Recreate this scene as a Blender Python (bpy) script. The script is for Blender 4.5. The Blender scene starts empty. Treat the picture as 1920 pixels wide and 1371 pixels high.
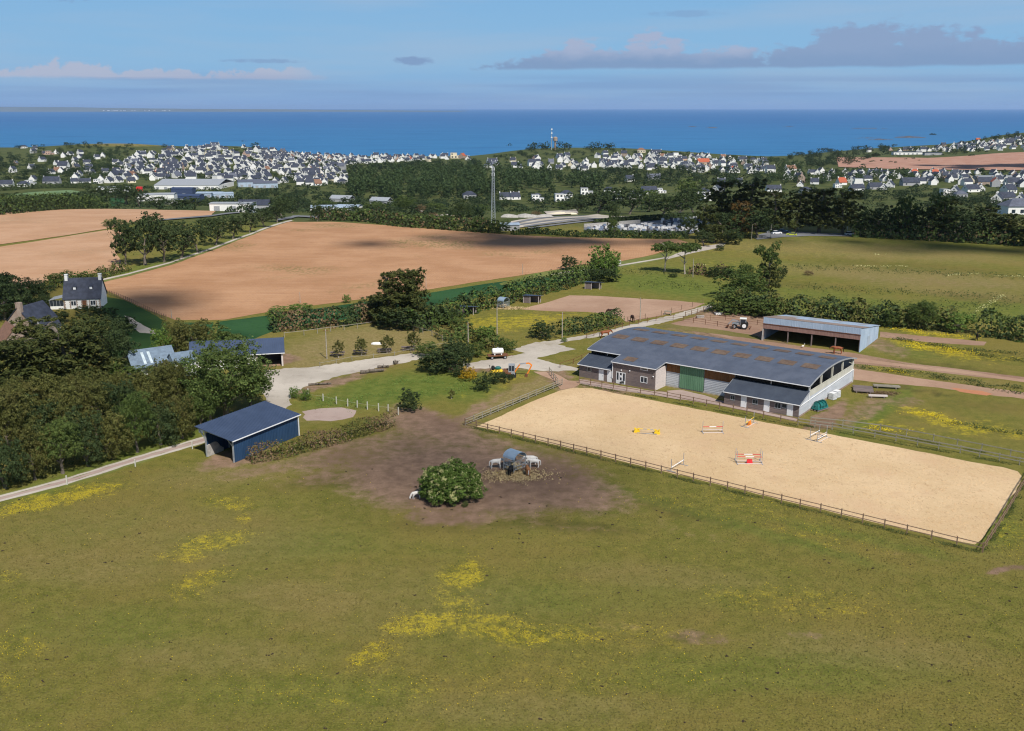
import bpy, bmesh, math, random
import numpy as np
from mathutils import Vector, Matrix, geometry

S = bpy.context.scene
COL = S.collection
F, H = 1850.0, 50.0                      # focal length in photo pixels, camera height in metres
PITCH = math.atan(484/F); SP, CP = math.sin(PITCH), math.cos(PITCH)

# ------------------------------------------------------------------ camera
cd = bpy.data.cameras.new('camera'); cam = bpy.data.objects.new('camera', cd); COL.objects.link(cam)
cd.sensor_width = 36; cd.lens = F/1920*36; cd.clip_start = .5; cd.clip_end = 200000
cam.location = (0, 0, H); cam.rotation_euler = (math.pi/2-PITCH, 0, 0)
S.camera = cam

# ------------------------------------------------------------------ light
SUN_DIR = Vector((.30, -.62, .80)).normalized()      # towards the sun
sl = bpy.data.lights.new('sun', 'SUN'); sun = bpy.data.objects.new('sun', sl); COL.objects.link(sun)
sl.energy = 5.0; sl.angle = math.radians(.53); sl.color = (1, .955, .88)
sun.rotation_euler = SUN_DIR.to_track_quat('Z', 'Y').to_euler()
SUN_EL = math.asin(SUN_DIR.z); SUN_AZ = math.atan2(SUN_DIR.x, SUN_DIR.y)

W = bpy.data.worlds.new('World'); S.world = W; W.use_nodes = True
wn = W.node_tree; wn.nodes.clear()
def wnode(t, **k):
    n = wn.nodes.new(t)
    for a, b in k.items(): setattr(n, a, b)
    return n
def wl(a, b): wn.links.new(a, b)
def wmath(op, a, b=None, c=None, clamp=False):
    n = wnode('ShaderNodeMath', operation=op, use_clamp=clamp)
    for i, v in enumerate((a, b, c)):
        if v is None: continue
        if isinstance(v, (int, float)): n.inputs[i].default_value = v
        else: wl(v, n.inputs[i])
    return n.outputs[0]
def wmix(f, a, b):
    n = wnode('ShaderNodeMix', data_type='RGBA')
    for s, v in ((n.inputs[0], f), (n.inputs[6], a), (n.inputs[7], b)):
        if isinstance(v, (tuple, float, int)): s.default_value = v
        else: wl(v, s)
    return n.outputs[2]
def wstep(x, a, b):
    n = wnode('ShaderNodeMapRange', interpolation_type='SMOOTHSTEP')
    wl(x, n.inputs[0]); n.inputs[1].default_value = a; n.inputs[2].default_value = b
    return n.outputs[0]
sky = wnode('ShaderNodeTexSky', sky_type='NISHITA', sun_disc=False)
sky.sun_elevation = SUN_EL; sky.sun_rotation = SUN_AZ; sky.altitude = 50; sky.air_density = 1; sky.dust_density = .6; sky.ozone_density = 2
tc = wnode('ShaderNodeTexCoord'); sep = wnode('ShaderNodeSeparateXYZ'); wl(tc.outputs['Generated'], sep.inputs[0])
DX, DY, DZ = sep.outputs
EL = wmath('MULTIPLY', wmath('ARCSINE', DZ), 57.2958)            # elevation in degrees
AZ = wmath('MULTIPLY', wmath('ARCTAN2', DX, DY), 57.2958)        # azimuth in degrees, 0 = out to sea
def wnoise(sx, sy, sc, det=6, rough=.6, off=0):
    cmb = wnode('ShaderNodeCombineXYZ'); wl(wmath('MULTIPLY', AZ, sx), cmb.inputs[0]); wl(wmath('MULTIPLY', EL, sy), cmb.inputs[1]); cmb.inputs[2].default_value = off
    n = wnode('ShaderNodeTexNoise'); n.inputs['Scale'].default_value = sc; n.inputs['Detail'].default_value = det; n.inputs['Roughness'].default_value = rough
    wl(cmb.outputs[0], n.inputs['Vector']); return n.outputs[0]
# real haze low over the sea: a paler, mauve-blue band
SK = 12.9
hz = wmix(wstep(EL, -.5, 2.6), (.265*SK, .42*SK, .71*SK, 1), (.28*SK, .53*SK, .81*SK, 1))
hz = wmix(wstep(EL, 2.8, 12), hz, (.17*SK, .43*SK, .80*SK, 1))
hzn = wmix(wmath('MULTIPLY', wstep(wnoise(.05, .5, 1, 4, .55, 3), .40, .70), .45), hz, (.42*SK, .55*SK, .73*SK, 1))
skyc = wmix(wstep(EL, 6, 30), hzn, sky.outputs[0])
# cumulus bank (flat base, lumpy top) low over the sea, and a farther pale bank lower down
def bank(base, top, sx, sc, lo, hi, off, env=None, fl=1.0):
    n1 = wnoise(sx, .9, sc, 8, .62, off)
    n2 = wnoise(sx*.25, 0, sc, 3, .5, off+7)
    t = wmath('MULTIPLY', wmath('ADD', n1, wmath('MULTIPLY', n2, 1.1)), .5)
    if env is not None: t = wmath('ADD', t, env)
    # a density that falls with height above the base
    hh = wmath('DIVIDE', wmath('SUBTRACT', EL, base), top-base)
    dens = wmath('SUBTRACT', t, wmath('MULTIPLY', wmath('MAXIMUM', hh, 0), .17))
    m = wmath('MULTIPLY', wstep(dens, lo, hi), wstep(wmath('ADD', EL, wmath('MULTIPLY', n1, .25)), base-.05+.12, base+.16+.12))
    return m, hh, n1
azr = wmath('ADD', wmath('MULTIPLY', wstep(AZ, -1.5, 1.5), .262), -.11)
m1, hh1, nn1 = bank(2.02, 3.45, .42, 1.0, .50, .56, 11.3, azr)
lit = wmath('MULTIPLY', wstep(wmath('ADD', hh1, wmath('MULTIPLY', nn1, .8)), .60, 1.25), wmath('SUBTRACT', 1.0, wmath('MULTIPLY', wstep(AZ, 12.5, 15), .75)))
c1 = wmix(lit, (.245*SK, .365*SK, .59*SK, 1), (.43*SK, .50*SK, .69*SK, 1))
skyc = wmix(wmath('MULTIPLY', m1, .90), skyc, c1)
azl = wmath('MULTIPLY', wstep(AZ, -6, -14), .15)
m2, hh2, nn2 = bank(1.42, 2.05, .8, 1.0, .50, .56, 4.1, azl)
skyc = wmix(wmath('MULTIPLY', wmath('MULTIPLY', m2, wstep(AZ, -9, -13)), .95), skyc, (.48*SK, .54*SK, .70*SK, 1))
# a thin grey-blue veil under it
m3 = wmath('MULTIPLY', wstep(wnoise(.05, 1.6, 1, 5, .5, 9), .42, .62), wmath('MULTIPLY', wstep(EL, .2, .8), wstep(EL, 2.0, 1.3)))
skyc = wmix(wmath('MULTIPLY', m3, .42), skyc, (.21*SK, .33*SK, .60*SK, 1))
# small separate dark scud
def scud(a0, e0, ra, re, off):
    dx = wmath('DIVIDE', wmath('SUBTRACT', AZ, a0), ra); dy = wmath('DIVIDE', wmath('SUBTRACT', EL, e0), re)
    r = wmath('ADD', wmath('MULTIPLY', dx, dx), wmath('MULTIPLY', dy, dy))
    q = wmath('ADD', wmath('SUBTRACT', 1, r), wmath('MULTIPLY', wmath('SUBTRACT', wnoise(1.2, 3.0, 1, 6, .6, off), .5), 2.4))
    return wstep(q, .1, .9)
for a0, e0, ra, re, k in ((-5.35, 2.48, 1.35, .30, .75), (-23.3, 5.62, 1.9, .62, .55), (-13.4, 2.42, 2.6, .16, .5), (9.5, 4.9, 2.6, .22, .35), (-31, 5.9, 3.2, .6, .6), (23.5, 6.0, 3.6, .4, .5), (36, 4.3, 4, .5, .6), (-44, 3.8, 4, .5, .6)):
    skyc = wmix(wmath('MULTIPLY', scud(a0, e0, ra, re, a0), k), skyc, (.225*SK, .34*SK, .58*SK, 1))
bg = wnode('ShaderNodeBackground'); bg.inputs[1].default_value = .07; wl(skyc, bg.inputs[0])
wo = wnode('ShaderNodeOutputWorld'); wl(bg.outputs[0], wo.inputs[0])

S.view_settings.view_transform = 'Standard'; S.view_settings.look = 'None'; S.view_settings.gamma = 1
S.view_settings.exposure = 0.0; S.view_settings.use_curve_mapping = False
S.render.engine = 'CYCLES'
S.cycles.pixel_filter_type = 'BLACKMAN_HARRIS'; S.cycles.filter_width = 1.15
S.cycles.max_bounces = 5; S.cycles.diffuse_bounces = 2; S.cycles.glossy_bounces = 2; S.cycles.transparent_max_bounces = 6; S.cycles.volume_bounces = 1

# ------------------------------------------------------------------ materials
class M_:
    """small node-tree builder"""
    def __init__(s, name, rough=.85, spec=.25, metal=0):
        s.m = bpy.data.materials.new(name); s.m.use_nodes = True; s.t = s.m.node_tree
        s.b = s.t.nodes['Principled BSDF']; s.b.inputs['Roughness'].default_value = rough
        s.b.inputs['Specular IOR Level'].default_value = spec; s.b.inputs['Metallic'].default_value = metal
        s.pos = None
    def n(s, t, **k):
        n = s.t.nodes.new(t)
        for a, b in k.items(): setattr(n, a, b)
        return n
    def set(s, sock, v):
        if isinstance(v, (tuple, list)): sock.default_value = tuple(v)+((1,) if len(v) == 3 and sock.type == 'RGBA' else ())
        elif isinstance(v, (int, float)): sock.default_value = v
        else: s.t.links.new(v, sock)
    def coord(s, kind='world'):
        if kind == 'world':
            if s.pos is None: s.pos = s.n('ShaderNodeNewGeometry').outputs['Position']
            return s.pos
        return s.n('ShaderNodeTexCoord').outputs['Object' if kind == 'object' else 'Generated']
    def noise(s, scale, det=4, rough=.55, kind='world', stretch=None, rot=0, dist=0):
        n = s.n('ShaderNodeTexNoise'); n.inputs['Scale'].default_value = scale; n.inputs['Detail'].default_value = det
        n.inputs['Roughness'].default_value = rough; n.inputs['Distortion'].default_value = dist
        v = s.coord(kind)
        if stretch or rot:
            mp = s.n('ShaderNodeMapping'); s.set(mp.inputs[0], v); mp.inputs['Rotation'].default_value = (0, 0, rot); mp.inputs['Scale'].default_value = stretch or (1, 1, 1); v = mp.outputs[0]
        s.set(n.inputs['Vector'], v); return n.outputs[0]
    def ramp(s, x, a, b, smooth=True, lo=0, hi=1):
        n = s.n('ShaderNodeMapRange'); n.interpolation_type = 'SMOOTHSTEP' if smooth else 'LINEAR'
        s.set(n.inputs[0], x); n.inputs[1].default_value = a; n.inputs[2].default_value = b; n.inputs[3].default_value = lo; n.inputs[4].default_value = hi
        return n.outputs[0]
    def mix(s, f, a, b, mode='MIX'):
        n = s.n('ShaderNodeMix', data_type='RGBA', blend_type=mode); s.set(n.inputs[0], f); s.set(n.inputs[6], a); s.set(n.inputs[7], b); return n.outputs[2]
    def math(s, op, a, b=0, clamp=False):
        n = s.n('ShaderNodeMath', operation=op, use_clamp=clamp); s.set(n.inputs[0], a); s.set(n.inputs[1], b); return n.outputs[0]
    def attr(s, name): return s.n('ShaderNodeAttribute', attribute_name=name).outputs['Fac']
    def color(s, c): s.set(s.b.inputs['Base Color'], c)
    def bump(s, h, dist=.1, strength=1):
        n = s.n('ShaderNodeBump'); n.inputs['Distance'].default_value = dist; n.inputs['Strength'].default_value = strength
        s.set(n.inputs['Height'], h); s.set(s.b.inputs['Normal'], n.outputs[0])

MAT = {}
def simple(name, c, rough=.8, spec=.25, metal=0, var=.18, scale=1.5, kind='object', bump=0):
    m = M_(name, rough, spec, metal)
    n = m.noise(scale, 5, .6, kind)
    a = tuple(x*(1-var) for x in c); b = tuple(min(1, x*(1+var)) for x in c)
    m.color(m.mix(m.ramp(n, .3, .7), a, b))
    if bump: m.bump(n, bump)
    MAT[name] = m.m; return m.m
def streaked(name, c1, c2, rough=.85, scale=1.0, stretch=(1, 1, 8), spec=.2):
    """weathered boards / sheet: stains that run along the piece"""
    m = M_(name, rough, spec)
    n1 = m.noise(scale, 5, .65, 'object', stretch); n2 = m.noise(.35, 4, .6, 'object')
    rnd = m.n('ShaderNodeObjectInfo').outputs['Random']
    f = m.math('ADD', m.math('MULTIPLY', m.ramp(n1, .3, .7), .55), m.math('MULTIPLY', m.ramp(n2, .35, .65), .3)); f = m.math('ADD', f, m.math('MULTIPLY', rnd, .2), True)
    m.color(m.mix(f, c1, c2)); MAT[name] = m.m; return m.m
simple('white_render', (.78, .77, .74), var=.06)
simple('cream_render', (.70, .62, .46), var=.06)
simple('pink_render', (.52, .36, .28), var=.08)
simple('grey_render', (.36, .36, .37), var=.08)
simple('white_paint', (.80, .80, .80), .45, .4, var=.03)
simple('grey_paint', (.30, .31, .33), .5)
simple('slate', (.042, .049, .072), .7, .25, var=.28, scale=.9)
simple('slate_light', (.10, .11, .145), .6, .35, var=.2, scale=.9)
simple('red_tile', (.40, .10, .05), .7, var=.15)
simple('brown_tile', (.22, .12, .08), .7, var=.15)
simple('fibre_sheet', (.30, .32, .35), .8, var=.12)
simple('steel_sheet', (.44, .53, .64), .45, .5, .25, var=.12, scale=.5)
simple('dark_blue_cladding', (.045, .065, .13), .55)
simple('glass', (.025, .035, .05), .12, .6, var=.1)
simple('dark_interior', (.02, .018, .016), .95)  # near-black colour standing in for shade under the hall eave
simple('concrete', (.38, .36, .33), .9, var=.2, scale=2)
simple('rubber', (.02, .02, .02), .85)
simple('galvanised', (.45, .48, .50), .45, .5, .5)
simple('rust', (.16, .07, .035), .9, var=.3, scale=4)
simple('bark', (.15, .125, .10), .95, var=.3, scale=3)
simple('pale_bark', (.34, .30, .25), .95, var=.25, scale=3)
simple('red_paint', (.62, .03, .035), .5)
simple('yellow_paint', (.75, .50, .03), .5)
simple('orange_paint', (.75, .22, .03), .5)
simple('teal_plastic', (.015, .13, .12), .4, .4)
simple('chestnut_coat', (.24, .075, .03), .6, var=.2, scale=2)
simple('bay_coat', (.055, .025, .018), .6, var=.2, scale=2)
simple('black_coat', (.012, .011, .011), .6)
simple('dung', (.045, .032, .02), .95)
simple('farm_roof', (.15, .20, .26), .45, .4)
simple('pale_light', (.48, .56, .60), .3, .4)
simple('white_coat', (.72, .69, .64), .8, var=.08, scale=2)
simple('ginger_coat', (.34, .15, .06), .8, var=.15, scale=2)
simple('hay', (.50, .38, .20), .95, var=.25, scale=5)
simple('galv_blue', (.36, .47, .58), .35, .5, .3, var=.08)
streaked('weathered_boards', (.13, .105, .105), (.25, .195, .175), scale=1.2, stretch=(.25, .25, 7))
streaked('pale_boards', (.50, .44, .42), (.66, .58, .54), scale=1.2, stretch=(.25, .25, 6))
streaked('brown_boards', (.11, .05, .02), (.24, .115, .045), scale=1.4, stretch=(5, 5, .2))
streaked('cream_boards', (.40, .39, .33), (.60, .58, .50), scale=1.4, stretch=(5, 5, .3))
streaked('green_sheet', (.09, .19, .11), (.15, .28, .17), scale=.8, stretch=(3, 3, .3))
streaked('corrugated_grey', (.40, .42, .45), (.56, .58, .61), scale=.6, stretch=(.3, .3, 2))
streaked('blue_sheet', (.018, .048, .105), (.027, .066, .14), .45, scale=.6, stretch=(2, 2, .3), spec=.45)
streaked('blue_roof_sheet', (.042, .062, .112), (.060, .086, .15), .42, scale=.5, stretch=(1, 1, .5), spec=.5)
streaked('barn_roof_sheet', (.070, .084, .118), (.104, .120, .160), .55, scale=.35, stretch=(1, 1, 1), spec=.4)
streaked('lean_roof_sheet', (.044, .054, .076), (.062, .076, .102), .55, scale=.35, stretch=(1, 1, 1), spec=.4)
streaked('roof_light_sheet', (.095, .062, .048), (.19, .135, .095), .7, scale=1.6, stretch=(1, 1, 1))
streaked('steel_boards', (.30, .40, .52), (.50, .60, .72), .5, scale=1.0, stretch=(4, 4, .2), spec=.4)
streaked('red_boards', (.22, .12, .10), (.36, .23, .19), scale=1.4, stretch=(4, 4, .3))
streaked('rail_wood', (.17, .105, .065), (.30, .20, .135), scale=1.5, stretch=(1, 1, 1))
streaked('grey_rail_wood', (.20, .18, .14), (.34, .31, .25), scale=1.5, stretch=(1, 1, 1))
streaked('stone', (.20, .13, .10), (.42, .34, .28), scale=4, stretch=(1, 1, 1.6))
streaked('old_roof_sheet', (.20, .15, .13), (.34, .27, .23), scale=.5, stretch=(1, 1, 1))

def foliage(name, dark, mid, light, tint=None, tintf=.0):
    m = M_(name, .75, .18)
    isl = m.n('ShaderNodeNewGeometry').outputs['Random Per Island']
    rnd = m.n('ShaderNodeObjectInfo').outputs['Random']
    big = m.noise(.45, 3, .5, 'world')
    c = m.mix(m.ramp(isl, 0, .55, False), dark, mid); c = m.mix(m.ramp(isl, .6, 1, False, 0, .8), c, light)
    c = m.mix(m.ramp(big, .45, .7, True, 0, .45), c, tint or light)
    c = m.mix(m.math('MULTIPLY', rnd, .45), c, dark)
    if tint: c = m.mix(tintf, c, tint)
    m.color(c)
    tr = m.n('ShaderNodeBsdfTranslucent'); m.set(tr.inputs[0], m.mix(.5, c, light))
    ad = m.n('ShaderNodeMixShader'); ad.inputs[0].default_value = .18
    m.t.links.new(m.b.outputs[0], ad.inputs[1]); m.t.links.new(tr.outputs[0], ad.inputs[2])
    m.t.links.new(ad.outputs[0], m.t.nodes['Material Output'].inputs[0]); MAT[name] = m.m
foliage('leaf_green', (0.044, 0.076, 0.016), (0.086, 0.124, 0.031), (0.166, 0.203, 0.053))
foliage('leaf_bright', (0.069, 0.123, 0.021), (0.131, 0.210, 0.039), (0.231, 0.312, 0.078))
foliage('leaf_dark', (0.026, 0.046, 0.015), (0.049, 0.074, 0.026), (0.089, 0.115, 0.039))
foliage('leaf_olive', (.055, .070, .017), (.115, .125, .030), (.20, .20, .060), (.15, .115, .04), .12)
foliage('leaf_cypress', (0.031, 0.046, 0.012), (0.069, 0.081, 0.022), (0.143, 0.142, 0.036))
foliage('leaf_bronze', (0.058, 0.033, 0.010), (0.140, 0.083, 0.022), (0.233, 0.143, 0.040))
foliage('leaf_brown', (0.093, 0.062, 0.032), (0.199, 0.131, 0.068), (0.318, 0.225, 0.124))
foliage('leaf_far', (0.019, 0.038, 0.014), (0.038, 0.062, 0.023), (0.069, 0.095, 0.038))
foliage('leaf_far_bright', (0.035, 0.064, 0.022), (0.060, 0.093, 0.032), (0.099, 0.140, 0.050))
foliage('blossom', (0.318, 0.330, 0.108), (0.583, 0.560, 0.243), (0.848, 0.780, 0.450))
foliage('gorse_bloom', (0.212, 0.128, 0.007), (0.466, 0.296, 0.014), (0.636, 0.416, 0.029))
# ------------------------------------------------------------------ terrain
SEA = -56.0
RQ = [-1500, -400, 60, 150, 250, 330, 420, 500, 540, 650, 870, 920, 1000, 1100, 1200, 1300, 1400, 1450, 1480, 1530, 1600, 1700, 1800, 1850, 1920, 2300, 3400]
RS = [276, 275, 275, 268, 267, 274, 271, 276, 286, 295, 295, 287, 276, 275, 277, 284, 291, 294, 293, 286, 280, 273, 268, 256, 246, 236, 234]
def den(y): return SP + CP*(y-685.5)/F
DG = np.arange(0, 4200, 20.0)
def sm(a, k=5):
    p = np.concatenate([np.full(k, a[0]), a, np.full(k, a[-1])]); return np.convolve(p, np.ones(2*k+1)/(2*k+1), 'valid')
QG = np.arange(-1500, 3400, 20.0)
RSG = sm(np.interp(QG, RQ, RS), 2)
PC = ([0, 380, 450, 520, 700, 900, 1200, 1500], [0, 0, -2, -6, -24, -38, -43, -45])
PL = ([0, 380, 450, 550, 650, 900, 1200, 1500], [0, 0, -1, -5, -14, -37, -42, -43])
TAB = np.zeros((len(QG), len(DG)))
for i, q in enumerate(QG):
    wl_ = min(1, max(0, (560-q)/130))
    dr = 2200 if q < 1500 else 2200+400*min(1, (q-1500)/150)
    hr = H-den(RSG[i])*dr
    hr = max(hr, SEA+1.2)
    def full(P):
        xs = list(P[0])+[dr-400, dr, dr+60, dr+260, 4200]; hs = list(P[1])+[P[1][-1]*.62+hr*.38, hr, hr-.5 if hr < -50 else hr-1.5, SEA-14, SEA-20]
        return np.interp(DG, xs, hs)
    TAB[i] = sm(full(PC)*(1-wl_)+full(PL)*wl_, 2)
TAB[:, DG <= 330] = 0
def px_of(X, Y, Z):
    zc = Y*CP-(Z-H)*SP; u = Y*SP+(Z-H)*CP
    return 960+F*X/zc, 685.5-F*u/zc
def hz_(X, Y):
    """terrain height (arrays)"""
    X = np.asarray(X, float); Y = np.asarray(Y, float)
    q = 960+F*X/np.maximum(Y*CP+H*SP, 60)
    qi = np.clip((q-QG[0])/20, 0, len(QG)-1.001); di = np.clip(Y/20, 0, len(DG)-1.001)
    a = qi.astype(int); b = di.astype(int); fa = qi-a; fb = di-b
    return (TAB[a, b]*(1-fa)+TAB[a+1, b]*fa)*(1-fb)+(TAB[a, b+1]*(1-fa)+TAB[a+1, b+1]*fa)*fb
def hz(x, y): return float(hz_(x, y))
def P(px, py, h=0.0):
    """the point of the terrain that stands at this place of the photograph"""
    r = ((px-960)/F, CP-(py-685.5)/F*SP, -SP-(py-685.5)/F*CP)
    t0, t = 20.0, 60.0
    while t < 4200:
        if H+r[2]*t <= hz(r[0]*t, r[1]*t)+h: break
        t0 = t; t *= 1.02
    else: t0 = t = 2250
    for _ in range(24):
        m = (t0+t)/2
        if H+r[2]*m <= hz(r[0]*m, r[1]*m)+h: t = m
        else: t0 = m
    return Vector((r[0]*t, r[1]*t, hz(r[0]*t, r[1]*t)))
def mpp(p): return (p.y*CP-(p.z-H)*SP)/F       # metres per photo pixel at a point

rng = np.random.default_rng(5)
random.seed(7)
def fbm(x, y, s, seed=0, octv=4):
    v = np.zeros_like(x, float); a = 1; tot = 0
    r = np.random.default_rng(seed)
    for o in range(octv):
        for _ in range(3):
            th = r.uniform(0, 6.28); ph = r.uniform(0, 6.28); k = 6.283/s*2**o*r.uniform(.7, 1.4)
            v += a*np.sin(k*(x*math.cos(th)+y*math.sin(th))+ph+1.7*np.sin(k*.6*(y*math.cos(th)-x*math.sin(th))+ph*2))
        tot += a*3; a *= .55
    return v/tot

def add_obj(name, me, parent=None):
    o = bpy.data.objects.new(name, me); COL.objects.link(o)
    if parent is not None: o.parent = parent
    return o
def np_mesh(name, verts, faces, mat, smooth=False, k=4):
    """fast mesh from numpy verts (n,3) and faces (m,k)"""
    me = bpy.data.meshes.new(name); verts = np.asarray(verts, np.float32); faces = np.asarray(faces, np.int32)
    me.vertices.add(len(verts)); me.vertices.foreach_set('co', verts.ravel())
    me.loops.add(faces.size); me.loops.foreach_set('vertex_index', faces.ravel())
    me.polygons.add(len(faces)); me.polygons.foreach_set('loop_start', np.arange(0, faces.size, faces.shape[1], dtype=np.int32))
    me.polygons.foreach_set('use_smooth', np.full(len(faces), smooth))
    me.update(calc_edges=True); me.materials.append(MAT[mat] if isinstance(mat, str) else mat)
    return me
def structure(o): o['kind'] = 'structure'; return o
def stuff(o, label, cat=None):
    o['kind'] = 'stuff'; o['label'] = label
    if cat: o['category'] = cat
    return o

# masks, given where they lie in the photograph:  (px, py, rx, ry, tilt_deg, strength)
SOIL = [(880, 900, 235, 68, 2, 1.0), (770, 850, 150, 42, -12, .75), (1000, 905, 180, 42, 12, .9), (640, 850, 110, 24, -14, .7), (965, 890, 60, 18, 0, .6), (850, 965, 90, 22, 0, .8),
        (700, 880, 170, 22, -8, .6), (820, 800, 90, 26, 18, .9), (430, 862, 60, 16, -12, .8), (500, 880, 90, 12, -10, .6), (560, 885, 120, 20, -5, .35), (860, 835, 150, 30, 8, .75),
        (870, 782, 60, 9, -30, .7), (930, 748, 60, 6, -33, .45), (1010, 712, 50, 6, -20, .35), (770, 790, 60, 14, 0, .8), (480, 860, 40, 12, 0, .6),
        (1300, 1000, 90, 14, 15, .3), (1310, 1195, 60, 14, 5, .6), (1160, 1175, 60, 10, 5, .35), (1510, 1190, 45, 10, 5, .5), (1000, 985, 180, 12, 3, .3),
        (1130, 725, 60, 10, 12, .7), (1050, 712, 45, 20, 40, .7), (1380, 750, 230, 6, 12, .45), (1560, 780, 40, 16, -40, .9), (1620, 770, 60, 20, -30, .6), (1690, 755, 40, 12, 0, .5),
        (1530, 790, 60, 7, -40, .8), (1900, 1068, 60, 6, -4, .8), (1700, 1040, 200, 4, 8, .3),
        (520, 675, 40, 10, -6, .9), (600, 725, 90, 6, -14, .8), (680, 700, 70, 5, -14, .7), (640, 655, 90, 16, -4, .25), (900, 690, 80, 8, 0, .8),
        (1440, 655, 180, 18, 12, .9), (1330, 612, 60, 14, 12, .6), (1650, 645, 60, 14, 20, .6), (1350, 590, 120, 8, 6, .7), (1750, 470, 130, 5, 4, .25), (1750, 530, 190, 8, 3, .35), (1500, 452, 90, 4, 2, .3)]
DRY = [(150, 1060, 160, 36, 0, .35), (560, 1120, 150, 30, 4, .35), (1000, 1330, 240, 30, 0, .3), (1640, 1220, 200, 30, 4, .35), (1250, 1080, 180, 22, 4, .3), (400, 1230, 170, 30, 0, .3), (700, 640, 140, 32, -6, .9), (600, 665, 70, 30, -6, .9), (790, 655, 60, 20, 0, .5), (960, 745, 110, 13, -28, .9), (900, 765, 60, 10, -30, .8), (1040, 705, 30, 14, 0, .4), (430, 885, 140, 25, -8, .4),
       (1720, 520, 260, 12, 4, .6), (1600, 470, 300, 14, 3, .5), (1790, 545, 150, 12, 6, .45), (300, 1010, 300, 60, 0, .25), (700, 1130, 260, 60, 0, .22), (1600, 850, 60, 5, 0, .3), (1350, 690, 50, 6, 0, .4), (560, 785, 60, 10, 0, .3),
       (250, 269, 90, 4, 0, .9), (1250, 630, 150, 6, 10, .5), (1740, 700, 200, 8, 9, .3), (940, 380, 80, 10, 0, .4)]
LUSH = [(1560, 575, 260, 22, 3, .7), (1850, 585, 160, 20, 3, .7), (1650, 455, 330, 8, 2, .35), (1420, 500, 120, 16, 4, .35), (1240, 700, 1, 1, 0, .1), (520, 1020, 200, 26, 0, .35), (1120, 1120, 240, 30, 0, .35), (1500, 1260, 300, 40, 0, .35), (180, 1180, 160, 40, 0, .3), (1700, 950, 1, 1, 0, .1), (560, 1300, 200, 30, 0, .25), (750, 730, 130, 28, -8, 1), (860, 725, 70, 24, 0, .9), (1260, 535, 140, 20, 6, .9), (1290, 505, 170, 10, 3, .5), (620, 755, 60, 12, -8, .8), (980, 690, 50, 10, 0, .4), (1640, 775, 90, 16, -32, .8),
        (1700, 655, 60, 12, 12, .5), (230, 860, 200, 16, -20, .9), (860, 560, 120, 5, -10, .6), (1100, 520, 60, 6, -10, .7), (1400, 990, 260, 10, 16, .6), (1850, 960, 60, 70, 0, .6), (1620, 1010, 200, 8, 12, .5),
        (600, 605, 120, 4, -5, .7), (720, 618, 60, 6, 0, .8), (1500, 560, 150, 20, 5, .6), (280, 500, 120, 8, -18, .8), (470, 440, 120, 6, -20, .7), (250, 400, 400, 60, 0, .3), (960, 800, 60, 4, 14, .6),
        (950, 287, 60, 10, -12, .8), (1060, 300, 40, 5, 0, .5)]
FLOW = [(110, 935, 120, 14, -12, 1.0), (20, 958, 50, 10, -8, .9), (430, 943, 50, 12, 4, .6), (455, 975, 14, 10, 0, .7), (390, 1020, 80, 18, -14, .8), (345, 1045, 40, 10, 0, .7), (380, 1085, 45, 16, -14, .7), (345, 1110, 40, 14, 0, .4),
        (870, 1080, 45, 26, -10, .9), (860, 1140, 60, 30, 30, .6), (790, 1170, 70, 22, -6, .9), (900, 1170, 90, 22, 4, .8), (700, 1225, 50, 18, -20, .8), (960, 1190, 80, 20, 6, .8), (1070, 1190, 90, 20, 5, .5), (1200, 1190, 100, 22, 6, .35), (1500, 1130, 160, 26, 5, .4), (1600, 1140, 90, 20, 10, .3),
        (20, 1080, 25, 12, 0, .5), (30, 1215, 50, 24, 0, .4), (15, 1280, 30, 16, 0, .4), (700, 1290, 300, 50, 0, .16), (1100, 1260, 260, 40, 0, .16), (1450, 960, 160, 18, 14, .25), (1550, 1010, 120, 16, 12, .28), (1290, 950, 100, 14, 14, .2),
        (960, 605, 110, 14, -4, .9), (900, 605, 60, 12, -10, .7), (1050, 592, 60, 6, 0, .6), (1110, 585, 40, 4, 0, .5), (1740, 626, 90, 5, 9, 1.0), (1700, 620, 40, 3, 9, .8), (1760, 655, 100, 9, 12, 1.0), (1700, 642, 40, 4, 10, .8), (1860, 668, 60, 8, 8, .6), (1680, 695, 60, 4, 8, .8), (1740, 777, 70, 7, 12, 1.0), (1790, 800, 60, 9, 14, 1.0),
        (1690, 800, 100, 3, 12, .8), (1640, 805, 40, 3, 12, .7), (1880, 810, 60, 10, 12, .8), (1850, 795, 50, 8, 8, .4), (1900, 1000, 40, 40, 0, .4), (1290, 628, 40, 4, 10, .6), (960, 715, 60, 5, -28, .5), (1440, 470, 160, 18, 4, .2), (1380, 500, 120, 12, 4, .3),
        (1380, 585, 60, 3, 6, .6), (1800, 600, 120, 6, 6, .3), (860, 740, 20, 6, 0, .5), (1180, 500, 60, 10, 0, .25)]
DARK = [(1060, 985, 120, 10, 6, .7), (640, 900, 120, 14, -6, .6), (870, 985, 120, 14, 0, .5), (1280, 960, 100, 12, 14, .5), (1290, 1195, 30, 10, 0, .5), (1850, 560, 100, 8, 5, .4), (1700, 500, 200, 8, 4, .35), (1500, 535, 80, 5, 4, .4), (1830, 665, 90, 8, 6, .6), (1800, 690, 120, 3, 8, .7), (1700, 730, 90, 2.5, 8, .9), (1840, 760, 80, 10, 4, .3)]
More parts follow.
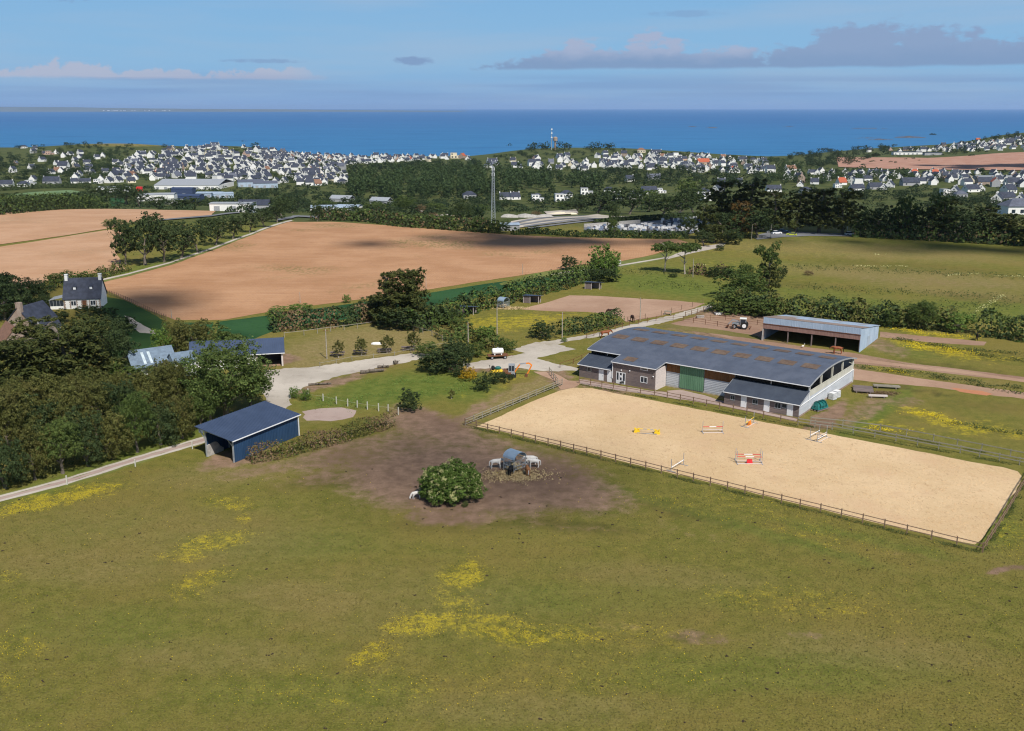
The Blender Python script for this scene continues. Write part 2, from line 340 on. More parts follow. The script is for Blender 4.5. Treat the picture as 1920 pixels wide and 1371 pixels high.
def mask(X, Y, Z, L):
    px, py = px_of(X, Y, Z)
    px = px+fbm(X, Y, 9, 3)*14; py = py+fbm(X, Y, 8, 4)*7
    v = np.zeros_like(px)
    for x, y, rx, ry, a, s in L:
        t = math.radians(a); dx = px-x; dy = py-y
        u = (dx*math.cos(t)+dy*math.sin(t))/rx; w = (-dx*math.sin(t)+dy*math.cos(t))/ry
        r = np.sqrt(u*u+w*w); k = np.clip((1.55-r)/1.0, 0, 1); v = np.maximum(v, s*k*k*(3-2*k))
    return v

# the ground as one sheet: columns fan out from the viewpoint's foot, rows get closer together near by
qs = np.concatenate([np.arange(-2400, -60, 60), np.arange(-60, 1985, 5), np.arange(1985, 4300, 60)])
ys = []
for py in np.arange(1480, 436, -4.5): ys.append(P(960, py).y)
ys = [-120, -60, -20, 10, 30]+sorted(ys)
ys = np.array(ys+list(np.arange(ys[-1]+6, 2900, 12)))
QQ, YY = np.meshgrid(qs, ys)
XX = (QQ-960)/F*np.maximum(YY*CP+H*SP, 60)
ZZ = hz_(XX, YY)
nr, nc = QQ.shape
idx = np.arange(nr*nc).reshape(nr, nc)
fc = np.stack([idx[:-1, :-1], idx[:-1, 1:], idx[1:, 1:], idx[1:, :-1]], -1).reshape(-1, 4)
gm = M_('pasture', .95, .1)
mS, mD, mL, mF, mK = [gm.attr(a) for a in ('soil', 'dry', 'lush', 'bloom', 'dark')]
nL = gm.noise(.06, 5, .6); nM = gm.noise(.55, 6, .65); nH = gm.noise(5.5, 4, .7); nS = gm.noise(1.7, 5, .7, stretch=(1, 1, 1), rot=.4, dist=.6); nV = gm.noise(17, 3, .7)
c = gm.mix(gm.ramp(nM, .32, .68), (0.127, 0.126, 0.022), (0.193, 0.169, 0.039))
c = gm.mix(gm.ramp(nL, .42, .62, True, 0, .55), c, (0.216, 0.158, 0.045))
c = gm.mix(gm.ramp(nS, .55, .75, True, 0, .45), c, (0.270, 0.213, 0.075))
c = gm.mix(gm.ramp(nS, .42, .25, True, 0, .6), c, (0.073, 0.087, 0.015))
c = gm.mix(gm.ramp(nH, .50, .72, True, 0, .62), c, (0.293, 0.284, 0.078))
c = gm.mix(gm.ramp(nH, .48, .30, True, 0, .72), c, (0.050, 0.057, 0.012))
c = gm.mix(gm.ramp(nV, .58, .72, True, 0, .5), c, (0.262, 0.260, 0.078))
lush = gm.mix(gm.ramp(nM, .3, .7), (0.077, 0.122, 0.018), (0.147, 0.189, 0.036))
lush = gm.mix(gm.ramp(nH, .55, .8, True, 0, .5), lush, (0.169, 0.205, 0.053))
c = gm.mix(gm.math('MULTIPLY', mL, .8), c, lush)
dry = gm.mix(gm.ramp(nS, .35, .7), (0.208, 0.158, 0.062), (0.323, 0.253, 0.113))
c = gm.mix(gm.math('MULTIPLY', mD, gm.ramp(nM, .25, .6, True, .45, 1)), c, dry)
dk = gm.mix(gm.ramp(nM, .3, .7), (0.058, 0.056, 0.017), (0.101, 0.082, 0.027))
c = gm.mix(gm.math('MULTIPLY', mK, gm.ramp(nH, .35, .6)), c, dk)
soil = gm.mix(gm.ramp(nM, .3, .72), (.20, .128, .088), (.33, .218, .148))
soil = gm.mix(gm.ramp(nH, .5, .3, True, 0, .5), soil, (.10, .058, .036))
soil = gm.mix(gm.ramp(nL, .45, .65, True, 0, .45), soil, (.14, .085, .062))
soil = gm.mix(gm.ramp(nV, .66, .8, True, 0, .4), soil, (.42, .34, .26))
sf = gm.math('ADD', mS, gm.math('MULTIPLY', gm.math('SUBTRACT', gm.math('ADD', nM, gm.math('MULTIPLY', nS, .6)), .8), 1.1))
sf = gm.math('MULTIPLY', gm.ramp(sf, .22, .92), gm.ramp(mS, .05, .3))
c = gm.mix(sf, c, soil)
ff = gm.math('ADD', gm.math('MULTIPLY', mF, .50), gm.math('MULTIPLY', gm.math('SUBTRACT', gm.math('ADD', gm.math('ADD', nV, nS), gm.math('MULTIPLY', nM, .8)), 1.4), 1.7))
ff = gm.math('MULTIPLY', gm.ramp(ff, .30, .62), gm.ramp(mF, .02, .2))
c = gm.mix(gm.math('MULTIPLY', ff, .62), c, (.50, .40, .02))
# scattered bloom everywhere on the pasture
sc_ = gm.math('MULTIPLY', gm.ramp(nV, .60, .74), gm.ramp(nL, .35, .75))
c = gm.mix(gm.math('MULTIPLY', sc_, .30), c, (.40, .36, .05))
wild = gm.mix(gm.ramp(nL, .35, .65), (.045, .066, .020), (.088, .100, .034)); wild = gm.mix(gm.ramp(nM, .55, .8, True, 0, .5), wild, (.035, .05, .02))
c = gm.mix(gm.attr('wild'), c, wild)
gm.color(c); gm.bump(gm.math('ADD', gm.math('MULTIPLY', nH, .6), nS), .22, .8); MAT['pasture'] = gm.m
gme = np_mesh('ground', np.stack([XX, YY, ZZ], -1).reshape(-1, 3), fc, 'pasture', True)
for nm, L in (('soil', SOIL), ('dry', DRY), ('lush', LUSH), ('bloom', FLOW), ('dark', DARK)):
    at = gme.attributes.new(nm, 'FLOAT', 'POINT'); at.data.foreach_set('value', mask(XX, YY, ZZ, L).ravel().astype(np.float32))
wv_ = np.clip((YY-430)/60, 0, 1); pxg, pyg = px_of(XX, YY, ZZ); hb_ = np.clip(1-np.hypot((pxg-235)/120, (pyg-269)/7), 0, 1)*3; wv_ = wv_*(1-np.clip(hb_, 0, .8))
at = gme.attributes.new('wild', 'FLOAT', 'POINT'); at.data.foreach_set('value', (wv_*.92).ravel().astype(np.float32))
ground = structure(add_obj('ground', gme))

# sea
sm_ = M_('sea', .22, .3)
w1 = sm_.noise(.004, 6, .6, 'world', (1, 5, 1)); w2 = sm_.noise(.03, 5, .7, 'world', (1, 3.5, 1)); w3 = sm_.noise(.0007, 4, .5, 'world', (1, 6, 1))
sy = sm_.n('ShaderNodeSeparateXYZ'); sm_.set(sy.inputs[0], sm_.coord())
near = sm_.ramp(sy.outputs[1], 2000, 9000)
cc = sm_.mix(near, (.036, .165, .345), (.030, .120, .30))
cc = sm_.mix(sm_.ramp(w3, .4, .65, True, 0, .5), cc, (.040, .175, .37))
cc = sm_.mix(sm_.ramp(w1, .45, .7, True, 0, .6), cc, (.020, .095, .25))
cc = sm_.mix(sm_.ramp(w2, .54, .72, True, 0, .5), cc, (.10, .26, .48))
cc = sm_.mix(sm_.ramp(w2, .42, .2, True, 0, .4), cc, (.02, .085, .25))
df = sm_.n('ShaderNodeBsdfDiffuse'); sm_.set(df.inputs[0], cc)
gl = sm_.n('ShaderNodeBsdfGlossy'); gl.inputs['Roughness'].default_value = .35; gl.inputs[0].default_value = (.75, .85, 1, 1)
mx = sm_.n('ShaderNodeMixShader'); mx.inputs[0].default_value = .09
sm_.t.links.new(df.outputs[0], mx.inputs[1]); sm_.t.links.new(gl.outputs[0], mx.inputs[2]); sm_.t.links.new(mx.outputs[0], sm_.t.nodes['Material Output'].inputs[0]); MAT['sea'] = sm_.m
R_ = 60000; sv = [(-R_, -R_, SEA), (R_, -R_, SEA), (R_, R_, SEA), (-R_, R_, SEA)]
structure(add_obj('sea', np_mesh('sea', sv, [[0, 1, 2, 3]], 'sea')))

# ------------------------------------------------------------------ flush sheets draped on the ground
def inpoly(x, y, poly):
    c_ = np.zeros(np.shape(x), bool); n = len(poly); j = n-1
    for i in range(n):
        xi, yi = poly[i]; xj, yj = poly[j]
        with np.errstate(divide='ignore', invalid='ignore'):
            t = ((yi > y) != (yj > y)) & (x < (xj-xi)*(y-yi)/(yj-yi+1e-12)+xi)
        c_ ^= t; j = i
    return c_
def sheet(name, poly_px, mat, layer=1, step=None, jit=.25, kind=True, world=False):
    W_ = [Vector(p) if world else P(*p) for p in poly_px]
    dist = sum(w.y for w in W_)/len(W_)
    st = step or max(.8, dist*.010)
    pts = []
    for i, a in enumerate(W_):
        b = W_[(i+1) % len(W_)]; n = max(1, int((b-a).length/st))
        d_ = (b-a); nrm = Vector((-d_.y, d_.x, 0)).normalized() if d_.length > 0 else Vector()
        for k in range(n):
            p = a+d_*(k/n)
            pts.append((p.x+nrm.x*random.uniform(-jit, jit)*(k > 0), p.y+nrm.y*random.uniform(-jit, jit)*(k > 0)))
    ne = len(pts); edges = [(i, (i+1) % ne) for i in range(ne)]
    X0, X1 = min(p[0] for p in pts), max(p[0] for p in pts); Y0, Y1 = min(p[1] for p in pts), max(p[1] for p in pts)
    gst = max(st*2.5, math.sqrt((X1-X0)*(Y1-Y0)/2500), 3 if Y1 > 340 else 6)
    gx, gy = np.meshgrid(np.arange(X0, X1, gst), np.arange(Y0, Y1, gst))
    gx = gx.ravel()+rng.uniform(-.2, .2, gx.size)*gst; gy = gy.ravel()+rng.uniform(-.2, .2, gy.size)*gst
    ok = inpoly(gx, gy, pts); pts2 = pts+list(zip(gx[ok].tolist(), gy[ok].tolist()))
    v, e, f_, *_ = geometry.delaunay_2d_cdt([Vector(p) for p in pts2], edges, [list(range(ne))], 1, 1e-4)
    up = .006*layer+max(0, dist-330)*.0006*layer
    vs = [(p.x, p.y, hz(p.x, p.y)+up+(.04 if Y1 > 380 else 0)) for p in v]
    me = bpy.data.meshes.new(name); me.from_pydata(vs, [], [list(t) for t in f_]); me.materials.append(MAT[mat])
    me.update()
    if len(me.polygons) and me.polygons[0].normal.z < 0: me.flip_normals()
    o = add_obj(name, me)
    if kind: structure(o)
    return o

def soilmat(name, lo, hi, spk, fine=3.0, stretch=None, rot=0, bump=.15, weed=None, weedf=.35, rowscale=None):
    m = M_(name, .95, .1)
    a = m.noise(.05, 5, .6); b = m.noise(fine, 5, .7, 'world', stretch, rot); e = m.noise(.5, 5, .65)
    c_ = m.mix(m.ramp(a, .35, .65), lo, hi); c_ = m.mix(m.ramp(b, .56, .8, True, 0, .6), c_, spk[1]); c_ = m.mix(m.ramp(b, .44, .22, True, 0, .7), c_, spk[0])
    c_ = m.mix(m.ramp(e, .5, .72, True, 0, .35), c_, spk[0])
    if name.startswith('ploughed'):
        fu = m.noise(1, 3, .6, 'world', (.05, 1.1, 1), .12); c_ = m.mix(m.ramp(fu, .5, .68, True, 0, .38), c_, spk[0]); c_ = m.mix(m.ramp(fu, .44, .28, True, 0, .35), c_, spk[1])
    if name == 'arena_sand':
        ho = m.noise(2.6, 3, .8, 'world', (1, .6, 1), .6, 1.0); c_ = m.mix(m.ramp(ho, .57, .64, True, 0, .60), c_, (.36, .225, .125)); c_ = m.mix(m.ramp(ho, .40, .32, True, 0, .5), c_, (.74, .58, .38)); ho2 = m.noise(.12, 3, .5); c_ = m.mix(m.ramp(ho2, .5, .68, True, 0, .35), c_, (.56, .37, .23)); c_ = m.mix(m.ramp(m.noise(7, 3, .7), .60, .70, True, 0, .5), c_, (.36, .23, .13))
    if rowscale:
        wv = m.n('ShaderNodeTexWave', wave_type='BANDS', bands_direction='X'); wv.inputs['Scale'].default_value = rowscale; wv.inputs['Distortion'].default_value = 3; wv.inputs['Detail'].default_value = 2
        mp = m.n('ShaderNodeMapping'); m.set(mp.inputs[0], m.coord()); mp.inputs['Rotation'].default_value = (0, 0, rot); m.set(wv.inputs['Vector'], mp.outputs[0])
        c_ = m.mix(m.math('MULTIPLY', wv.outputs[1], .16), c_, spk[0])
    if weed:
        wv2 = m.noise(.018, 4, .6); w3_ = m.noise(.9, 4, .7, 'world', (1, .4, 1))
        c_ = m.mix(m.math('MULTIPLY', m.ramp(wv2, .52, .66), m.ramp(w3_, .42, .62, True, 0, weedf)), c_, weed)
    m.color(c_); m.bump(b, bump, .8); MAT[name] = m.m
soilmat('arena_sand', (.565, .40, .225), (.65, .475, .285), ((.43, .28, .16), (.74, .56, .37)), 3.2, bump=.12)
soilmat('ploughed_soil', (.40, .215, .110), (.485, .275, .150), ((.30, .155, .09), (.60, .39, .25)), 1.2, (1, .35, 1), .15, .2, (.16, .15, .05), .75, .35)
soilmat('ploughed_soil_left', (.45, .258, .145), (.52, .315, .19), ((.37, .22, .14), (.63, .44, .31)), 1.0, (1, .3, 1), .1, .2, (.25, .2, .12), .3, .30)
soilmat('ploughed_soil_far', (.38, .20, .14), (.44, .26, .19), ((.28, .15, .12), (.48, .32, .25)), .5, (1, .3, 1), .1, .3)
soilmat('green_crop', (.020, .062, .022), (.034, .092, .032), ((.012, .042, .018), (.045, .11, .045)), 1.5, (1, .4, 1), .3, .2)
soilmat('pale_crop', (.12, .19, .085), (.17, .24, .115), ((.09, .15, .06), (.22, .28, .15)), .6, (1, .4, 1), .3, .2)
soilmat('lawn', (.022, .055, .014), (.036, .075, .020), ((.015, .04, .010), (.05, .09, .03)), 1.5)
soilmat('gravel', (.385, .34, .285), (.52, .465, .395), ((.22, .19, .16), (.60, .56, .51)), 3, bump=.06, weed=(.24, .20, .09), weedf=.7)
soilmat('pale_gravel', (.42, .37, .32), (.52, .47, .41), ((.28, .23, .18), (.62, .57, .51)), 4, bump=.06)
soilmat('pink_gravel', (.34, .25, .22), (.40, .31, .27), ((.25, .18, .15), (.48, .39, .34)), 4, bump=.06)
soilmat('paddock_earth', (.35, .22, .15), (.43, .285, .20), ((.25, .15, .10), (.54, .38, .29)), 2.2, bump=.12)
soilmat('yard_earth', (.27, .165, .115), (.36, .235, .165), ((.16, .095, .065), (.44, .31, .23)), 2.2, bump=.12, weed=(.16, .14, .045), weedf=.5)
soilmat('red_earth', (.46, .20, .105), (.52, .26, .15), ((.33, .15, .09), (.56, .33, .21)), 2.2, bump=.12)
soilmat('asphalt', (.15, .155, .165), (.20, .205, .215), ((.11, .11, .12), (.27, .27, .28)), 1.5, bump=.02)
soilmat('verge_grass', (.12, .14, .035), (.19, .20, .06), ((.07, .085, .02), (.27, .26, .11)), 3, bump=.15)
soilmat('track_grass', (.15, .12, .05), (.21, .17, .085), ((.09, .075, .03), (.28, .24, .14)), 3, bump=.15)
soilmat('meadow_rough', (.135, .125, .035), (.19, .155, .055), ((.07, .08, .02), (.28, .25, .11)), 2, (1, .5, 1), .2, .2, (.24, .14, .08), .6)

sheet('riding_arena', [(893, 800), (960, 770), (1005, 750), (1048, 733), (1075, 727), (1110, 728), (1150, 737), (1200, 746), (1300, 766), (1400, 785), (1475, 800), (1560, 815), (1680, 838), (1800, 862), (1880, 876), (1908, 884), (1916, 893), (1912, 908), (1885, 950), (1840, 1012), (1828, 1021),
      (1780, 1012), (1700, 994), (1600, 970), (1500, 946), (1400, 921), (1300, 897), (1200, 873), (1100, 848), (1000, 824), (940, 809)], 'arena_sand', 1, jit=.18)
sheet('ploughed_field', [(175, 532), (240, 515), (320, 495), (400, 468), (470, 441), (543, 416), (620, 416), (700, 421), (800, 429), (900, 436), (960, 441), (1050, 445), (1150, 447), (1270, 449), (1290, 455), (1250, 470), (1215, 480), (1160, 491), (1095, 497), (1060, 503), (1000, 513), (900, 528), (800, 544), (700, 558), (640, 567), (560, 576), (500, 586), (420, 600), (330, 601), (300, 590), (255, 572)], 'ploughed_soil', 1, jit=.3)
sheet('ploughed_field', [(-420, 505), (-420, 480), (0, 463), (60, 454), (140, 441), (212, 430), (236, 438), (215, 470), (235, 505), (160, 515), (95, 524), (0, 560), (-200, 560)], 'ploughed_soil_left', 1)
sheet('ploughed_field', [(-420, 474), (-420, 404), (0, 400), (60, 396), (110, 393), (200, 392), (300, 394), (405, 396), (395, 405), (300, 413), (262, 417), (225, 424), (210, 428), (130, 441), (60, 451), (0, 459)], 'ploughed_soil_left', 1)
sheet('ploughed_field', [(1568, 296), (1650, 296), (1740, 297), (1800, 294), (1860, 289), (1990, 285), (2300, 284), (2300, 320), (1980, 321), (1840, 320), (1760, 319), (1680, 318), (1572, 314)], 'ploughed_soil_far', 1, jit=1)
sheet('green_crop', [(412, 603), (500, 592), (600, 578), (700, 564), (800, 550), (900, 534), (1000, 520), (1075, 509), (1110, 512), (1050, 528), (960, 545), (850, 567), (740, 586), (640, 600), (520, 618), (500, 626), (440, 650), (400, 650)], 'green_crop', 2)
sheet('lawn', [(186, 555), (230, 562), (270, 580), (312, 604), (318, 625), (300, 640), (262, 672), (225, 690), (200, 660), (215, 600), (190, 580)], 'lawn', 1)
sheet('lawn', [(335, 605), (400, 604), (398, 640), (380, 650), (330, 640)], 'green_crop', 1)
sheet('grass_field', [(-60, 372), (0, 368), (60, 361), (130, 357), (160, 361), (185, 372), (160, 379), (60, 381), (-60, 384)], 'pale_crop', 1, jit=.5)
sheet('grass_field', [(205, 372), (232, 372), (236, 386), (205, 388)], 'green_crop', 1, jit=.5)
sheet('driveway', [(233, 592), (243, 594), (268, 610), (296, 622), (290, 626), (262, 624), (244, 608)], 'gravel', 2)
sheet('field_track', [(150, 534), (240, 512), (320, 490), (400, 462), (470, 436), (546, 412), (552, 414), (474, 441), (404, 468), (322, 497), (244, 518), (150, 540)], 'verge_grass', 2)
sheet('field_track', [(150, 533), (240, 513), (320, 491.5), (400, 464), (470, 438), (546, 413), (549, 414.5), (472, 440), (402, 466), (320, 494), (240, 515.5), (150, 536)], 'pale_gravel', 3, jit=.08)
sheet('grass_headland', [(1000, 513), (1060, 503), (1160, 491), (1230, 478), (1290, 462), (1340, 462), (1240, 487), (1160, 503), (1090, 513), (1000, 524), (940, 535), (936, 532)], 'verge_grass', 3)
sheet('field_track', [(1030, 515), (1060, 510), (1160, 497), (1250, 482), (1330, 466), (1335, 467.5), (1250, 484), (1160, 499.5), (1060, 511.5), (1030, 516)], 'pale_gravel', 4, jit=.1)
# gravel roads round the yards
sheet('gravel_road', [(496, 694), (560, 690), (620, 684), (700, 672), (760, 664), (812, 660), (806, 668), (762, 680), (700, 692), (640, 704), (600, 716), (566, 728), (546, 738), (544, 756), (538, 775), (516, 775), (500, 760), (490, 735)], 'gravel', 2, step=.9, jit=.55)
sheet('gravel_road', [(866, 684), (902, 676), (945, 671), (985, 662), (960, 656), (1000, 643), (1060, 635), (1120, 624), (1180, 610), (1260, 591), (1330, 571), (1345, 573), (1262, 601), (1180, 619), (1120, 632), (1066, 640), (1046, 646), (1080, 655), (1046, 662), (1006, 672), (1040, 682), (1084, 690), (1084, 696), (1010, 695), (975, 690), (900, 691), (866, 692)], 'gravel', 2, step=.9, jit=.55)
sheet('dirt_path', [(1000, 697), (1030, 697), (1052, 706), (1066, 714), (1088, 716), (1086, 722), (1075, 727), (1052, 731), (1044, 722), (1020, 706)], 'paddock_earth', 3, jit=.6)
sheet('gravel_path', [(1086, 711), (1146, 721), (1228, 734), (1250, 735), (1357, 752), (1495, 786), (1493, 791), (1360, 762), (1250, 745), (1160, 732), (1086, 719)], 'pink_gravel', 2)
sheet('gravel_patch', [(1250, 733), (1275, 731), (1320, 741), (1352, 752), (1345, 757), (1300, 748), (1262, 741)], 'pink_gravel', 3)
sheet('lane', [(-200, 990), (0, 927), (70, 909), (130, 893), (250, 855), (320, 835), (385, 817), (430, 806), (436, 813), (390, 829), (320, 849), (255, 871), (140, 906), (70, 924), (0, 941), (-200, 1000)], 'verge_grass', 1)
LA = [(-200, 975), (0, 929), (70, 911), (130, 895), (250, 857), (320, 837), (385, 818), (430, 807)]
def band(pts, a, b): return [(x, y+a) for x, y in pts]+[(x, y+b) for x, y in reversed(pts)]
sheet('wheel_track', band(LA, 0, 3.4), 'pale_gravel', 3, jit=.16)
sheet('wheel_track', band(LA, 8.5, 12), 'pale_gravel', 3, jit=.16)
sheet('lane_centre', band(LA, 3.4, 8.5), 'pink_gravel', 2, jit=.15)
sheet('gravel_patch', [(566, 772), (600, 766), (640, 764), (668, 770), (662, 782), (620, 790), (575, 789)], 'pink_gravel', 1, jit=.5)
sheet('sand_paddock', [(975, 580), (1030, 566), (1068, 554), (1120, 555), (1200, 560), (1270, 564), (1322, 569), (1300, 578), (1240, 592), (1175, 604), (1155, 590), (1100, 585), (1040, 584)], 'paddock_earth', 1)
sheet('earth_yard', [(1258, 607), (1290, 598), (1345, 582), (1435, 590), (1432, 640), (1600, 662), (1700, 680), (1920, 707), (2100, 728), (2100, 742), (1920, 716), (1700, 692), (1602, 682), (1560, 668), (1440, 655), (1330, 625)], 'yard_earth', 1)
sheet('earth_track', [(1600, 670), (1700, 684), (1800, 695), (1920, 712), (2100, 735), (2100, 740), (1920, 717), (1800, 700), (1700, 688), (1600, 678)], 'paddock_earth', 2)
sheet('earth_track', [(1600, 691), (1640, 697), (1720, 709), (1800, 720), (1920, 736), (2100, 760), (2100, 776), (1920, 748), (1850, 740), (1760, 727), (1640, 717), (1600, 712)], 'paddock_earth', 1)
sheet('earth_track', [(1782, 727), (1840, 733), (1862, 739), (1850, 742), (1800, 735)], 'red_earth', 2)
sheet('earth_track', [(1650, 622), (1700, 627), (1760, 633), (1850, 641), (1845, 648), (1780, 645), (1700, 638), (1650, 632)], 'yard_earth', 1)
sheet('grass_strip', [(1345, 618), (1420, 630), (1430, 638), (1340, 626), (1230, 612), (1250, 608)], 'meadow_rough', 3)
sheet('road', [(1300, 464), (1340, 459), (1362, 455), (1356, 463), (1320, 470), (1250, 487), (1248, 484)], 'gravel', 2)
sheet('road', [(1410, 444), (1440, 436), (1480, 434), (1540, 438), (1600, 439), (1600, 444), (1520, 443), (1470, 445), (1420, 450)], 'asphalt', 2)
sheet('road', [(600, 411), (560, 408), (545, 412), (520, 416), (520, 413), (545, 408), (560, 405), (620, 408)], 'asphalt', 4)
sheet('road', [(300, 413), (395, 405), (450, 399), (450, 401), (395, 407.5), (300, 415)], 'asphalt', 4)
for pp in ([(958, 416), (1120, 402), (1180, 407), (1120, 412), (960, 430)],): sheet('gravel_platform', pp, 'gravel', 2)
for k in range(4):
    a = k*3.0; sheet('dark_strip', [(962+k*9, 419+a), (1095+k*12, 405.5+a*.75), (1108+k*12, 406+a*.75), (966+k*9, 421+a)], 'asphalt', 3, jit=.1)
sheet('sand_patch', [(1020, 398), (1080, 394), (1085, 401), (1030, 405)], 'pale_gravel', 2)
sheet('sand_patch', [(780, 394), (815, 391), (820, 396), (790, 399)], 'pale_gravel', 2)
sheet('sand_patch', [(800, 404), (850, 402), (852, 406), (800, 407)], 'pale_gravel', 2)
sheet('cemetery_ground', [(1095, 426), (1180, 418), (1290, 408), (1330, 412), (1330, 432), (1290, 440), (1095, 433)], 'asphalt', 2)
# ------------------------------------------------------------------ building blocks
class MB:
    def __init__(s): s.v = []; s.f = []
    def box(s, x0, x1, y0, y1, z0, z1):
        b = len(s.v); s.v += [(x0, y0, z0), (x1, y0, z0), (x1, y1, z0), (x0, y1, z0), (x0, y0, z1), (x1, y0, z1), (x1, y1, z1), (x0, y1, z1)]
        s.f += [tuple(b+i for i in q) for q in ((3, 2, 1, 0), (4, 5, 6, 7), (0, 1, 5, 4), (1, 2, 6, 5), (2, 3, 7, 6), (3, 0, 4, 7))]; return s
    def hexa(s, p):
        """8 corners: bottom 4 ccw, top 4 ccw"""
        b = len(s.v); s.v += [tuple(q) for q in p]
        s.f += [tuple(b+i for i in q) for q in ((3, 2, 1, 0), (4, 5, 6, 7), (0, 1, 5, 4), (1, 2, 6, 5), (2, 3, 7, 6), (3, 0, 4, 7))]; return s
    def beam(s, a, b, w, h=None):
        a = Vector(a); b = Vector(b); h = h or w; d = (b-a).normalized()
        u = d.cross(Vector((0, 0, 1)));
        if u.length < 1e-3: u = Vector((1, 0, 0))
        u = u.normalized()*w/2; t = u.cross(d).normalized()*h/2
        return s.hexa([a-u-t, a+u-t, b+u-t, b-u-t, a-u+t, a+u+t, b+u+t, b-u+t])
    def tube(s, a, b, r0, r1=None, n=8, cap=True):
        a = Vector(a); b = Vector(b); r1 = r0 if r1 is None else r1; d = (b-a).normalized()
        u = d.cross(Vector((0, 0, 1)));
        if u.length < 1e-3: u = Vector((1, 0, 0))
        u.normalize(); t = d.cross(u); k = len(s.v)
        for c, r in ((a, r0), (b, r1)):
            for i in range(n):
                th = 2*math.pi*i/n; s.v.append(tuple(c+u*(r*math.cos(th))+t*(r*math.sin(th))))
        for i in range(n): j = (i+1) % n; s.f.append((k+i, k+j, k+n+j, k+n+i))
        if cap: s.f.append(tuple(k+i for i in reversed(range(n)))); s.f.append(tuple(k+n+i for i in range(n)))
        return s
    def prism(s, prof, y0, y1):
        """profile in (x,z), extruded along y"""
        k = len(s.v); n = len(prof)
        s.v += [(x, y0, z) for x, z in prof]+[(x, y1, z) for x, z in prof]
        for i in range(n): j = (i+1) % n; s.f.append((k+j, k+i, k+n+i, k+n+j))
        s.f.append(tuple(k+i for i in range(n))); s.f.append(tuple(k+n+i for i in reversed(range(n)))); return s
    def ico(s, c, r, sx=1, sy=1, sz=1, n=6, m=4):
        k = len(s.v); s.v.append((c[0], c[1], c[2]-r*sz))
        for j in range(1, m):
            ph = math.pi*j/m-math.pi/2
            for i in range(n):
                th = 2*math.pi*i/n; s.v.append((c[0]+r*sx*math.cos(ph)*math.cos(th), c[1]+r*sy*math.cos(ph)*math.sin(th), c[2]+r*sz*math.sin(ph)))
        s.v.append((c[0], c[1], c[2]+r*sz)); L = len(s.v)-1
        for i in range(n):
            j = (i+1) % n; s.f.append((k, k+1+j, k+1+i))
            for q in range(m-2): a = k+1+q*n; s.f.append((a+i, a+j, a+n+j, a+n+i))
            s.f.append((L-n+i, L-n+j, L))
        return s
    def mesh(s, name, mat):
        me = bpy.data.meshes.new(name); me.from_pydata(s.v, [], s.f); me.materials.append(MAT[mat] if isinstance(mat, str) else mat); me.update(); return me
    def obj(s, name, mat, parent=None): return add_obj(name, s.mesh(name, mat), parent)

_used = set()
def thing(name, label, cat, loc=(0, 0, 0), rz=0, group=None):
    o = bpy.data.objects.new(name, None); COL.objects.link(o); o.empty_display_size = .5
    o.location = loc; o.rotation_euler = (0, 0, rz); tag(o, label, cat, group); return o
def tag(o, label, cat, group=None):
    o['label'] = label; o['category'] = cat
    if group: o['group'] = group
    return o
def copy_tree(o, parent=None):
    c = o.copy(); COL.objects.link(c)
    if parent is not None: c.parent = parent
    for ch in list(o.children): copy_tree(ch, c)
    return c
def remat(o, mat):
    """give this object its own material while it shares its mesh"""
    if o.material_slots:
        o.material_slots[0].link = 'OBJECT'; o.material_slots[0].material = MAT[mat]
def ordn(n):
    w = ['first', 'second', 'third', 'fourth', 'fifth', 'sixth', 'seventh', 'eighth', 'ninth', 'tenth', 'eleventh', 'twelfth']
    if n <= 12: return w[n-1]
    return '%d%s' % (n, 'th' if 10 <= n % 100 <= 20 else {1: 'st', 2: 'nd', 3: 'rd'}.get(n % 10, 'th'))

# ------------------------------------------------------------------ foliage
def leaves(C, N, size, r, elong=1.0, asp=.75, tri=False):
    """one small face at each centre C, facing roughly along N"""
    n = len(C); N = N+r.normal(0, .55, (n, 3)); N /= np.linalg.norm(N, axis=1)[:, None]+1e-9
    A = r.normal(0, 1, (n, 3)); U = np.cross(N, A); U /= np.linalg.norm(U, axis=1)[:, None]+1e-9; V = np.cross(N, U)
    s = size*r.uniform(.55, 1.35, (n, 1))
    U = U*s*elong; V = V*s*asp
    P0 = np.stack([C-U, C-V*.9, C+U, C+V*.9], 1).reshape(-1, 3)
    return P0, np.arange(4*n).reshape(n, 4)
def blob_points(lobes, n, r, inner=.25):
    L = np.array(lobes, float); wgt = (L[:, 3]*L[:, 4]+L[:, 4]*L[:, 5]+L[:, 3]*L[:, 5]); wgt /= wgt.sum()
    k = r.choice(len(L), n, p=wgt); d = r.normal(0, 1, (n, 3)); d /= np.linalg.norm(d, axis=1)[:, None]
    rad = np.where(r.random(n) < inner, r.uniform(.45, .85, n), r.uniform(.82, 1.06, n))[:, None]
    # ragged surface: clumps and bays
    ph = k*1.7
    wob = 1+.10*np.sin(d[:, 0]*7+ph)*np.sin(d[:, 1]*6+ph*2)+.08*np.sin(d[:, 2]*9+ph*3)
    Cc = L[k, :3]+d*L[k, 3:6]*rad*wob[:, None]; Nn = d/np.maximum(L[k, 3:6], 1e-3)*L[k, 3:6].mean(1)[:, None]
    # leaves sit in sprays: gather most of them round fewer spray centres
    K = max(20, n//38); q = r.integers(0, K, n); use = r.random(n) < .78; e = r.normal(0, 1, (n, 3)); e /= np.linalg.norm(e, axis=1)[:, None]
    sp = L[:, 3:6].mean()*.30; off = e*sp*r.random((n, 1))**.4*np.array([1, 1, .7]); C2 = Cc[q]+off; N2 = Nn[q]*.6+e*.8
    Cc = np.where(use[:, None], C2, Cc); Nn = np.where(use[:, None], N2, Nn)
    return Cc, Nn
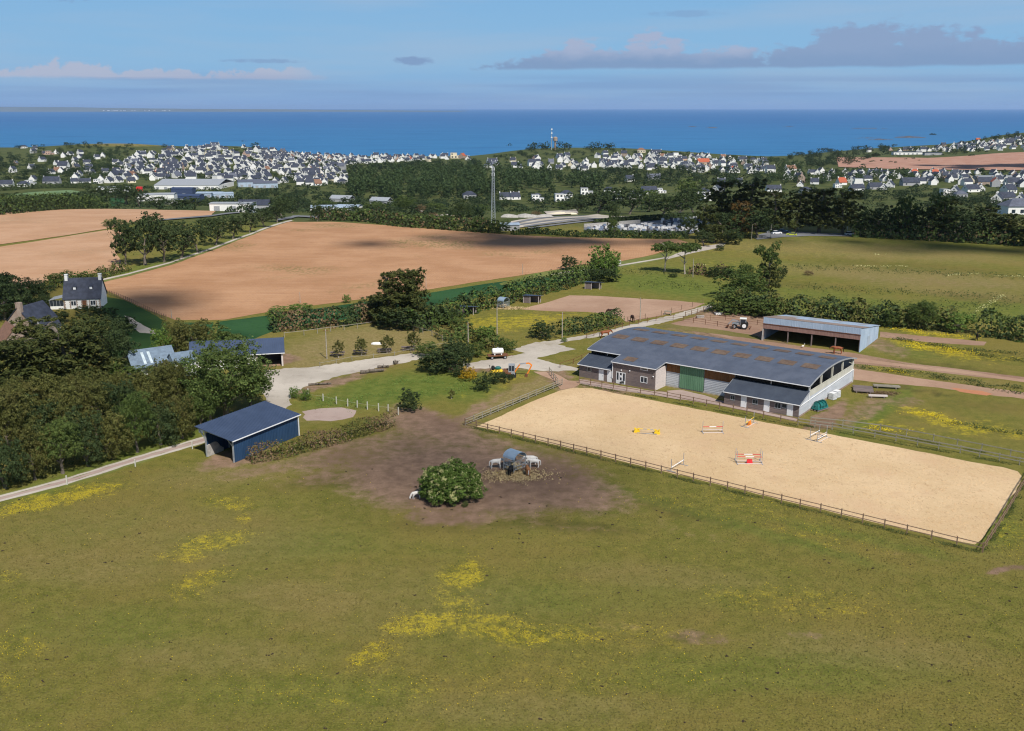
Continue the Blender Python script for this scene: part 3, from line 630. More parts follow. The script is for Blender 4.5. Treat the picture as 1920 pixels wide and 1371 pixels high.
def make_crown(name, kind, n, leaf, mat, seed, elong=1.0):
    r = np.random.default_rng(seed); lobes = []
    if kind == 'round':
        for i in range(16):
            th = i*2.4+r.uniform(-.3, .3); z = .34+.52*((i+.5)/16)+r.uniform(-.05, .05); rr = .34*math.sqrt(max(.05, 1-((z-.52)/.42)**2))*r.uniform(.8, 1.1)
            s = r.uniform(.13, .20); lobes.append((rr*math.cos(th), rr*math.sin(th), z, s*1.1, s*1.1, s*.85))
        lobes.append((0, 0, .56, .30, .30, .30)); lobes.append((0, 0, .80, .18, .18, .15))
    elif kind == 'bush':
        for i in range(15):
            th = i*2.4+r.uniform(-.3, .3); z = .18+.58*((i+.5)/15); rr = .34*math.sqrt(max(.06, 1-((z-.22)/.72)**2))*r.uniform(.85, 1.1)
            s = r.uniform(.10, .19); lobes.append((rr*math.cos(th)*r.uniform(.85, 1.1), rr*math.sin(th), z*r.uniform(.85, 1.08), s*1.15, s*1.15, s))
        lobes.append((0, 0, .36, .27, .27, .34))
    elif kind == 'cypress':
        lean = r.uniform(-.10, .10, 2)
        for i in range(34):
            z = .14+.80*(i+.5)/34+r.uniform(-.05, .05); th = i*2.4+r.uniform(-.7, .7); w = .46*(1-z*.93)**.38*r.uniform(.35, 1.12)+.04
            s = r.uniform(.09, .19)*(1.2-.45*z); lobes.append((w*.8*math.cos(th)+lean[0]*z, w*.8*math.sin(th)+lean[1]*z, z+w*.10, s*1.4, s*1.3, s*.45))
        lobes.append((0, 0, .5, .15, .15, .34)); lobes.append((0, 0, .28, .25, .25, .18))
    elif kind == 'umbrella':
        for i in range(13):
            th = i*2.4; rr = .33*math.sqrt((i+.5)/13); s = r.uniform(.12, .19)
            lobes.append((rr*math.cos(th), rr*math.sin(th), .82-.25*rr+r.uniform(-.05, .06), s*1.2, s*1.2, s*.6))
    elif kind == 'poplar':
        for i in range(14):
            z = .10+.82*(i+.5)/14; th = i*2.4; w = .30*math.sin(math.pi*min(1, (z+.12)/1.1))**.7
            s = .16; lobes.append((w*.6*math.cos(th), w*.6*math.sin(th), z, s*1.15, s*1.15, s*.9))
        lobes.append((0, 0, .48, .24, .24, .40))
    elif kind == 'open':                                   # gappy, wind-shaped crown
        for i in range(9):
            th = i*2.4+r.uniform(-.4, .4); z = .42+.5*r.random(); rr = r.uniform(.12, .36); s = r.uniform(.09, .17)
            lobes.append((rr*math.cos(th), rr*math.sin(th), z, s*1.2, s*1.2, s*.7))
        lobes.append((0, 0, .72, .2, .2, .16))
    C_, N_ = blob_points(lobes, n, r)
    if kind in ('bush',): C_[:, 2] = np.maximum(C_[:, 2], .01+r.uniform(0, .03, n))
    if kind == 'cypress': N_ = N_*np.array([1, 1, 1.6])+np.array([0, 0, .5])
    v, f = leaves(C_, N_, leaf, r, elong)
    return np_mesh(name, v, f, mat)
def make_trunk(name, kind, seed, mat='bark'):
    r = random.Random(seed); m = MB()
    top = {'umbrella': .74, 'open': .6, 'round': .48, 'cypress': .85, 'poplar': .8, 'bush': .3}[kind]; rad = {'umbrella': .028, 'bush': .035, 'open': .03}.get(kind, .035)
    p = Vector((0, 0, -.02)); q = None; nseg = 5; lean = Vector((r.uniform(-.03, .03), r.uniform(-.03, .03), 0))
    for i in range(nseg):
        q = p+lean+Vector((r.uniform(-.012, .012), r.uniform(-.012, .012), (top+.02)/nseg)); m.tube(p, q, rad*(1-i*.13)*(1.35 if i == 0 else 1), rad*(1-(i+1)*.13), 7, False)
        if i >= 1:
            for k in range(3):
                th = r.uniform(0, 6.28); L = r.uniform(.16, .30)*({'poplar': .5, 'cypress': .45, 'bush': .7}.get(kind, 1)); e = q+Vector((L*math.cos(th), L*math.sin(th), L*r.uniform(.3, .9)))
                md = q.lerp(e, .5)+Vector((0, 0, .02)); m.tube(q, md, rad*.45, rad*.3, 5, False); m.tube(md, e, rad*.3, rad*.1, 5, False)
        p = q
    return m.mesh(name, mat)

PROTO = {}
def proto(key, kind, n, leaf, mat, seed, elong=1.0, tr='bark', cnt=2):
    PROTO[key] = [(make_crown('crown', kind, n, leaf, mat, seed+k*31, elong), make_trunk('trunk', kind, seed+k, tr)) for k in range(cnt)]
proto('oak', 'round', 15000, .0125, 'leaf_green', 11)
proto('oak_olive', 'round', 11000, .0145, 'leaf_olive', 23, cnt=3)
proto('thicket', 'bush', 10000, .0155, 'leaf_olive', 61, cnt=3)
proto('thicket_dark', 'bush', 10000, .0155, 'leaf_dark', 71, cnt=2)
proto('bush', 'bush', 5500, .020, 'leaf_green', 81, cnt=2)
proto('bush_bright', 'bush', 5500, .020, 'leaf_bright', 91, cnt=2)
proto('bush_dark', 'bush', 5500, .020, 'leaf_dark', 97, cnt=2)
proto('bush_brown', 'bush', 4500, .018, 'leaf_brown', 101, cnt=1)
proto('bush_blossom', 'bush', 4500, .020, 'leaf_bright', 103, cnt=1)
proto('gorse', 'bush', 3500, .020, 'gorse_bloom', 105, cnt=1)
proto('cypress', 'cypress', 14000, .0145, 'leaf_cypress', 111, 1.8, cnt=2)
proto('umbrella', 'umbrella', 6000, .018, 'leaf_green', 121, 1.2, 'pale_bark', cnt=2)
proto('open', 'open', 4500, .018, 'leaf_green', 131, 1.2, 'pale_bark', cnt=2)
proto('small', 'round', 2600, .030, 'leaf_olive', 141, tr='pale_bark', cnt=2)
proto('midround', 'round', 3600, .024, 'leaf_dark', 151, cnt=3)
proto('midgreen', 'round', 3600, .024, 'leaf_green', 161, cnt=2)
proto('midcypress', 'cypress', 4200, .026, 'leaf_cypress', 171, 1.6, cnt=2)
proto('midbronze', 'cypress', 3600, .026, 'leaf_bronze', 175, 1.6, cnt=1)
proto('far_round', 'bush', 700, .050, 'leaf_far', 181, cnt=4)
proto('far_bright', 'bush', 700, .050, 'leaf_far_bright', 191, cnt=2)
proto('far_poplar', 'poplar', 800, .050, 'leaf_far_bright', 201, cnt=3)
proto('far_pine', 'umbrella', 500, .055, 'leaf_far', 211, 1.2, cnt=2)
_pc = {}
def plant(px, py, wpx, hpx, key, name, label, cat='tree', group=None, parts=True, size=None, pos=None, trunk=True):
    """a tree or shrub whose foot stands at this place of the photograph, its size in photo pixels there"""
    p = pos or P(px, py); s = mpp(p); w = size[0] if size else wpx*s; h = size[1] if size else hpx*s/.97
    i = _pc.get(key, 0); _pc[key] = i+1; cm, tm = PROTO[key][i % len(PROTO[key])]
    a = random.uniform(0, 6.28)
    if parts:
        t = thing(name, label, cat, p, a, group); t.scale = (w*random.uniform(.92, 1.08), w*random.uniform(.92, 1.08), h)
        add_obj('crown', cm, t)
        if trunk: add_obj('trunk', tm, t)
        return t
    o = add_obj(name, cm); o.location = p; o.rotation_euler = (0, 0, a); o.scale = (w, w, h); return tag(o, label, cat, group)

def row(items, key, name, adj, where, cat='tree', group=None, parts=True, trunk=True):
    """several of one kind; each label says which one it is, counted from the left"""
    items = sorted(items)
    for i, (x, y, w, h) in enumerate(items):
        if len(items) == 1: lab = '%s %s' % (adj, where)
        else: lab = '%s, %s from the left %s' % (adj, ordn(i+1), where)
        plant(x, y, w, h, key, name, lab, cat, group or None, parts, trunk=trunk)

def hedge(name, path, w, h, mat, label, dens=26, leaf=.22,  seed=1, ragged=.25, kind_mats=None, world=False, cat='hedge'):
    r = np.random.default_rng(seed); pts = [Vector(p) if world else P(*p) for p in path]; Cs = []; Ns = []
    for a, b in zip(pts[:-1], pts[1:]):
        L = (b-a).length; n = int(L*(w+2*h)*dens/4*1.6)+20; d = (b-a).normalized(); nr = Vector((-d.y, d.x, 0))
        t = r.random(n); side = r.random(n); hh = h*(1+ragged*np.sin(t*L*.9+a.x)*.5+ragged*r.normal(0, .25, n))
        ww = w*(1+.2*np.sin(t*L*1.3+a.y))
        ang = r.uniform(-.25, math.pi+.25, n); rad = np.where(r.random(n) < .3, r.uniform(.5, .9, n), 1)
        u = np.cos(ang)*ww/2*rad; v = np.clip(np.sign(np.sin(ang))*np.abs(np.sin(ang))**.5, 0, 1)*hh*rad; v = np.where(np.abs(np.cos(ang)) > .8, v*r.random(n)**.5, v)
        base = np.array(a)[None]+np.outer(t*L, np.array(d)); base[:, 2] = hz_(base[:, 0], base[:, 1])
        Cs.append(base+np.outer(u, np.array(nr))+np.outer(np.maximum(v, .1), [0, 0, 1])+r.normal(0, .10, (n, 3)))
        Ns.append(np.outer(np.cos(ang), np.array(nr))+np.outer(np.sin(ang), [0, 0, 1]))
    Cs = np.concatenate(Cs); Ns = np.concatenate(Ns)
    v, f = leaves(Cs, Ns, leaf*1.25, r); o0 = pts[0]
    t = thing(name, label, cat, o0)
    mats = kind_mats or [mat]; sel = r.integers(0, len(mats), len(f)) if len(mats) > 1 else np.zeros(len(f), int)
    if len(mats) > 1:
        sel = ((np.sin(Cs[:, 0]*.7)+np.sin(Cs[:, 1]*.9+1)+r.normal(0, .8, len(Cs))) > .2).astype(int)*1
        if len(mats) == 3: sel = np.where(r.random(len(Cs)) < .12, 2, sel)
    me = np_mesh('foliage', v-np.array(o0), f, mats[0])
    for m_ in mats[1:]: me.materials.append(MAT[m_])
    me.polygons.foreach_set('material_index', sel.astype(np.int32))
    add_obj('foliage', me, t)
    # woody stems inside
    st = MB()
    for a, b in zip(pts[:-1], pts[1:]):
        L = (b-a).length
        for k in range(max(2, int(L/1.6))):
            q = a.lerp(b, (k+.5)/max(2, int(L/1.6)))-o0; st.tube(q-Vector((0, 0, .1)), q+Vector((random.uniform(-.3, .3), random.uniform(-.3, .3), h*.75)), .06, .02, 4, False)
    st.obj('stems', 'bark', t)
    return t

# ------------------------------------------------------------------ fences: every post and every rail a part
POSTM = MB().box(-.5, .5, -.5, .5, 0, 1)
RAILM = MB().box(0, 1, -.5, .5, -.5, .5)
_fm = {}
def unit(kind, mat):
    if (kind, mat) not in _fm: _fm[(kind, mat)] = (POSTM if kind == 'post' else RAILM).mesh(kind, mat)
    return _fm[(kind, mat)]
def fence(name, path, label, spacing=2.45, ph=1.25, pw=.12, rails=((1.12, .10, .035), (.62, .10, .035)), mat='rail_wood', railmat=None, world=False, cat='fence', post='post', rail='rail', railside=.07, lean=.02):
    pts = [Vector(p) if world else P(*p) for p in path]; o0 = pts[0].copy(); t = thing(name, label, cat, o0)
    nodes = []
    for a, b in zip(pts[:-1], pts[1:]):
        n = max(1, round((b-a).length/spacing)); nodes += [a.lerp(b, k/n) for k in range(n)]
    nodes.append(pts[-1])
    for n_ in nodes: n_.z = hz(n_.x, n_.y)
    for i, p in enumerate(nodes):
        o = add_obj(post, unit('post', mat), t); o.location = p-o0-Vector((0, 0, .05)); d = (nodes[min(i+1, len(nodes)-1)]-nodes[max(i-1, 0)])
        o.rotation_euler = (random.uniform(-lean, lean), random.uniform(-lean, lean), math.atan2(d.y, d.x)); o.scale = (pw, pw, ph*random.uniform(.97, 1.04)+.05)
    for a, b in zip(nodes[:-1], nodes[1:]):
        for (h, rh, rt) in rails:
            d = b-a; nr = Vector((-d.y, d.x, 0)).normalized()*-(pw/2+rt/2+.004) if railside else Vector()
            A = a-o0+nr+Vector((0, 0, h+random.uniform(-.02, .02))); B = b-o0+nr+Vector((0, 0, h+random.uniform(-.02, .02))); e = B-A
            o = add_obj(rail, unit('rail', railmat or mat), t); o.location = A; o.rotation_euler = e.to_track_quat('X', 'Z').to_euler(); o.scale = (e.length-.004, rt, rh)
    return t

def pole(px, py, hpx, label, name='telegraph_pole', lean=(0, 0), arm=True, r=.12, mat='pale_bark', cat='pole', group=None):
    p = P(px, py); s = mpp(p); h = hpx*s/.97; t = thing(name, label, cat, p, random.uniform(0, 3), group)
    m = MB().tube((0, 0, -.2), (lean[0], lean[1], h), r, r*.65, 8); m.obj('shaft', mat, t)
    if arm: MB().box(-.55+lean[0], .55+lean[0], -.04+lean[1], .04+lean[1], h-.35, h-.25).obj('crossarm', 'rust', t)
    return t
# ------------------------------------------------------------------ the big arched riding hall
BO = (47.728, 156.878, 0); BL = Vector((-.80193, .59742, 0)); RZ = math.atan2(BL.y, BL.x)   # local +x runs left along the front, local -y runs to the back... (right-handed frame)
def frame_empty(name, label, cat, o, rz): return thing(name, label, cat, o, rz)
# local frame: x = along the front (towards the left end), y = -depth  => depth d is drawn as y=-d
hall = frame_empty('riding_hall', 'large indoor riding hall with dark arched roof behind the sand arena', 'building', BO, RZ)
def D(d): return -d
def hb(m, l0, l1, d0, d1, z0, z1): return m.box(min(l0, l1), max(l0, l1), -max(d0, d1), -min(d0, d1), z0, z1)
LEN = 43.4
def archz(d): return 4.75+1.45*(1-((d-15.3)/11.9)**2)
def roofslab(name, l0, l1, ds, zf, mat, th=.10, parent=hall, rib=1.0):
    """sheet roof following zf(d), with standing ribs"""
    m = MB(); n = len(ds)
    for i in range(n-1):
        a, b = ds[i], ds[i+1]; za, zb = zf(a), zf(b)
        m.hexa([(l0, -b, zb-th), (l1, -b, zb-th), (l1, -a, za-th), (l0, -a, za-th), (l0, -b, zb), (l1, -b, zb), (l1, -a, za), (l0, -a, za)])
    k = int((l1-l0)/rib)
    for j in range(k+1):
        x = l0+(l1-l0)*j/k
        for i in range(n-1):
            a, b = ds[i], ds[i+1]; za, zb = zf(a), zf(b)
            m.hexa([(x-.03, -b, zb+.002), (x+.03, -b, zb+.002), (x+.03, -a, za+.002), (x-.03, -a, za+.002), (x-.02, -b, zb+.04), (x+.02, -b, zb+.04), (x+.02, -a, za+.04), (x-.02, -a, za+.04)])
    return m.obj(name, mat, parent)
main_roof = roofslab('roof', -.35, LEN+.35, [3.35+24.1*i/14 for i in range(15)], archz, 'barn_roof_sheet')
pz = lambda d: 4.18+(archz(3.35)-4.18)*(d+.35)/3.70
roofslab('porch_roof', 26.75, 36.2, [-.35, 1.5, 3.346], pz, 'barn_roof_sheet')
lz = lambda d: 2.30+(3.72-2.30)*(d+.35)/4.2
roofslab('lean_to_roof', -.25, 13.5, [-.35, 1.7, 3.85], lz, 'lean_roof_sheet')
lz2 = lambda d: 2.55+(3.86-2.55)*(d+.35)/4.2
roofslab('lean_to_roof', 36.25, LEN+.2, [-.35, 1.7, 3.85], lz2, 'lean_roof_sheet')
# gutters and barge boards
for (l0, l1, d, z) in ((-.35, 26.7, 3.28, archz(3.35)-.16), (36.25, LEN+.35, 3.28, archz(3.35)-.16), (26.75, 36.2, -.42, 4.03), (-.25, 13.5, -.42, 2.14), (36.25, LEN+.2, -.42, 2.39)):
    hb(MB(), l0, l1, d-.07, d+.062, z, z+.12).obj('gutter', 'white_paint', hall)
for (x, zf, a, b) in ((26.70, pz, -.35, 3.3), (36.22, pz, -.35, 3.3), (13.52, lz, -.35, 3.8), (-.30, lz, -.35, 3.8), (LEN+.22, lz2, -.35, 3.8)):
    MB().hexa([(x-.04, -b, zf(b)-.16), (x+.04, -b, zf(b)-.16), (x+.04, -a, zf(a)-.16), (x-.04, -a, zf(a)-.16), (x-.04, -b, zf(b)+.05), (x+.04, -b, zf(b)+.05), (x+.04, -a, zf(a)+.05), (x-.04, -a, zf(a)+.05)]).obj('barge_board', 'grey_paint', hall)
for x in (-.40, LEN+.40):
    m = MB(); n = 14
    for i in range(n):
        a = 3.35+24.1*i/n; b = 3.35+24.1*(i+1)/n
        m.hexa([(x-.04, -b, archz(b)-.2), (x+.04, -b, archz(b)-.2), (x+.04, -a, archz(a)-.2), (x-.04, -a, archz(a)-.2), (x-.04, -b, archz(b)+.06), (x+.04, -b, archz(b)+.06), (x+.04, -a, archz(a)+.06), (x-.04, -a, archz(a)+.06)])
    m.obj('barge_board', 'grey_paint', hall)
# translucent roof lights: two rows and one over the porch
def rooflight(l, d, w, dd, zf):
    m = MB(); za, zb = zf(d)+.045, zf(d+dd)+.045
    m.hexa([(l-w/2, -(d+dd), zb-.03), (l+w/2, -(d+dd), zb-.03), (l+w/2, -d, za-.03), (l-w/2, -d, za-.03), (l-w/2, -(d+dd), zb+.02), (l+w/2, -(d+dd), zb+.02), (l+w/2, -d, za+.02), (l-w/2, -d, za+.02)])
    m.obj('roof_light', 'roof_light_sheet', hall)
for i in range(10): rooflight(2.6+i*4.28, 10.2, 2.9, 2.4, archz)
for i in range(10): rooflight(2.4+i*4.28, 18.2, 2.9, 2.3, archz)
rooflight(33.4, -.1+1.1, 2.3, 1.9, pz)
# walls
def wall(name, l0, l1, d0, d1, z0, z1, mat, label=None):
    o = hb(MB(), l0, l1, d0, d1, z0, z1).obj(name, mat, hall)
    if label: o['label'] = label
    return o
def boards(l0, l1, d, z0, z1, mat, bh=.22, face=1, along='l', name='board', zmax=None):
    """horizontal boards, one part each"""
    n = int((z1-z0)/bh); bh = (z1-z0)/n
    for k in range(n):
        a = z0+k*bh; m = MB(); off = random.uniform(0, .012)
        if along == 'l': hb(m, l0, l1, d-.03-off, d+.02, a+.008, a+bh-.008)
        else: m.box(l0-.02, l0+.03+off, -max(d), -min(d), a+.008, a+bh-.008)
        m.obj(name, mat, hall)
def holes_front(l0, l1, z0, z1, openings, mat, d=0, bh=.26):
    """boarded front wall with openings cut out: boards stop at the frames"""
    n = round((z1-z0)/bh); bh = (z1-z0)/n
    for k in range(n):
        a, b = z0+k*bh, z0+(k+1)*bh; xs = [l0, l1]; cuts = sorted([(o[0], o[1]) for o in openings if o[2] < b-.05 and o[3] > a+.05])
        x = l0
        for c0, c1 in cuts:
            if c0 > x: hb(MB(), x, c0, d-.035-random.uniform(0, .01), d+.01, a+.008, b-.008).obj('board', mat, hall)
            x = c1
        if x < l1: hb(MB(), x, l1, d-.035-random.uniform(0, .01), d+.01, a+.008, b-.008).obj('board', mat, hall)
    hb(MB(), l0, l1, d+.02, d+.14, z0, z1).obj('inner_wall', 'concrete', hall)
def window(parent, l0, l1, z0, z1, d, lights=2, frame='white_paint', glass='glass', name='window'):
    m = MB(); t = .09
    hb(m, l0, l1, d-.08, d-.0, z0, z0+t); hb(m, l0, l1, d-.08, d-.0, z1-t, z1); hb(m, l0, l0+t, d-.08, d-.0, z0+t, z1-t); hb(m, l1-t, l1, d-.08, d-.0, z0+t, z1-t)
    for k in range(1, lights): x = l0+(l1-l0)*k/lights; hb(m, x-.04, x+.04, d-.08, d-.0, z0+t, z1-t)
    fr = m.obj(name, frame, parent)
    for k in range(lights):
        a = l0+(l1-l0)*k/lights+.06; b = l0+(l1-l0)*(k+1)/lights-.06; hb(MB(), a, b, d-.045, d-.02, z0+t, z1-t).obj('pane', glass, fr)
    return fr
def door(parent, l0, l1, z0, z1, d, mat='white_paint'):
    o = hb(MB(), l0, l1, d-.075, d-.0, z0, z1); dr = o.obj('door', mat, parent)
    hb(MB(), l0+.1, l0+.17, d-.12, d-.077, 1.0, 1.12).obj('handle', 'grey_paint', dr)
    return dr
PL = .35
# left annex
holes_front(36.0, LEN, 0, 2.42, [(40.7, 41.65, 1.35, 2.15), (37.95, 39.0, 0, 2.15), (36.15, 37.15, 0, 2.15)], 'weathered_boards')
window(hall, 40.7, 41.65, 1.35, 2.15, 0, 1, 'cream_boards'); door(hall, 37.95, 39.0, .03, 2.15, 0); door(hall, 36.15, 37.15, .03, 2.15, 0)
MB().prism([(0, 0), (3.7, 0), (3.7, 3.55), (0, 2.45)], 0, 1)
def endwall(x, zf, a, b, mat, th=.12, zb=0, name='end_wall'):
    MB().hexa([(x-th/2, -b, zb), (x+th/2, -b, zb), (x+th/2, -a, zb), (x-th/2, -a, zb), (x-th/2, -b, zf(b)-.13), (x+th/2, -b, zf(b)-.13), (x+th/2, -a, zf(a)-.13), (x-th/2, -a, zf(a)-.13)]).obj(name, mat, hall)
endwall(LEN-.06, lz2, .02, 3.6, 'weathered_boards')
# porch: glazed front doors, window, high window, floodlights
holes_front(27.0, 35.9, 0, 3.98, [(33.2, 35.2, 0, 2.35), (28.6, 30.05, 1.1, 2.25), (28.6, 30.05, 3.45, 3.92)], 'weathered_boards', -.02)
window(hall, 28.6, 30.05, 1.1, 2.25, -.02, 2); window(hall, 28.6, 30.05, 3.45, 3.92, -.02, 1)
for k in range(3):
    a = 33.2+k*.667; m = MB(); hb(m, a+.01, a+.657, -.10, -.04, .03, .75); hb(m, a+.01, a+.12, -.10, -.04, .75, 2.33); hb(m, a+.547, a+.657, -.10, -.04, .75, 2.33); hb(m, a+.12, a+.547, -.10, -.04, 2.2, 2.33)
    dr = m.obj('glazed_door', 'white_paint', hall); hb(MB(), a+.125, a+.542, -.075, -.05, .755, 2.195).obj('pane', 'glass', dr)
hb(MB(), 34.0, 34.4, -.14, -.105, 1.35, 1.75).obj('notice', 'white_paint', hall)
for l, z in ((34.1, 2.75), (32.3, 2.9), (27.4, 2.6)): MB().ico((l, .14, z), .13).obj('wall_lamp', 'white_paint', hall)
# the pale plank side of the porch, facing right: planks one by one
for k in range(14):
    a = k*.28; zt = a+.27; lo = .02
    b_ = 3.9 if pz(3.9)-.15 > zt else None
    dmax = 3.95
    # planks above the porch eave start farther back, following the roof slope
    d0 = .02 if zt < 4.0 else .02+(zt-4.0)/.18
    MB().box(26.93, 26.99+random.uniform(0, .01), -dmax, -d0, a+.01, zt).obj('plank', 'pale_boards', hall)
MB().box(26.995, 27.08, -3.95, -.03, 0, 3.95).obj('inner_wall', 'concrete', hall)
MB().box(35.84, 35.92, -3.95, -.03, 0, 3.95).obj('end_wall', 'weathered_boards', hall)
# centre: corrugated sheet below, brown boards above, green sliding door
def corr_front(l0, l1, d, z0, z1, mat, name, horiz=True, pitch=.3, amp=.035, parent=hall):
    m = MB()
    if horiz:
        n = int((z1-z0)/pitch)
        for k in range(n):
            a = z0+(z1-z0)*k/n; h = (z1-z0)/n
            hb(m, l0, l1, d-amp, d+.02, a+h*.5, a+h*.98); hb(m, l0, l1, d-.004, d+.02, a+h*.02, a+h*.46)
    else:
        n = int((l1-l0)/pitch)
        for k in range(n):
            a = l0+(l1-l0)*k/n; h = (l1-l0)/n
            hb(m, a+h*.5, a+h*.98, d-amp, d+.02, z0, z1); hb(m, a+h*.02, a+h*.46, d-.004, d+.02, z0, z1)
    return m.obj(name, mat, parent)
hb(MB(), 13.4, 27, 4.13, 4.25, 0, 4.6).obj('inner_wall', 'concrete', hall)
corr_front(24.15, 26.9, 4.05, .25, 2.85, 'corrugated_grey', 'corrugated_cladding'); corr_front(13.45, 19.2, 4.05, .25, 2.75, 'corrugated_grey', 'corrugated_cladding')
hb(MB(), 13.45, 26.9, 4.0, 4.12, 0, .24).obj('plinth', 'concrete', hall)
for l0, l1, z0 in ((24.15, 26.9, 2.88), (13.45, 19.2, 2.78)):
    n = int((l1-l0)/.28)
    for k in range(n): a = l0+(l1-l0)*k/n; hb(MB(), a+.006, a+(l1-l0)/n-.006, 4.03-random.uniform(0, .015), 4.1, z0, 4.55).obj('board', 'brown_boards', hall)
corr_front(19.3, 24.1, 3.93, .2, 4.5, 'green_sheet', 'sliding_door', False, .36)
hb(MB(), 13.6, 26.7, 3.80, 3.90, 4.50, 4.58).obj('door_rail', 'galvanised', hall)
# right lean-to: stables
holes_front(0, 13.4, 0, 2.10, [(11.4, 12.25, .95, 1.8), (9.25, 10.3, 0, 2.0), (7.2, 8.2, .95, 1.78), (5.1, 6.15, 0, 2.0), (3.1, 4.2, .9, 2.0), (2.1, 3.0, 1.2, 2.0), (1.0, 2.05, 0, 2.0)], 'weathered_boards')
for a, b, z0, z1, n in ((11.4, 12.25, .95, 1.8, 2), (7.2, 8.2, .95, 1.78, 2), (3.1, 4.2, .9, 2.0, 2), (2.1, 3.0, 1.2, 2.0, 1)): window(hall, a, b, z0, z1, 0, n, 'grey_paint')
for a in (9.25, 5.1, 1.0): door(hall, a, a+1.03, .02, 2.0, 0)
endwall(13.4, lz, .16, 4.0, 'corrugated_grey')
# gap under the main eave above the lean-tos: shade painted as near-black wall
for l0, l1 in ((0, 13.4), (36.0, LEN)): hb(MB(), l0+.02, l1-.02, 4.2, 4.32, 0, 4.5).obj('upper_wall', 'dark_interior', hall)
for l in (6.7, 39.7): hb(MB(), l-.08, l+.08, 4.0, 4.18, 3.4, 4.55).obj('wall_post', 'galvanised', hall)
# right gable: corrugated below, cream boards above, open bays under the arch between posts
GX = -.02
def gable_corr(d0, d1, z0, z1, mat, name):
    m = MB(); n = int((z1-z0)/.28)
    for k in range(n):
        a = z0+(z1-z0)*k/n; h = (z1-z0)/n; m.box(GX-.04, GX+.05, -d1, -d0, a+h*.5, a+h*.98); m.box(GX-.006, GX+.05, -d1, -d0, a+h*.02, a+h*.46)
    return m.obj(name, mat, hall)
gable_corr(4.15, 27.1, .3, 2.55, 'corrugated_grey', 'corrugated_cladding')
MB().box(GX-.05, GX+.1, -27.1, -.02, 0, .29).obj('plinth', 'stone', hall)
for k in range(76):
    a = 4.15+k*.3; MB().box(GX-.035-random.uniform(0, .02), GX+.05, -(a+.29), -a, 2.58, 3.62+.0*k).obj('board', 'cream_boards', hall)
MB().hexa([(GX-.04, -4.1, .3), (GX+.06, -4.1, .3), (GX+.06, -.05, .3), (GX-.04, -.05, .3), (GX-.04, -4.1, 3.6), (GX+.06, -4.1, 3.6), (GX+.06, -.05, 2.12), (GX-.04, -.05, 2.12)]).obj('lean_to_side', 'corrugated_grey', hall)
for d in (4.3, 9.9, 15.4, 20.8, 26.6): MB().box(GX-.06, GX+.22, -(d+.16), -(d-.16), 3.63, archz(d)-.12).obj('gable_post', 'cream_boards', hall)
MB().box(GX-.09, GX-.045, -27.1, -4.1, 3.56, 3.68).obj('sill_rail', 'cream_boards', hall)
MB().beam((GX-.03, -26.6, 3.7), (GX-.03, -24.2, 4.5), .1).obj('brace', 'cream_boards', hall)
MB().beam((GX-.12, -26.9, 2.6), (GX-.12, .3, 1.95), .11).obj('drain_pipe', 'white_paint', hall)
MB().beam((GX-.14, -26.9, .1), (GX-.14, -26.9, 2.55), .1).obj('drain_pipe', 'white_paint', hall)
MB().beam((GX-.14, -4.0, 1.9), (GX-.14, -4.0, 4.4), .1).obj('drain_pipe', 'white_paint', hall)
for l in (35.98,): MB().beam((l, .12, .9), (l, .12, 4.0), .1).obj('drain_pipe', 'white_paint', hall)
# dark floor and back wall, left gable
MB().box(.2, LEN-.2, -27.0, -4.35, .01, .05).obj('sand_floor', 'concrete', hall)
hb(MB(), 0, LEN, 27.0, 27.15, 0, 4.5).obj('back_wall', 'corrugated_grey', hall)
MB().box(LEN-.12, LEN+.02, -27.0, -4.2, 0, 4.6).obj('end_wall', 'cream_boards', hall)

# ------------------------------------------------------------------ blue open shelter by the lane
sh = thing('field_shelter', 'navy blue steel shelter with open end beside the twiggy hedge', 'shelter', (-40.32, 135.20, 0), math.atan2(.876, .482))
# local x along the blue wall (away), local +y towards the low left side
SW, SLn = 5.9, 13.9
def corr_sheet(m, x0, x1, y0, y1, z0, z1, pitch=.33):
    n = int((x1-x0)/pitch)
    for k in range(n):
        a = x0+(x1-x0)*k/n; h = (x1-x0)/n; m.box(a+h*.5, a+h*.96, y0-.03, y1, z0, z1); m.box(a+h*.02, a+h*.46, y0, y1, z0, z1)
m = MB(); corr_sheet(m, .1, SLn, -.02, .04, .05, 3.35); m.obj('blue_wall', 'blue_sheet', sh)
m = MB(); corr_sheet(m, .1, SLn, SW-.3, SW-.24, .0, 3.6); m.obj('side_wall', 'blue_sheet', sh)
MB().box(SLn-.1, SLn, .05, SW-.35, 0, 3.5).obj('end_wall', 'blue_sheet', sh)
zr = lambda y: 3.50+.155*(y+.4)
m = MB(); n = 40
y0, y1, x0, x1 = -.40, SW+1.05, -.55, SLn+.35
for (a, b) in ((x0, x1),):
    m.hexa([(a, y0, zr(y0)-.08), (b, y0, zr(y0)-.08), (b, y1, zr(y1)-.08), (a, y1, zr(y1)-.08), (a, y0, zr(y0)), (b, y0, zr(y0)), (b, y1, zr(y1)), (a, y1, zr(y1))])
for k in range(n+1):
    x = x0+.03+(x1-x0-.06)*k/n; m.hexa([(x-.05, y0, zr(y0)+.002), (x+.05, y0, zr(y0)+.002), (x+.05, y1, zr(y1)+.002), (x-.05, y1, zr(y1)+.002), (x-.025, y0, zr(y0)+.06), (x+.025, y0, zr(y0)+.06), (x+.025, y1, zr(y1)+.06), (x-.025, y1, zr(y1)+.06)])
m.obj('roof', 'blue_roof_sheet', sh)
MB().box(x0, x1, y0-.13, y0-.01, zr(y0)-.10, zr(y0)+.02).obj('gutter', 'white_paint', sh)
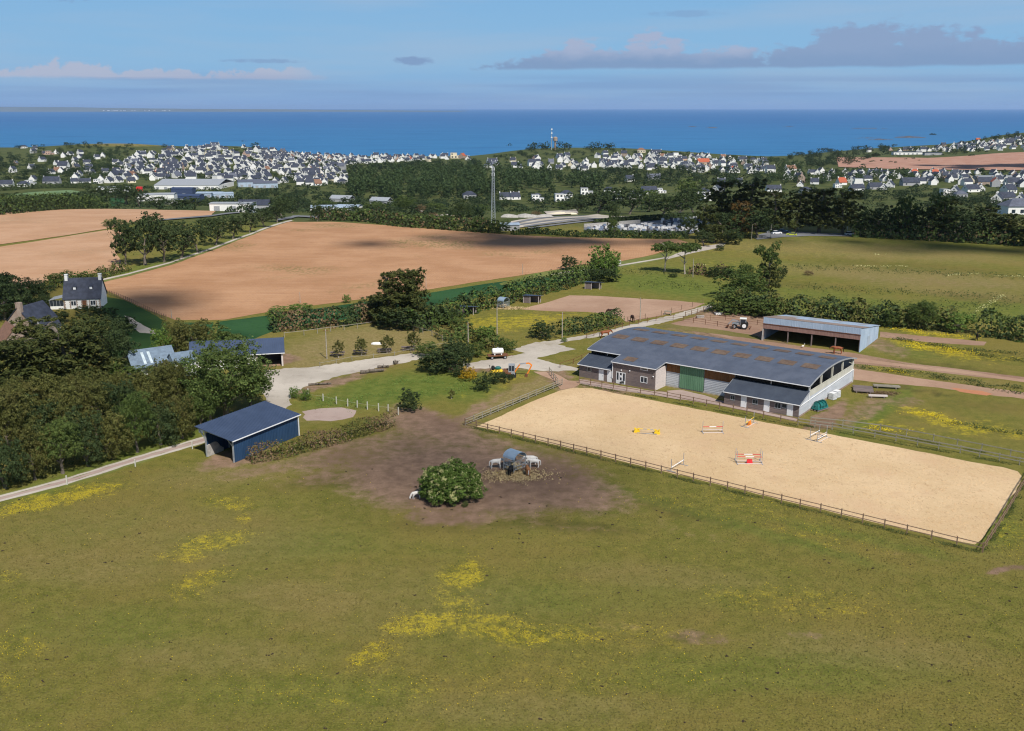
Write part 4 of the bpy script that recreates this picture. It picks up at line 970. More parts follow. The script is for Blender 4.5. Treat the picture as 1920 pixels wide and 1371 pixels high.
MB().beam((SLn+.02, -.18, .05), (SLn+.02, -.18, 3.3), .12).obj('drain_pipe', 'white_paint', sh)
for x in (0, 4.6, 9.2, SLn-.2):
    for y in (.12, SW-.4): MB().box(x-.09, x+.09, y-.09, y+.09, 0, zr(y)-.1).obj('post', 'galvanised', sh)
    MB().hexa([(x-.06, .0, 3.2), (x+.06, 0, 3.2), (x+.06, SW+.6, 4.1), (x-.06, SW+.6, 4.1), (x-.06, 0, 3.42), (x+.06, 0, 3.42), (x+.06, SW+.6, 4.32), (x-.06, SW+.6, 4.32)]).obj('rafter', 'galvanised', sh)
    MB().beam((x, SW-.4, 2.7), (x, SW+.9, 4.2), .14).obj('brace', 'galvanised', sh)
    MB().beam((x, .15, 2.5), (x, 1.2, 3.5), .12).obj('brace', 'galvanised', sh)
MB().box(.02, .08, SW+.0, SW+.9, 3.55, 4.2).obj('fascia', 'white_paint', sh)
prof = [(0, 0), (3.2, 0), (3.2, .5), (2.6, .95), (2.0, 1.75), (1.5, 1.9), (0, 1.75)]
m = MB(); m.v = []; m.prism([(x, z) for x, z in prof], SW-.62, SW-.42); m.obj('concrete_panel', 'concrete', sh)

# ------------------------------------------------------------------ grey open-fronted shed on the right
gs = thing('open_shed', 'long open-fronted shed clad in pale corrugated steel in the earth yard', 'shed', (73.2, 202.0, 0), math.atan2(.545, -.839))
GL, GD = 21.0, 15.9
def gz(d): return 5.28-(5.28-2.85)*d/GD if d > 0 else 5.28
m = MB(); corr = MB(); n = 60
for k in range(n):
    a = GL*k/n; h = GL/n; corr.box(a+h*.5, a+h*.97, -.02, .03, 3.85, 5.2); corr.box(a+h*.02, a+h*.46, -.02, .0, 3.85, 5.2)
corr.obj('steel_fascia', 'steel_boards', gs)
for k in range(84):
    a = GL*k/84; MB().box(a+.01, a+GL/84-.012, -.06, .02+random.uniform(0, .03), 2.72-random.uniform(0, .05), 3.68).obj('board', 'red_boards', gs)
MB().box(-.05, GL+.05, -.05, .12, 3.70, 3.82).obj('ledge', 'rust', gs)
for x in (0.1, 5.1, 10.2, 15.4, GL-.1):
    MB().box(x-.11, x+.11, -.3, -.08, 0, 3.7).obj('post', 'weathered_boards', gs)
MB().hexa([(GL-.15, -.2, 0), (GL+.1, -.2, 0), (GL+.1, .35, 0), (GL-.15, .35, 0), (GL-.1, -.2, 2.6), (GL+.1, -.2, 2.6), (GL+.1, .05, 2.6), (GL-.1, .05, 2.6)]).obj('buttress', 'concrete', gs)
m = MB(); nb = 50
for k in range(nb):
    a = GD*k/nb; b = GD*(k+.96)/nb; x = -.02-(.03 if k % 2 else 0)
    m.hexa([(x-.02, -b, 0), (.04, -b, 0), (.04, -a, 0), (x-.02, -a, 0), (x-.02, -b, gz(b)-.08), (.04, -b, gz(b)-.08), (.04, -a, gz(a)-.08), (x-.02, -a, gz(a)-.08)])
m.obj('steel_side', 'steel_boards', gs)
MB().box(-.09, -.055, -8.2, -6.0, .05, 2.3).obj('side_door', 'steel_sheet', gs)
m = MB()
for k in range(30):
    a = GD*k/30; b = GD*(k+.96)/30; m.hexa([(GL-.04, -b, 0), (GL+.02, -b, 0), (GL+.02, -a, 0), (GL-.04, -a, 0), (GL-.04, -b, gz(b)-.08), (GL+.02, -b, gz(b)-.08), (GL+.02, -a, gz(a)-.08), (GL-.04, -a, gz(a)-.08)])
m.obj('steel_side', 'steel_boards', gs)
MB().box(0, GL, -GD, -GD+.1, 0, 2.75).obj('back_wall', 'weathered_boards', gs)
def gsheet(l0, l1, d0, d1, mat, up, name='roof_sheet'):
    MB().hexa([(l0, -d1, gz(d1)-.05+up), (l1, -d1, gz(d1)-.05+up), (l1, -d0, gz(d0)-.05+up), (l0, -d0, gz(d0)-.05+up), (l0, -d1, gz(d1)+.03+up), (l1, -d1, gz(d1)+.03+up), (l1, -d0, gz(d0)+.03+up), (l0, -d0, gz(d0)+.03+up)]).obj(name, mat, gs)
for k in range(12):
    a = -.2+(GL+.4)*k/12; b = -.2+(GL+.4)*(k+.985)/12
    gsheet(a, b, .02, 6.5, 'old_roof_sheet', 0); gsheet(a, b, 6.3, 10.2, 'steel_sheet' if k < 9 else 'old_roof_sheet', .04); gsheet(a, b, 10.0, GD+.6, 'fibre_sheet' if k % 3 == 1 else 'steel_sheet', .08)

# ------------------------------------------------------------------ small run-in shelters and hay racks
def small_shelter(px, py, label):
    p = P(px, py); t = thing('run_in_shelter', label, 'shelter', p, math.radians(-24), 'small run-in shelters along the hedgerow'); t.scale = (.66, .66, .88)
    w, d = 4.6, 3.0     # local x right, y away; open side faces right-front
    for k in range(9): MB().box(0, .1, 0, 0, 0, 0) if False else None
    for k in range(8):
        z = .05+k*.27; MB().box(-3.0, .0, -.03, .03, z, z+.26).obj('plank', 'weathered_boards', t)
    MB().box(-3.0, -2.94, 0.03, 3.6, 0, 2.1).obj('side_wall', 'weathered_boards', t); MB().box(-2.94, 3.2, 3.5, 3.6, 0, 2.0).obj('back_wall', 'weathered_boards', t)
    for x, y in ((-2.95, -.06), (-.02, -.06), (3.1, 1.2), (3.1, 3.4)): MB().box(x-.08, x+.08, y-.08, y+.08, 0, 2.25).obj('post', 'pale_boards', t)
    MB().hexa([(-3.3, -.5, 2.28), (.3, -.5, 2.36), (3.9, 1.0, 2.42), (-3.3, 3.9, 2.0), (-3.3, -.5, 2.36), (.3, -.5, 2.46), (3.9, 1.0, 2.52), (-3.3, 3.9, 2.1)]).obj('roof', 'blue_roof_sheet', t)
    MB().hexa([(-3.3, 3.9, 2.0), (3.9, 1.01, 2.42), (4.3, 3.9, 2.05), (.3, 4.2, 1.98), (-3.3, 3.9, 2.1), (3.9, 1.01, 2.52), (4.3, 3.9, 2.13), (.3, 4.2, 2.05)]).obj('roof', 'blue_roof_sheet', t)
    return t
small_shelter(871, 590.5, 'dark timber run-in shelter at the left end of the paddock hedgerow')
small_shelter(994, 569, 'dark timber run-in shelter between the hay rack and the sand paddock')
small_shelter(1109, 543, 'dark timber run-in shelter farthest up the green pasture below the tree')
def hay_rack(p, rz, s, label, group='covered round hay racks'):
    t = thing('hay_rack', label, 'feeder', p, rz, group); t.scale = (s, s, s)
    m = MB(); n = 10; w = 2.3
    for i in range(n):
        a = math.pi*i/n; b = math.pi*(i+1)/n; f = lambda q, r: (r*math.cos(q), 2.0+r*.72*math.sin(q))
        (xa, za), (xb, zb) = f(a, 1.25), f(b, 1.25); (xc, zc), (xd, zd) = f(a, 1.21), f(b, 1.21)
        m.hexa([(xd, -w/2, zd), (xd, w/2, zd), (xc, w/2, zc), (xc, -w/2, zc), (xb, -w/2, zb), (xb, w/2, zb), (xa, w/2, za), (xa, -w/2, za)])
    ro = m.obj('roof', 'galv_blue', t)
    for x in (-1.2, 1.2):
        for y in (-1.0, 1.0): MB().tube((x, y, 0), (x, y, 2.05), .05).obj('post', 'galvanised', t)
    for z in (.5, 1.0, 1.75):
        m = MB()
        for a, b in (((-1.2, -1), (1.2, -1)), ((1.2, -1), (1.2, 1)), ((1.2, 1), (-1.2, 1)), ((-1.2, 1), (-1.2, -1))): m.beam((a[0], a[1], z), (b[0], b[1], z), .06)
        m.obj('rail', 'galvanised', t)
    m = MB()
    for k in range(9):
        x = -1.2+k*.3; m.beam((x, -1, .5), (x*.8, -.9, 1.75), .035); m.beam((x, 1, .5), (x*.8, .9, 1.75), .035)
    for k in range(7):
        y = -1+k*.33; m.beam((1.2, y, .5), (1.05, y*.8, 1.75), .035); m.beam((-1.2, y, .5), (-1.05, y*.8, 1.75), .035)
    m.obj('bars', 'galvanised', t)
    m = MB(); rr = random.Random(3)
    for k in range(26): m.ico((rr.uniform(-.8, .8), rr.uniform(-.7, .7), rr.uniform(.3, .9)), rr.uniform(.2, .36), n=6, m=4)
    h_ = m.obj('hay_bale', 'hay', t); return t
hay_rack(P(965, 884)+Vector((0, .6, 0)), math.radians(46), 1.0, 'round-roofed steel hay rack with ponies feeding on the bare patch')
hay_rack(P(944, 577), math.radians(50), .95, 'small round-roofed hay rack with spilled hay near the hedgerow')
# spilled hay
def litter(px, py, rx, ry, n, mat, label, name='spilled_hay', s=.12, seed=1):
    r = np.random.default_rng(seed); p = P(px, py); c = np.zeros((n, 3)); c[:, 0] = r.normal(0, rx/2, n); c[:, 1] = r.normal(0, ry/2, n); c[:, 2] = r.uniform(.01, .10, n)
    v, f = leaves(c, np.tile([0, 0, 1.0], (n, 1)), s, r, 1.6, .5); o = add_obj(name, np_mesh(name, v, f, mat)); o.location = p; stuff(o, label, 'hay')
litter(965, 892, 4.5, 2.4, 2600, 'hay', 'scattered hay trodden into the ground around the pony rack', seed=2)
litter(955, 578, 4.5, 2.0, 1500, 'hay', 'scattered hay beside the small hay rack', seed=3)
# ------------------------------------------------------------------ houses
def gable_house(t, L, Wd, ze, zr_, wall='white_render', roof='slate', chim=(), wins=(), doors=(), over=.25, dormers=(), roofmesh=True):
    """ridge along local x; front is local -y"""
    m = MB(); m.prism([(0, 0), (Wd, 0), (Wd, ze), (Wd/2, zr_), (0, ze)], 0, L); m.v = [(y, x, z) for x, y, z in m.v]; m.f = [tuple(reversed(f)) for f in m.f]
    m.obj('wall', wall, t)
    s = (zr_-ze)/(Wd/2); m = MB()
    for sg in (0, 1):
        ya, yb = (-over, Wd/2) if not sg else (Wd+over, Wd/2); za, zb = ze-s*over+.03, zr_+.03
        q = [(-over, ya, za), (L+over, ya, za), (L+over, yb, zb), (-over, yb, zb)]
        if sg: q = [q[1], q[0], q[3], q[2]]
        m.hexa(q+[(x, y, z+.14) for x, y, z in q])
    rf = m.obj('roof', roof, t)
    for x, mat in chim:
        MB().box(x-.35, x+.35, Wd/2-.55, Wd/2+.55, zr_-.9, zr_+1.0).box(x-.42, x+.42, Wd/2-.62, Wd/2+.62, zr_+1.0, zr_+1.12).obj('chimney', mat, rf)
    for x in dormers:
        y = Wd*.22; z = ze+s*y
        d = MB().hexa([(x-.45, y-.25, z-.05), (x+.45, y-.25, z-.05), (x+.45, y+1.0, z+.3), (x-.45, y+1.0, z+.3), (x-.45, y-.25, z+.75), (x+.45, y-.25, z+.75), (x+.45, y+1.0, z+.9), (x-.45, y+1.0, z+.9)]).obj('dormer', roof, rf)
        MB().hexa([(x-.6, y-.4, z+.72), (x+.6, y-.4, z+.72), (x+.1, y+1.5, z+1.5), (x-.1, y+1.5, z+1.5), (x-.6, y-.4, z+.8), (x+.6, y-.4, z+.8), (x+.1, y+1.5, z+1.6), (x-.1, y+1.5, z+1.6)]).obj('dormer_roof', roof, rf)
        MB().box(x-.32, x+.32, y-.30, y-.255, z+.05, z+.68).obj('window', 'white_paint', rf)
    for (x0, x1, z0, z1) in wins:
        f = MB().box(x0, x1, -.07, -.003, z0, z0+.08).box(x0, x1, -.07, -.003, z1-.08, z1).box(x0, x0+.08, -.07, -.003, z0+.08, z1-.08).box(x1-.08, x1, -.07, -.003, z0+.08, z1-.08).box((x0+x1)/2-.05, (x0+x1)/2+.05, -.07, -.003, z0+.08, z1-.08).obj('window', 'white_paint', t)
        MB().box(x0+.08, (x0+x1)/2-.05, -.04, -.01, z0+.08, z1-.08).box((x0+x1)/2+.05, x1-.08, -.04, -.01, z0+.08, z1-.08).obj('pane', 'glass', f)
    for (x0, x1, z1) in doors: MB().box(x0, x1, -.06, -.003, 0, z1).obj('door', 'rust', t)
    return rf
p = P(121, 580)
t = thing('longhouse', 'white house with steep dark slate roof and stone-dressed openings beside the ploughed field', 'house', p, math.radians(10))
gable_house(t, 8.9, 7.4, 2.7, 7.3, 'white_render', 'slate', ((.35, 'white_render'), (8.55, 'white_render')), ((1.7, 3.0, .85, 2.1), (6.4, 7.7, .85, 2.1)), ((4.5, 5.4, 2.15),), dormers=(2.6, 6.6))
m = MB(); rr = random.Random(4)
for x0, x1, zt in ((1.7, 3.0, 2.1), (6.4, 7.7, 2.1), (4.5, 5.4, 2.15)):
    for k in range(7):
        z = .1+k*.3
        for s_, x in ((-1, x0-.02), (1, x1+.02)):
            w_ = .34 if k % 2 else .22; MB().box(min(x, x+s_*w_), max(x, x+s_*w_), -.055, -.004, z+.01, z+.28).obj('quoin', 'stone', t)
for k in range(8):
    for x, s_ in ((.0, 1), (8.9, -1)): w_ = .45 if k % 2 else .3; MB().box(min(x, x+s_*w_), max(x, x+s_*w_), -.05, -.004, .05+k*.32, .35+k*.32).obj('quoin', 'stone', t)
# conservatory on its left
m = MB()
cv = thing('conservatory', 'grey framed glass conservatory built against the left end of the white house', 'conservatory', p, math.radians(10))
MB().box(-3.4, -.2, .2, 5.2, 0, .8).obj('base_wall', 'white_render', cv)
for k in range(5): x = -3.4+k*.8; MB().box(x-.04, x+.04, .2, .28, .8, 2.3).obj('mullion', 'grey_paint', cv)
for k in range(4): x = -3.4+k*.8; MB().box(x+.045, x+.755, .22, .26, .8, 2.3).obj('pane', 'glass', cv)
for k in range(5): y = .3+k*1.2; MB().box(-3.44, -3.36, y-.04, y+.04, .8, 2.3).obj('mullion', 'grey_paint', cv)
for k in range(4): y = .3+k*1.2; MB().box(-3.42, -3.38, y+.045, y+1.155, .8, 2.3).obj('pane', 'glass', cv)
MB().hexa([(-3.6, .05, 2.3), (-.15, .05, 3.0), (-.15, 5.4, 3.0), (-3.6, 5.4, 2.3), (-3.6, .05, 2.4), (-.15, .05, 3.1), (-.15, 5.4, 3.1), (-3.6, 5.4, 2.4)]).obj('roof', 'fibre_sheet', cv)
# stone house lower left
p = P(63, 630)
t = thing('stone_house', 'rubble stone cottage with tall brick chimney half hidden by the big cypress', 'house', p, math.radians(78))
gable_house(t, 8.5, 6.6, 2.8, 6.3, 'stone', 'slate', ((.4, 'stone'),), (), ())
MB().box(-.35, .45, 2.2, 3.2, 0, 7.6).obj('chimney', 'stone', t)
MB().box(-.06, -.004, 5.0, 5.9, 1.0, 2.1).obj('window', 'white_paint', t); MB().box(-.09, -.061, 5.1, 5.8, 1.1, 2.0).obj('pane', 'glass', t)
p = P(66, 626)+Vector((3.2, -2.2, 0))
t = thing('outbuilding', 'small slate-roofed outbuilding in front of the stone cottage', 'shed', p, math.radians(55)); gable_house(t, 4, 3.6, 1.8, 3.6, 'white_render', 'slate')
p = P(36, 620); t = thing('glass_lean_to', 'pale glazed lean-to left of the stone cottage', 'shed', p, math.radians(20))
MB().box(0, 3.6, 0, 2.2, 0, 1.6).obj('wall', 'grey_render', t); MB().hexa([(-.1, -.1, 1.6), (3.7, -.1, 1.6), (3.7, 2.3, 2.3), (-.1, 2.3, 2.3), (-.1, -.1, 1.7), (3.7, -.1, 1.7), (3.7, 2.3, 2.4), (-.1, 2.3, 2.4)]).obj('roof', 'steel_sheet', t)
p = P(-6, 652); t = thing('tiled_barn', 'barn with rusty brown roof cut by the left edge of the picture', 'barn', p, math.radians(-50)); gable_house(t, 7, 5, 2.4, 5.4, 'stone', 'brown_tile')

# left farm: skylight-roofed house, white gables, long blue-roofed cart shed
p = P(252, 712); t = thing('farmhouse', 'farmhouse with grey-blue sheet roof and two long roof lights behind the woods', 'house', p, math.radians(36))
rf = gable_house(t, 8.2, 6.6, 2.2, 4.8, 'white_render', 'farm_roof')
s_ = (4.8-2.2)/3.3
for x in (2.2, 3.4):
    y0, y1 = .3, 2.6; z0, z1 = 2.2+s_*y0+.19, 2.2+s_*y1+.19
    MB().hexa([(x, y0, z0), (x+.5, y0, z0), (x+.5, y1, z1), (x, y1, z1), (x, y0, z0+.05), (x+.5, y0, z0+.05), (x+.5, y1, z1+.05), (x, y1, z1+.05)]).obj('roof_light', 'pale_light', rf)
p = P(330, 708); t = thing('farmhouse', 'white gabled wing with blue sheet roof partly hidden behind the big oak', 'house', p, math.radians(35)); gable_house(t, 4.0, 4.6, 2.8, 4.2, 'white_render', 'farm_roof')
p = P(362, 690); t = thing('farmhouse', 'white rendered house whose bright wall shows through the oak leaves', 'house', p, math.radians(14)); gable_house(t, 4.5, 5.5, 3.2, 4.6, 'white_render', 'blue_roof_sheet')
# cart shed: roof quad (360..525, 632..662), open bay on the right
p = P(531, 686)
cs = thing('cart_shed', 'long timber cart shed with navy sheet roof and one open bay on the gravel yard', 'barn', p, math.radians(13.5))
LS = 17.5
MB().box(-LS, -5.2, 0, .12, 0, 2.7).obj('front_wall', 'white_render', cs)
for x in (-5.0, -.1): MB().box(x-.16, x+.16, -.15, .17, 0, 3.0).obj('post', 'pale_bark' if x < -1 else 'pale_boards', cs)
MB().box(-LS, 0, 5.9, 6.0, 0, 2.9).obj('back_wall', 'weathered_boards', cs); MB().box(-.12, 0, .2, 5.9, 0, 2.9).obj('end_wall', 'weathered_boards', cs); MB().box(-5.3, -5.2, .13, 5.9, 0, 2.9).obj('partition', 'brown_boards', cs)
m = MB()
q = [(-LS-.3, -.5, 2.75), (.45, -.5, 2.75), (.45, 3.0, 5.05), (-LS-.3, 3.0, 5.05)]; m.hexa(q+[(x, y, z+.1) for x, y, z in q])
q = [(-LS-.3, 3.0, 5.05), (.45, 3.0, 5.05), (.45, 6.5, 2.75), (-LS-.3, 6.5, 2.75)]; m.hexa(q+[(x, y, z+.1) for x, y, z in q])
for k in range(52):
    x = -LS-.2+k*(LS+.55)/51; m.hexa([(x-.05, -.5, 2.852), (x+.05, -.5, 2.852), (x+.05, 3.0, 5.152), (x-.05, 3.0, 5.152), (x-.03, -.5, 2.92), (x+.03, -.5, 2.92), (x+.03, 3.0, 5.22), (x-.03, 3.0, 5.22)])
m.obj('roof', 'blue_roof_sheet', cs); MB().box(-LS-.3, .45, -.62, -.505, 2.68, 2.80).obj('gutter', 'white_paint', cs)
MB().prism([(-.4, 2.75), (6.4, 2.75), (3, 4.98)], -.1, 0)
m = MB(); m.prism([(.1, 2.7), (5.9, 2.7), (3, 4.9)], -.12, -.02); m.v = [(y, x, z) for x, y, z in m.v]; m.f = [tuple(reversed(f)) for f in m.f]; m.obj('gable', 'weathered_boards', cs)
MB().box(-4.7, -.5, .3, 5.8, .004, .02).obj('earth_floor', 'yard_earth', cs)

# ------------------------------------------------------------------ animals
def animal(name, L, h, pose, mat, mane=None, fat=1.0, tail=1):
    """one continuous body grown over a skeleton; faces +x"""
    hip = h*.86; sh_ = h*.88; f = fat
    V = [(0, 0, hip*.93), (L*.28, 0, hip*.90), (L*.58, 0, hip*.90), (L*.78, 0, sh_*.94)]; R = [(.155*h*f, .165*h*f), (.17*h*f, .19*h*f), (.165*h*f, .185*h*f), (.14*h*f, .17*h*f)]
    E = [(0, 1), (1, 2), (2, 3)]
    if pose == 'graze': N = [(L*.95, 0, h*.80), (L*1.12, 0, h*.48), (L*1.2, 0, h*.22), (L*1.26, 0, h*.07)]
    elif pose == 'feed': N = [(L*.96, 0, h*.93), (L*1.14, 0, h*.86), (L*1.24, 0, h*.74), (L*1.38, 0, h*.60)]
    else: N = [(L*.96, 0, h*1.04), (L*1.10, 0, h*1.20), (L*1.16, 0, h*1.28), (L*1.36, 0, h*1.10)]
    NR = [(.085*h*f, .12*h), (.06*h*f, .085*h), (.06*h, .07*h), (.035*h, .04*h)]
    R = [(a*1.42, b*1.32) for a, b in R]; NR = [(a*1.3, b*1.25) for a, b in NR]
    k = 3
    for n_, r_ in zip(N, NR): V.append(n_); R.append(r_); E.append((k, len(V)-1)); k = len(V)-1
    def leg(root, x, y, hind, ph):
        nonlocal V, R, E
        if hind: pts = [(x+.02*L, y, hip*.68), (x+.07*L, y, h*.47), (x-.05*L+ph, y, h*.28), (x-.02*L+ph, y, h*.08), (x+.01*L+ph, y, .0)]; rr_ = [.125, .080, .046, .038, .050]
        else: pts = [(x, y, h*.60), (x+.01*L, y, h*.45), (x+.015*L+ph, y, h*.27), (x+ph, y, h*.08), (x+.02*L+ph, y, .0)]; rr_ = [.095, .066, .045, .036, .050]
        kk = root
        for q, r_ in zip(pts, rr_): V.append(q); R.append((r_*h, r_*h)); E.append((kk, len(V)-1)); kk = len(V)-1
    b = .11*h*f
    leg(0, .0, b, True, .06*L); leg(0, .0, -b, True, -.03*L); leg(3, L*.80, b*.9, False, -.03*L); leg(3, L*.80, -b*.9, False, .04*L)
    if tail:
        kk = 0
        for q, r_ in (((-L*.16, 0, hip*.92), .035), ((-L*.22, 0, hip*.62), .045), ((-L*.22, 0, hip*.30), .02)): V.append(q); R.append((r_*h, r_*h)); E.append((kk, len(V)-1)); kk = len(V)-1
    # ears
    hd = 6
    for s in (-1, 1):
        q = V[6]; V.append((q[0]-.01*L, s*.045*h, q[2]+.09*h)); R.append((.014*h, .014*h)); E.append((6, len(V)-1))
    me = bpy.data.meshes.new(name); me.from_pydata(V, E, []); o = bpy.data.objects.new(name, me); COL.objects.link(o)
    md = o.modifiers.new('skin', 'SKIN'); md.use_smooth_shade = True; md.branch_smoothing = .6
    sv = me.skin_vertices[0].data
    for i, r_ in enumerate(R): sv[i].radius = r_; sv[i].use_root = (i == 0)
    s2 = o.modifiers.new('sub', 'SUBSURF'); s2.levels = 1; s2.render_levels = 1
    dg = bpy.context.evaluated_depsgraph_get(); out = bpy.data.meshes.new_from_object(o.evaluated_get(dg)); bpy.data.objects.remove(o); bpy.data.meshes.remove(me)
    out.name = name; out.materials.clear(); out.materials.append(MAT[mat]); return out, V, h, L
def place_animal(name, data, pos, face, label, cat, group=None, mane='black_coat', scale=1):
    me, V, h, L = data; t = thing(name, label, cat, pos, face, group); t.scale = (scale,)*3
    add_obj('body', me, t)
    if mane:
        m = MB(); pts = [Vector(V[i]) for i in (3, 4, 5, 6)]
        for a, b in zip(pts[:-1], pts[1:]):
            up = Vector((0, 0, .12*h)) if (b-a).z > -.2*h else Vector((.10*h, 0, .03*h)); m.beam(a+up*.8, b+up*.7, .04*h, .10*h)
        m.obj('mane', mane, t)
        m = MB(); m.tube(Vector((-L*.20, 0, h*.72)), Vector((-L*.25, 0, h*.25)), .06*h, .03*h, 6); m.obj('tail', mane, t)
    return t
A_h2 = animal('body', 1.8, 1.75, 'feed', 'chestnut_coat'); A_b = animal('body', 1.8, 1.75, 'graze', 'bay_coat'); A_k = animal('body', 1.5, 1.5, 'up', 'black_coat')
place_animal('horse', animal('body', 1.95, 1.8, 'feed', 'chestnut_coat'), P(1128, 634), math.radians(12), 'chestnut horse walking right along the gravel road behind the riding hall', 'horse', 'horses')
place_animal('horse', A_b, P(1184, 602), math.radians(-80), 'dark bay horse grazing beside the telegraph pole in the sand paddock', 'horse', 'horses')
place_animal('horse', A_b, P(1152, 592), math.radians(165), 'dark bay horse with only its back showing above the clipped hedge', 'horse', 'horses')
place_animal('horse', A_h2, P(1577, 664), math.radians(172), 'bright chestnut horse standing before the open grey shed, facing left', 'horse', 'horses')
place_animal('horse', A_k, P(1832, 637), math.radians(-120), 'black horse standing by the hedge at the far right', 'horse', 'horses')
pw = animal('body', 1.15, 1.15, 'feed', 'white_coat', fat=1.2); pg = animal('body', 1.1, 1.1, 'graze', 'white_coat', fat=1.2); pbk = animal('body', 1.05, 1.1, 'graze', 'black_coat', fat=1.2); pgi = animal('body', 1.05, 1.1, 'feed', 'ginger_coat', fat=1.2)
c0 = P(965, 884)+Vector((0, .6, 0))
for (dx, dy, fc_, dat, lab, mn) in ((-3.3, .6, 6, pw, 'white pony eating from the left side of the hay rack', 'white_coat'), (3.4, .9, 185, pw, 'white pony with dark muzzle at the right of the hay rack, nearer of two', 'white_coat'),
        (3.0, 2.2, 190, pw, 'white pony right of the hay rack, half hidden behind another', 'white_coat'), (-.7, -2.5, 75, pbk, 'black pony at the front of the hay rack with its head down', 'black_coat'), (1.9, -2.6, 100, pgi, 'ginger and white pony standing rear-on before the hay rack', 'white_coat')):
    place_animal('pony', dat, c0+Vector((dx, dy, 0)), math.radians(fc_), lab, 'pony', 'ponies round the hay rack', mn, 1.25)
place_animal('pony', pg, P(787, 934), math.radians(205), 'white pony grazing at the left side of the round flowering bush', 'pony', None, 'white_coat')
place_animal('dog', animal('body', .62, .6, 'feed', 'black_coat'), P(1163, 722), math.radians(8), 'black dog trotting past the white stable doors', 'dog', None, None, 1.25)
def bird(px, py, label):
    t = thing('goose', label, 'bird', P(px, py), .5); MB().ico((0, 0, .35), .22, 1.6, .8, .9, 8, 5).obj('body', 'white_coat', t); m = MB().tube((.3, 0, .4), (.42, 0, .8), .05, .04, 6); m.ico((.46, 0, .82), .07, 1.5, .8, .8); m.obj('head', 'white_coat', t); MB().tube((0, -.06, 0), (0, -.06, .25), .02).tube((0, .06, 0), (0, .06, .25), .02).obj('legs', 'yellow_paint', t)
bird(1505, 652, 'white goose on the earth yard in front of the grey shed')

# ------------------------------------------------------------------ show jumps in the arena
def jump(px, py, rz, w, poles, label, uprights=((0, 0),), hgt=1.85, filler=None, floor=True, depth=0, cat='jump'):
    """poles: list of (height, y, [(fraction, material), ...])"""
    t = thing('show_jump', label, cat, P(px, py), rz, 'show jumps')
    ys = sorted({0.0, depth})
    for y in ys:
        for x in (-w/2, w/2):
            MB().box(x-.035, x+.035, y-.035, y+.035, 0, hgt).obj('upright', 'grey_paint', t)
            MB().box(x-.05, x+.05, y-.75, y+.75, 0, .08).obj('foot', 'grey_paint', t)
    for z, y, segs, tilt in poles:
        x = -w/2
        for fr, mt in segs:
            x1 = x+w*fr; f0 = (x+w/2)/w; f1 = (x1+w/2)/w
            MB().tube((x, y, z+tilt*f0), (x1, y, z+tilt*f1), .055, n=7).obj('pole_section', mt, t); x = x1
    if floor: MB().tube((-w/2, -.3, .06), (w/2, -.3, .06), .055, n=7).obj('ground_pole', 'pale_boards', t)
    if filler:
        a, b, z0, z1, mt = filler; MB().hexa([(a, -.25, z0), (b, -.25, z0), (b, .2, z0), (a, .2, z0), (a+.1, -.1, z1), (b-.1, -.1, z1), (b-.1, .1, z1), (a+.1, .1, z1)]).obj('filler', mt, t)
    return t
rw = [(.33, 'red_paint'), (.34, 'white_paint'), (.33, 'red_paint')]
jump(1336, 811, math.radians(2), 3.2, [(.95, 0, rw, 0), (.55, 0, [(1, 'pale_boards')], -.1)], 'red and white striped jump left of the orange one')
jump(1405, 869, math.radians(-2), 3.6, [(1.0, 0, rw, 0), (1.0, 1.1, rw, 0), (.35, 0, [(1, 'pale_boards')], 0)], 'wide double jump with red and white poles over a red box', depth=1.1, hgt=1.9, filler=(-.45, .45, .0, .62, 'red_paint'))
jump(1405, 797, math.radians(52), 3.2, [(.7, 0, [(.3, 'yellow_paint'), (.4, 'pale_boards'), (.3, 'yellow_paint')], .25)], 'orange and yellow jump closest to the stable fence', filler=(-.35, .35, 0, .75, 'orange_paint'))
jump(1541, 824, math.radians(48), 3.2, [(.8, 0, [(1, 'pale_boards')], 0), (.8, 1.2, [(1, 'white_paint')], 0), (.45, 0, [(1, 'white_paint')], 0)], 'pale grey spread jump nearest the right end of the stable', depth=1.2)
jump(1270, 878, math.radians(50), 3.4, [(.6, 0, [(1, 'white_paint')], .2)], 'single white pole jump near the front rail of the arena', floor=False)
t = thing('cavaletti', 'low pole between two yellow plastic blocks in the arena', 'jump', P(1213, 812), math.radians(-14), 'show jumps')
for x in (-1.6, 1.6):
    m = MB(); m.box(x-.45, x+.45, -.35, .35, 0, .28); m.box(x-.32, x+.32, -.25, .25, .28, .55); m.box(x-.42, x-.2, -.3, .3, .55, .66); m.box(x+.2, x+.42, -.3, .3, .55, .66); m.obj('block', 'yellow_paint', t)
for fr, a, b in (('yellow_paint', -1.6, -.6), ('grey_paint', -.6, 0), ('yellow_paint', 0, .5), ('grey_paint', .5, 1.0), ('yellow_paint', 1.0, 1.6)): MB().tube((a, 0, .62), (b, 0, .62), .05, n=7).obj('pole_section', fr, t)
MB().tube((-1.5, -.5, .08), (1.6, -.5, .08), .05, n=7).obj('ground_pole', 'grey_paint', t)

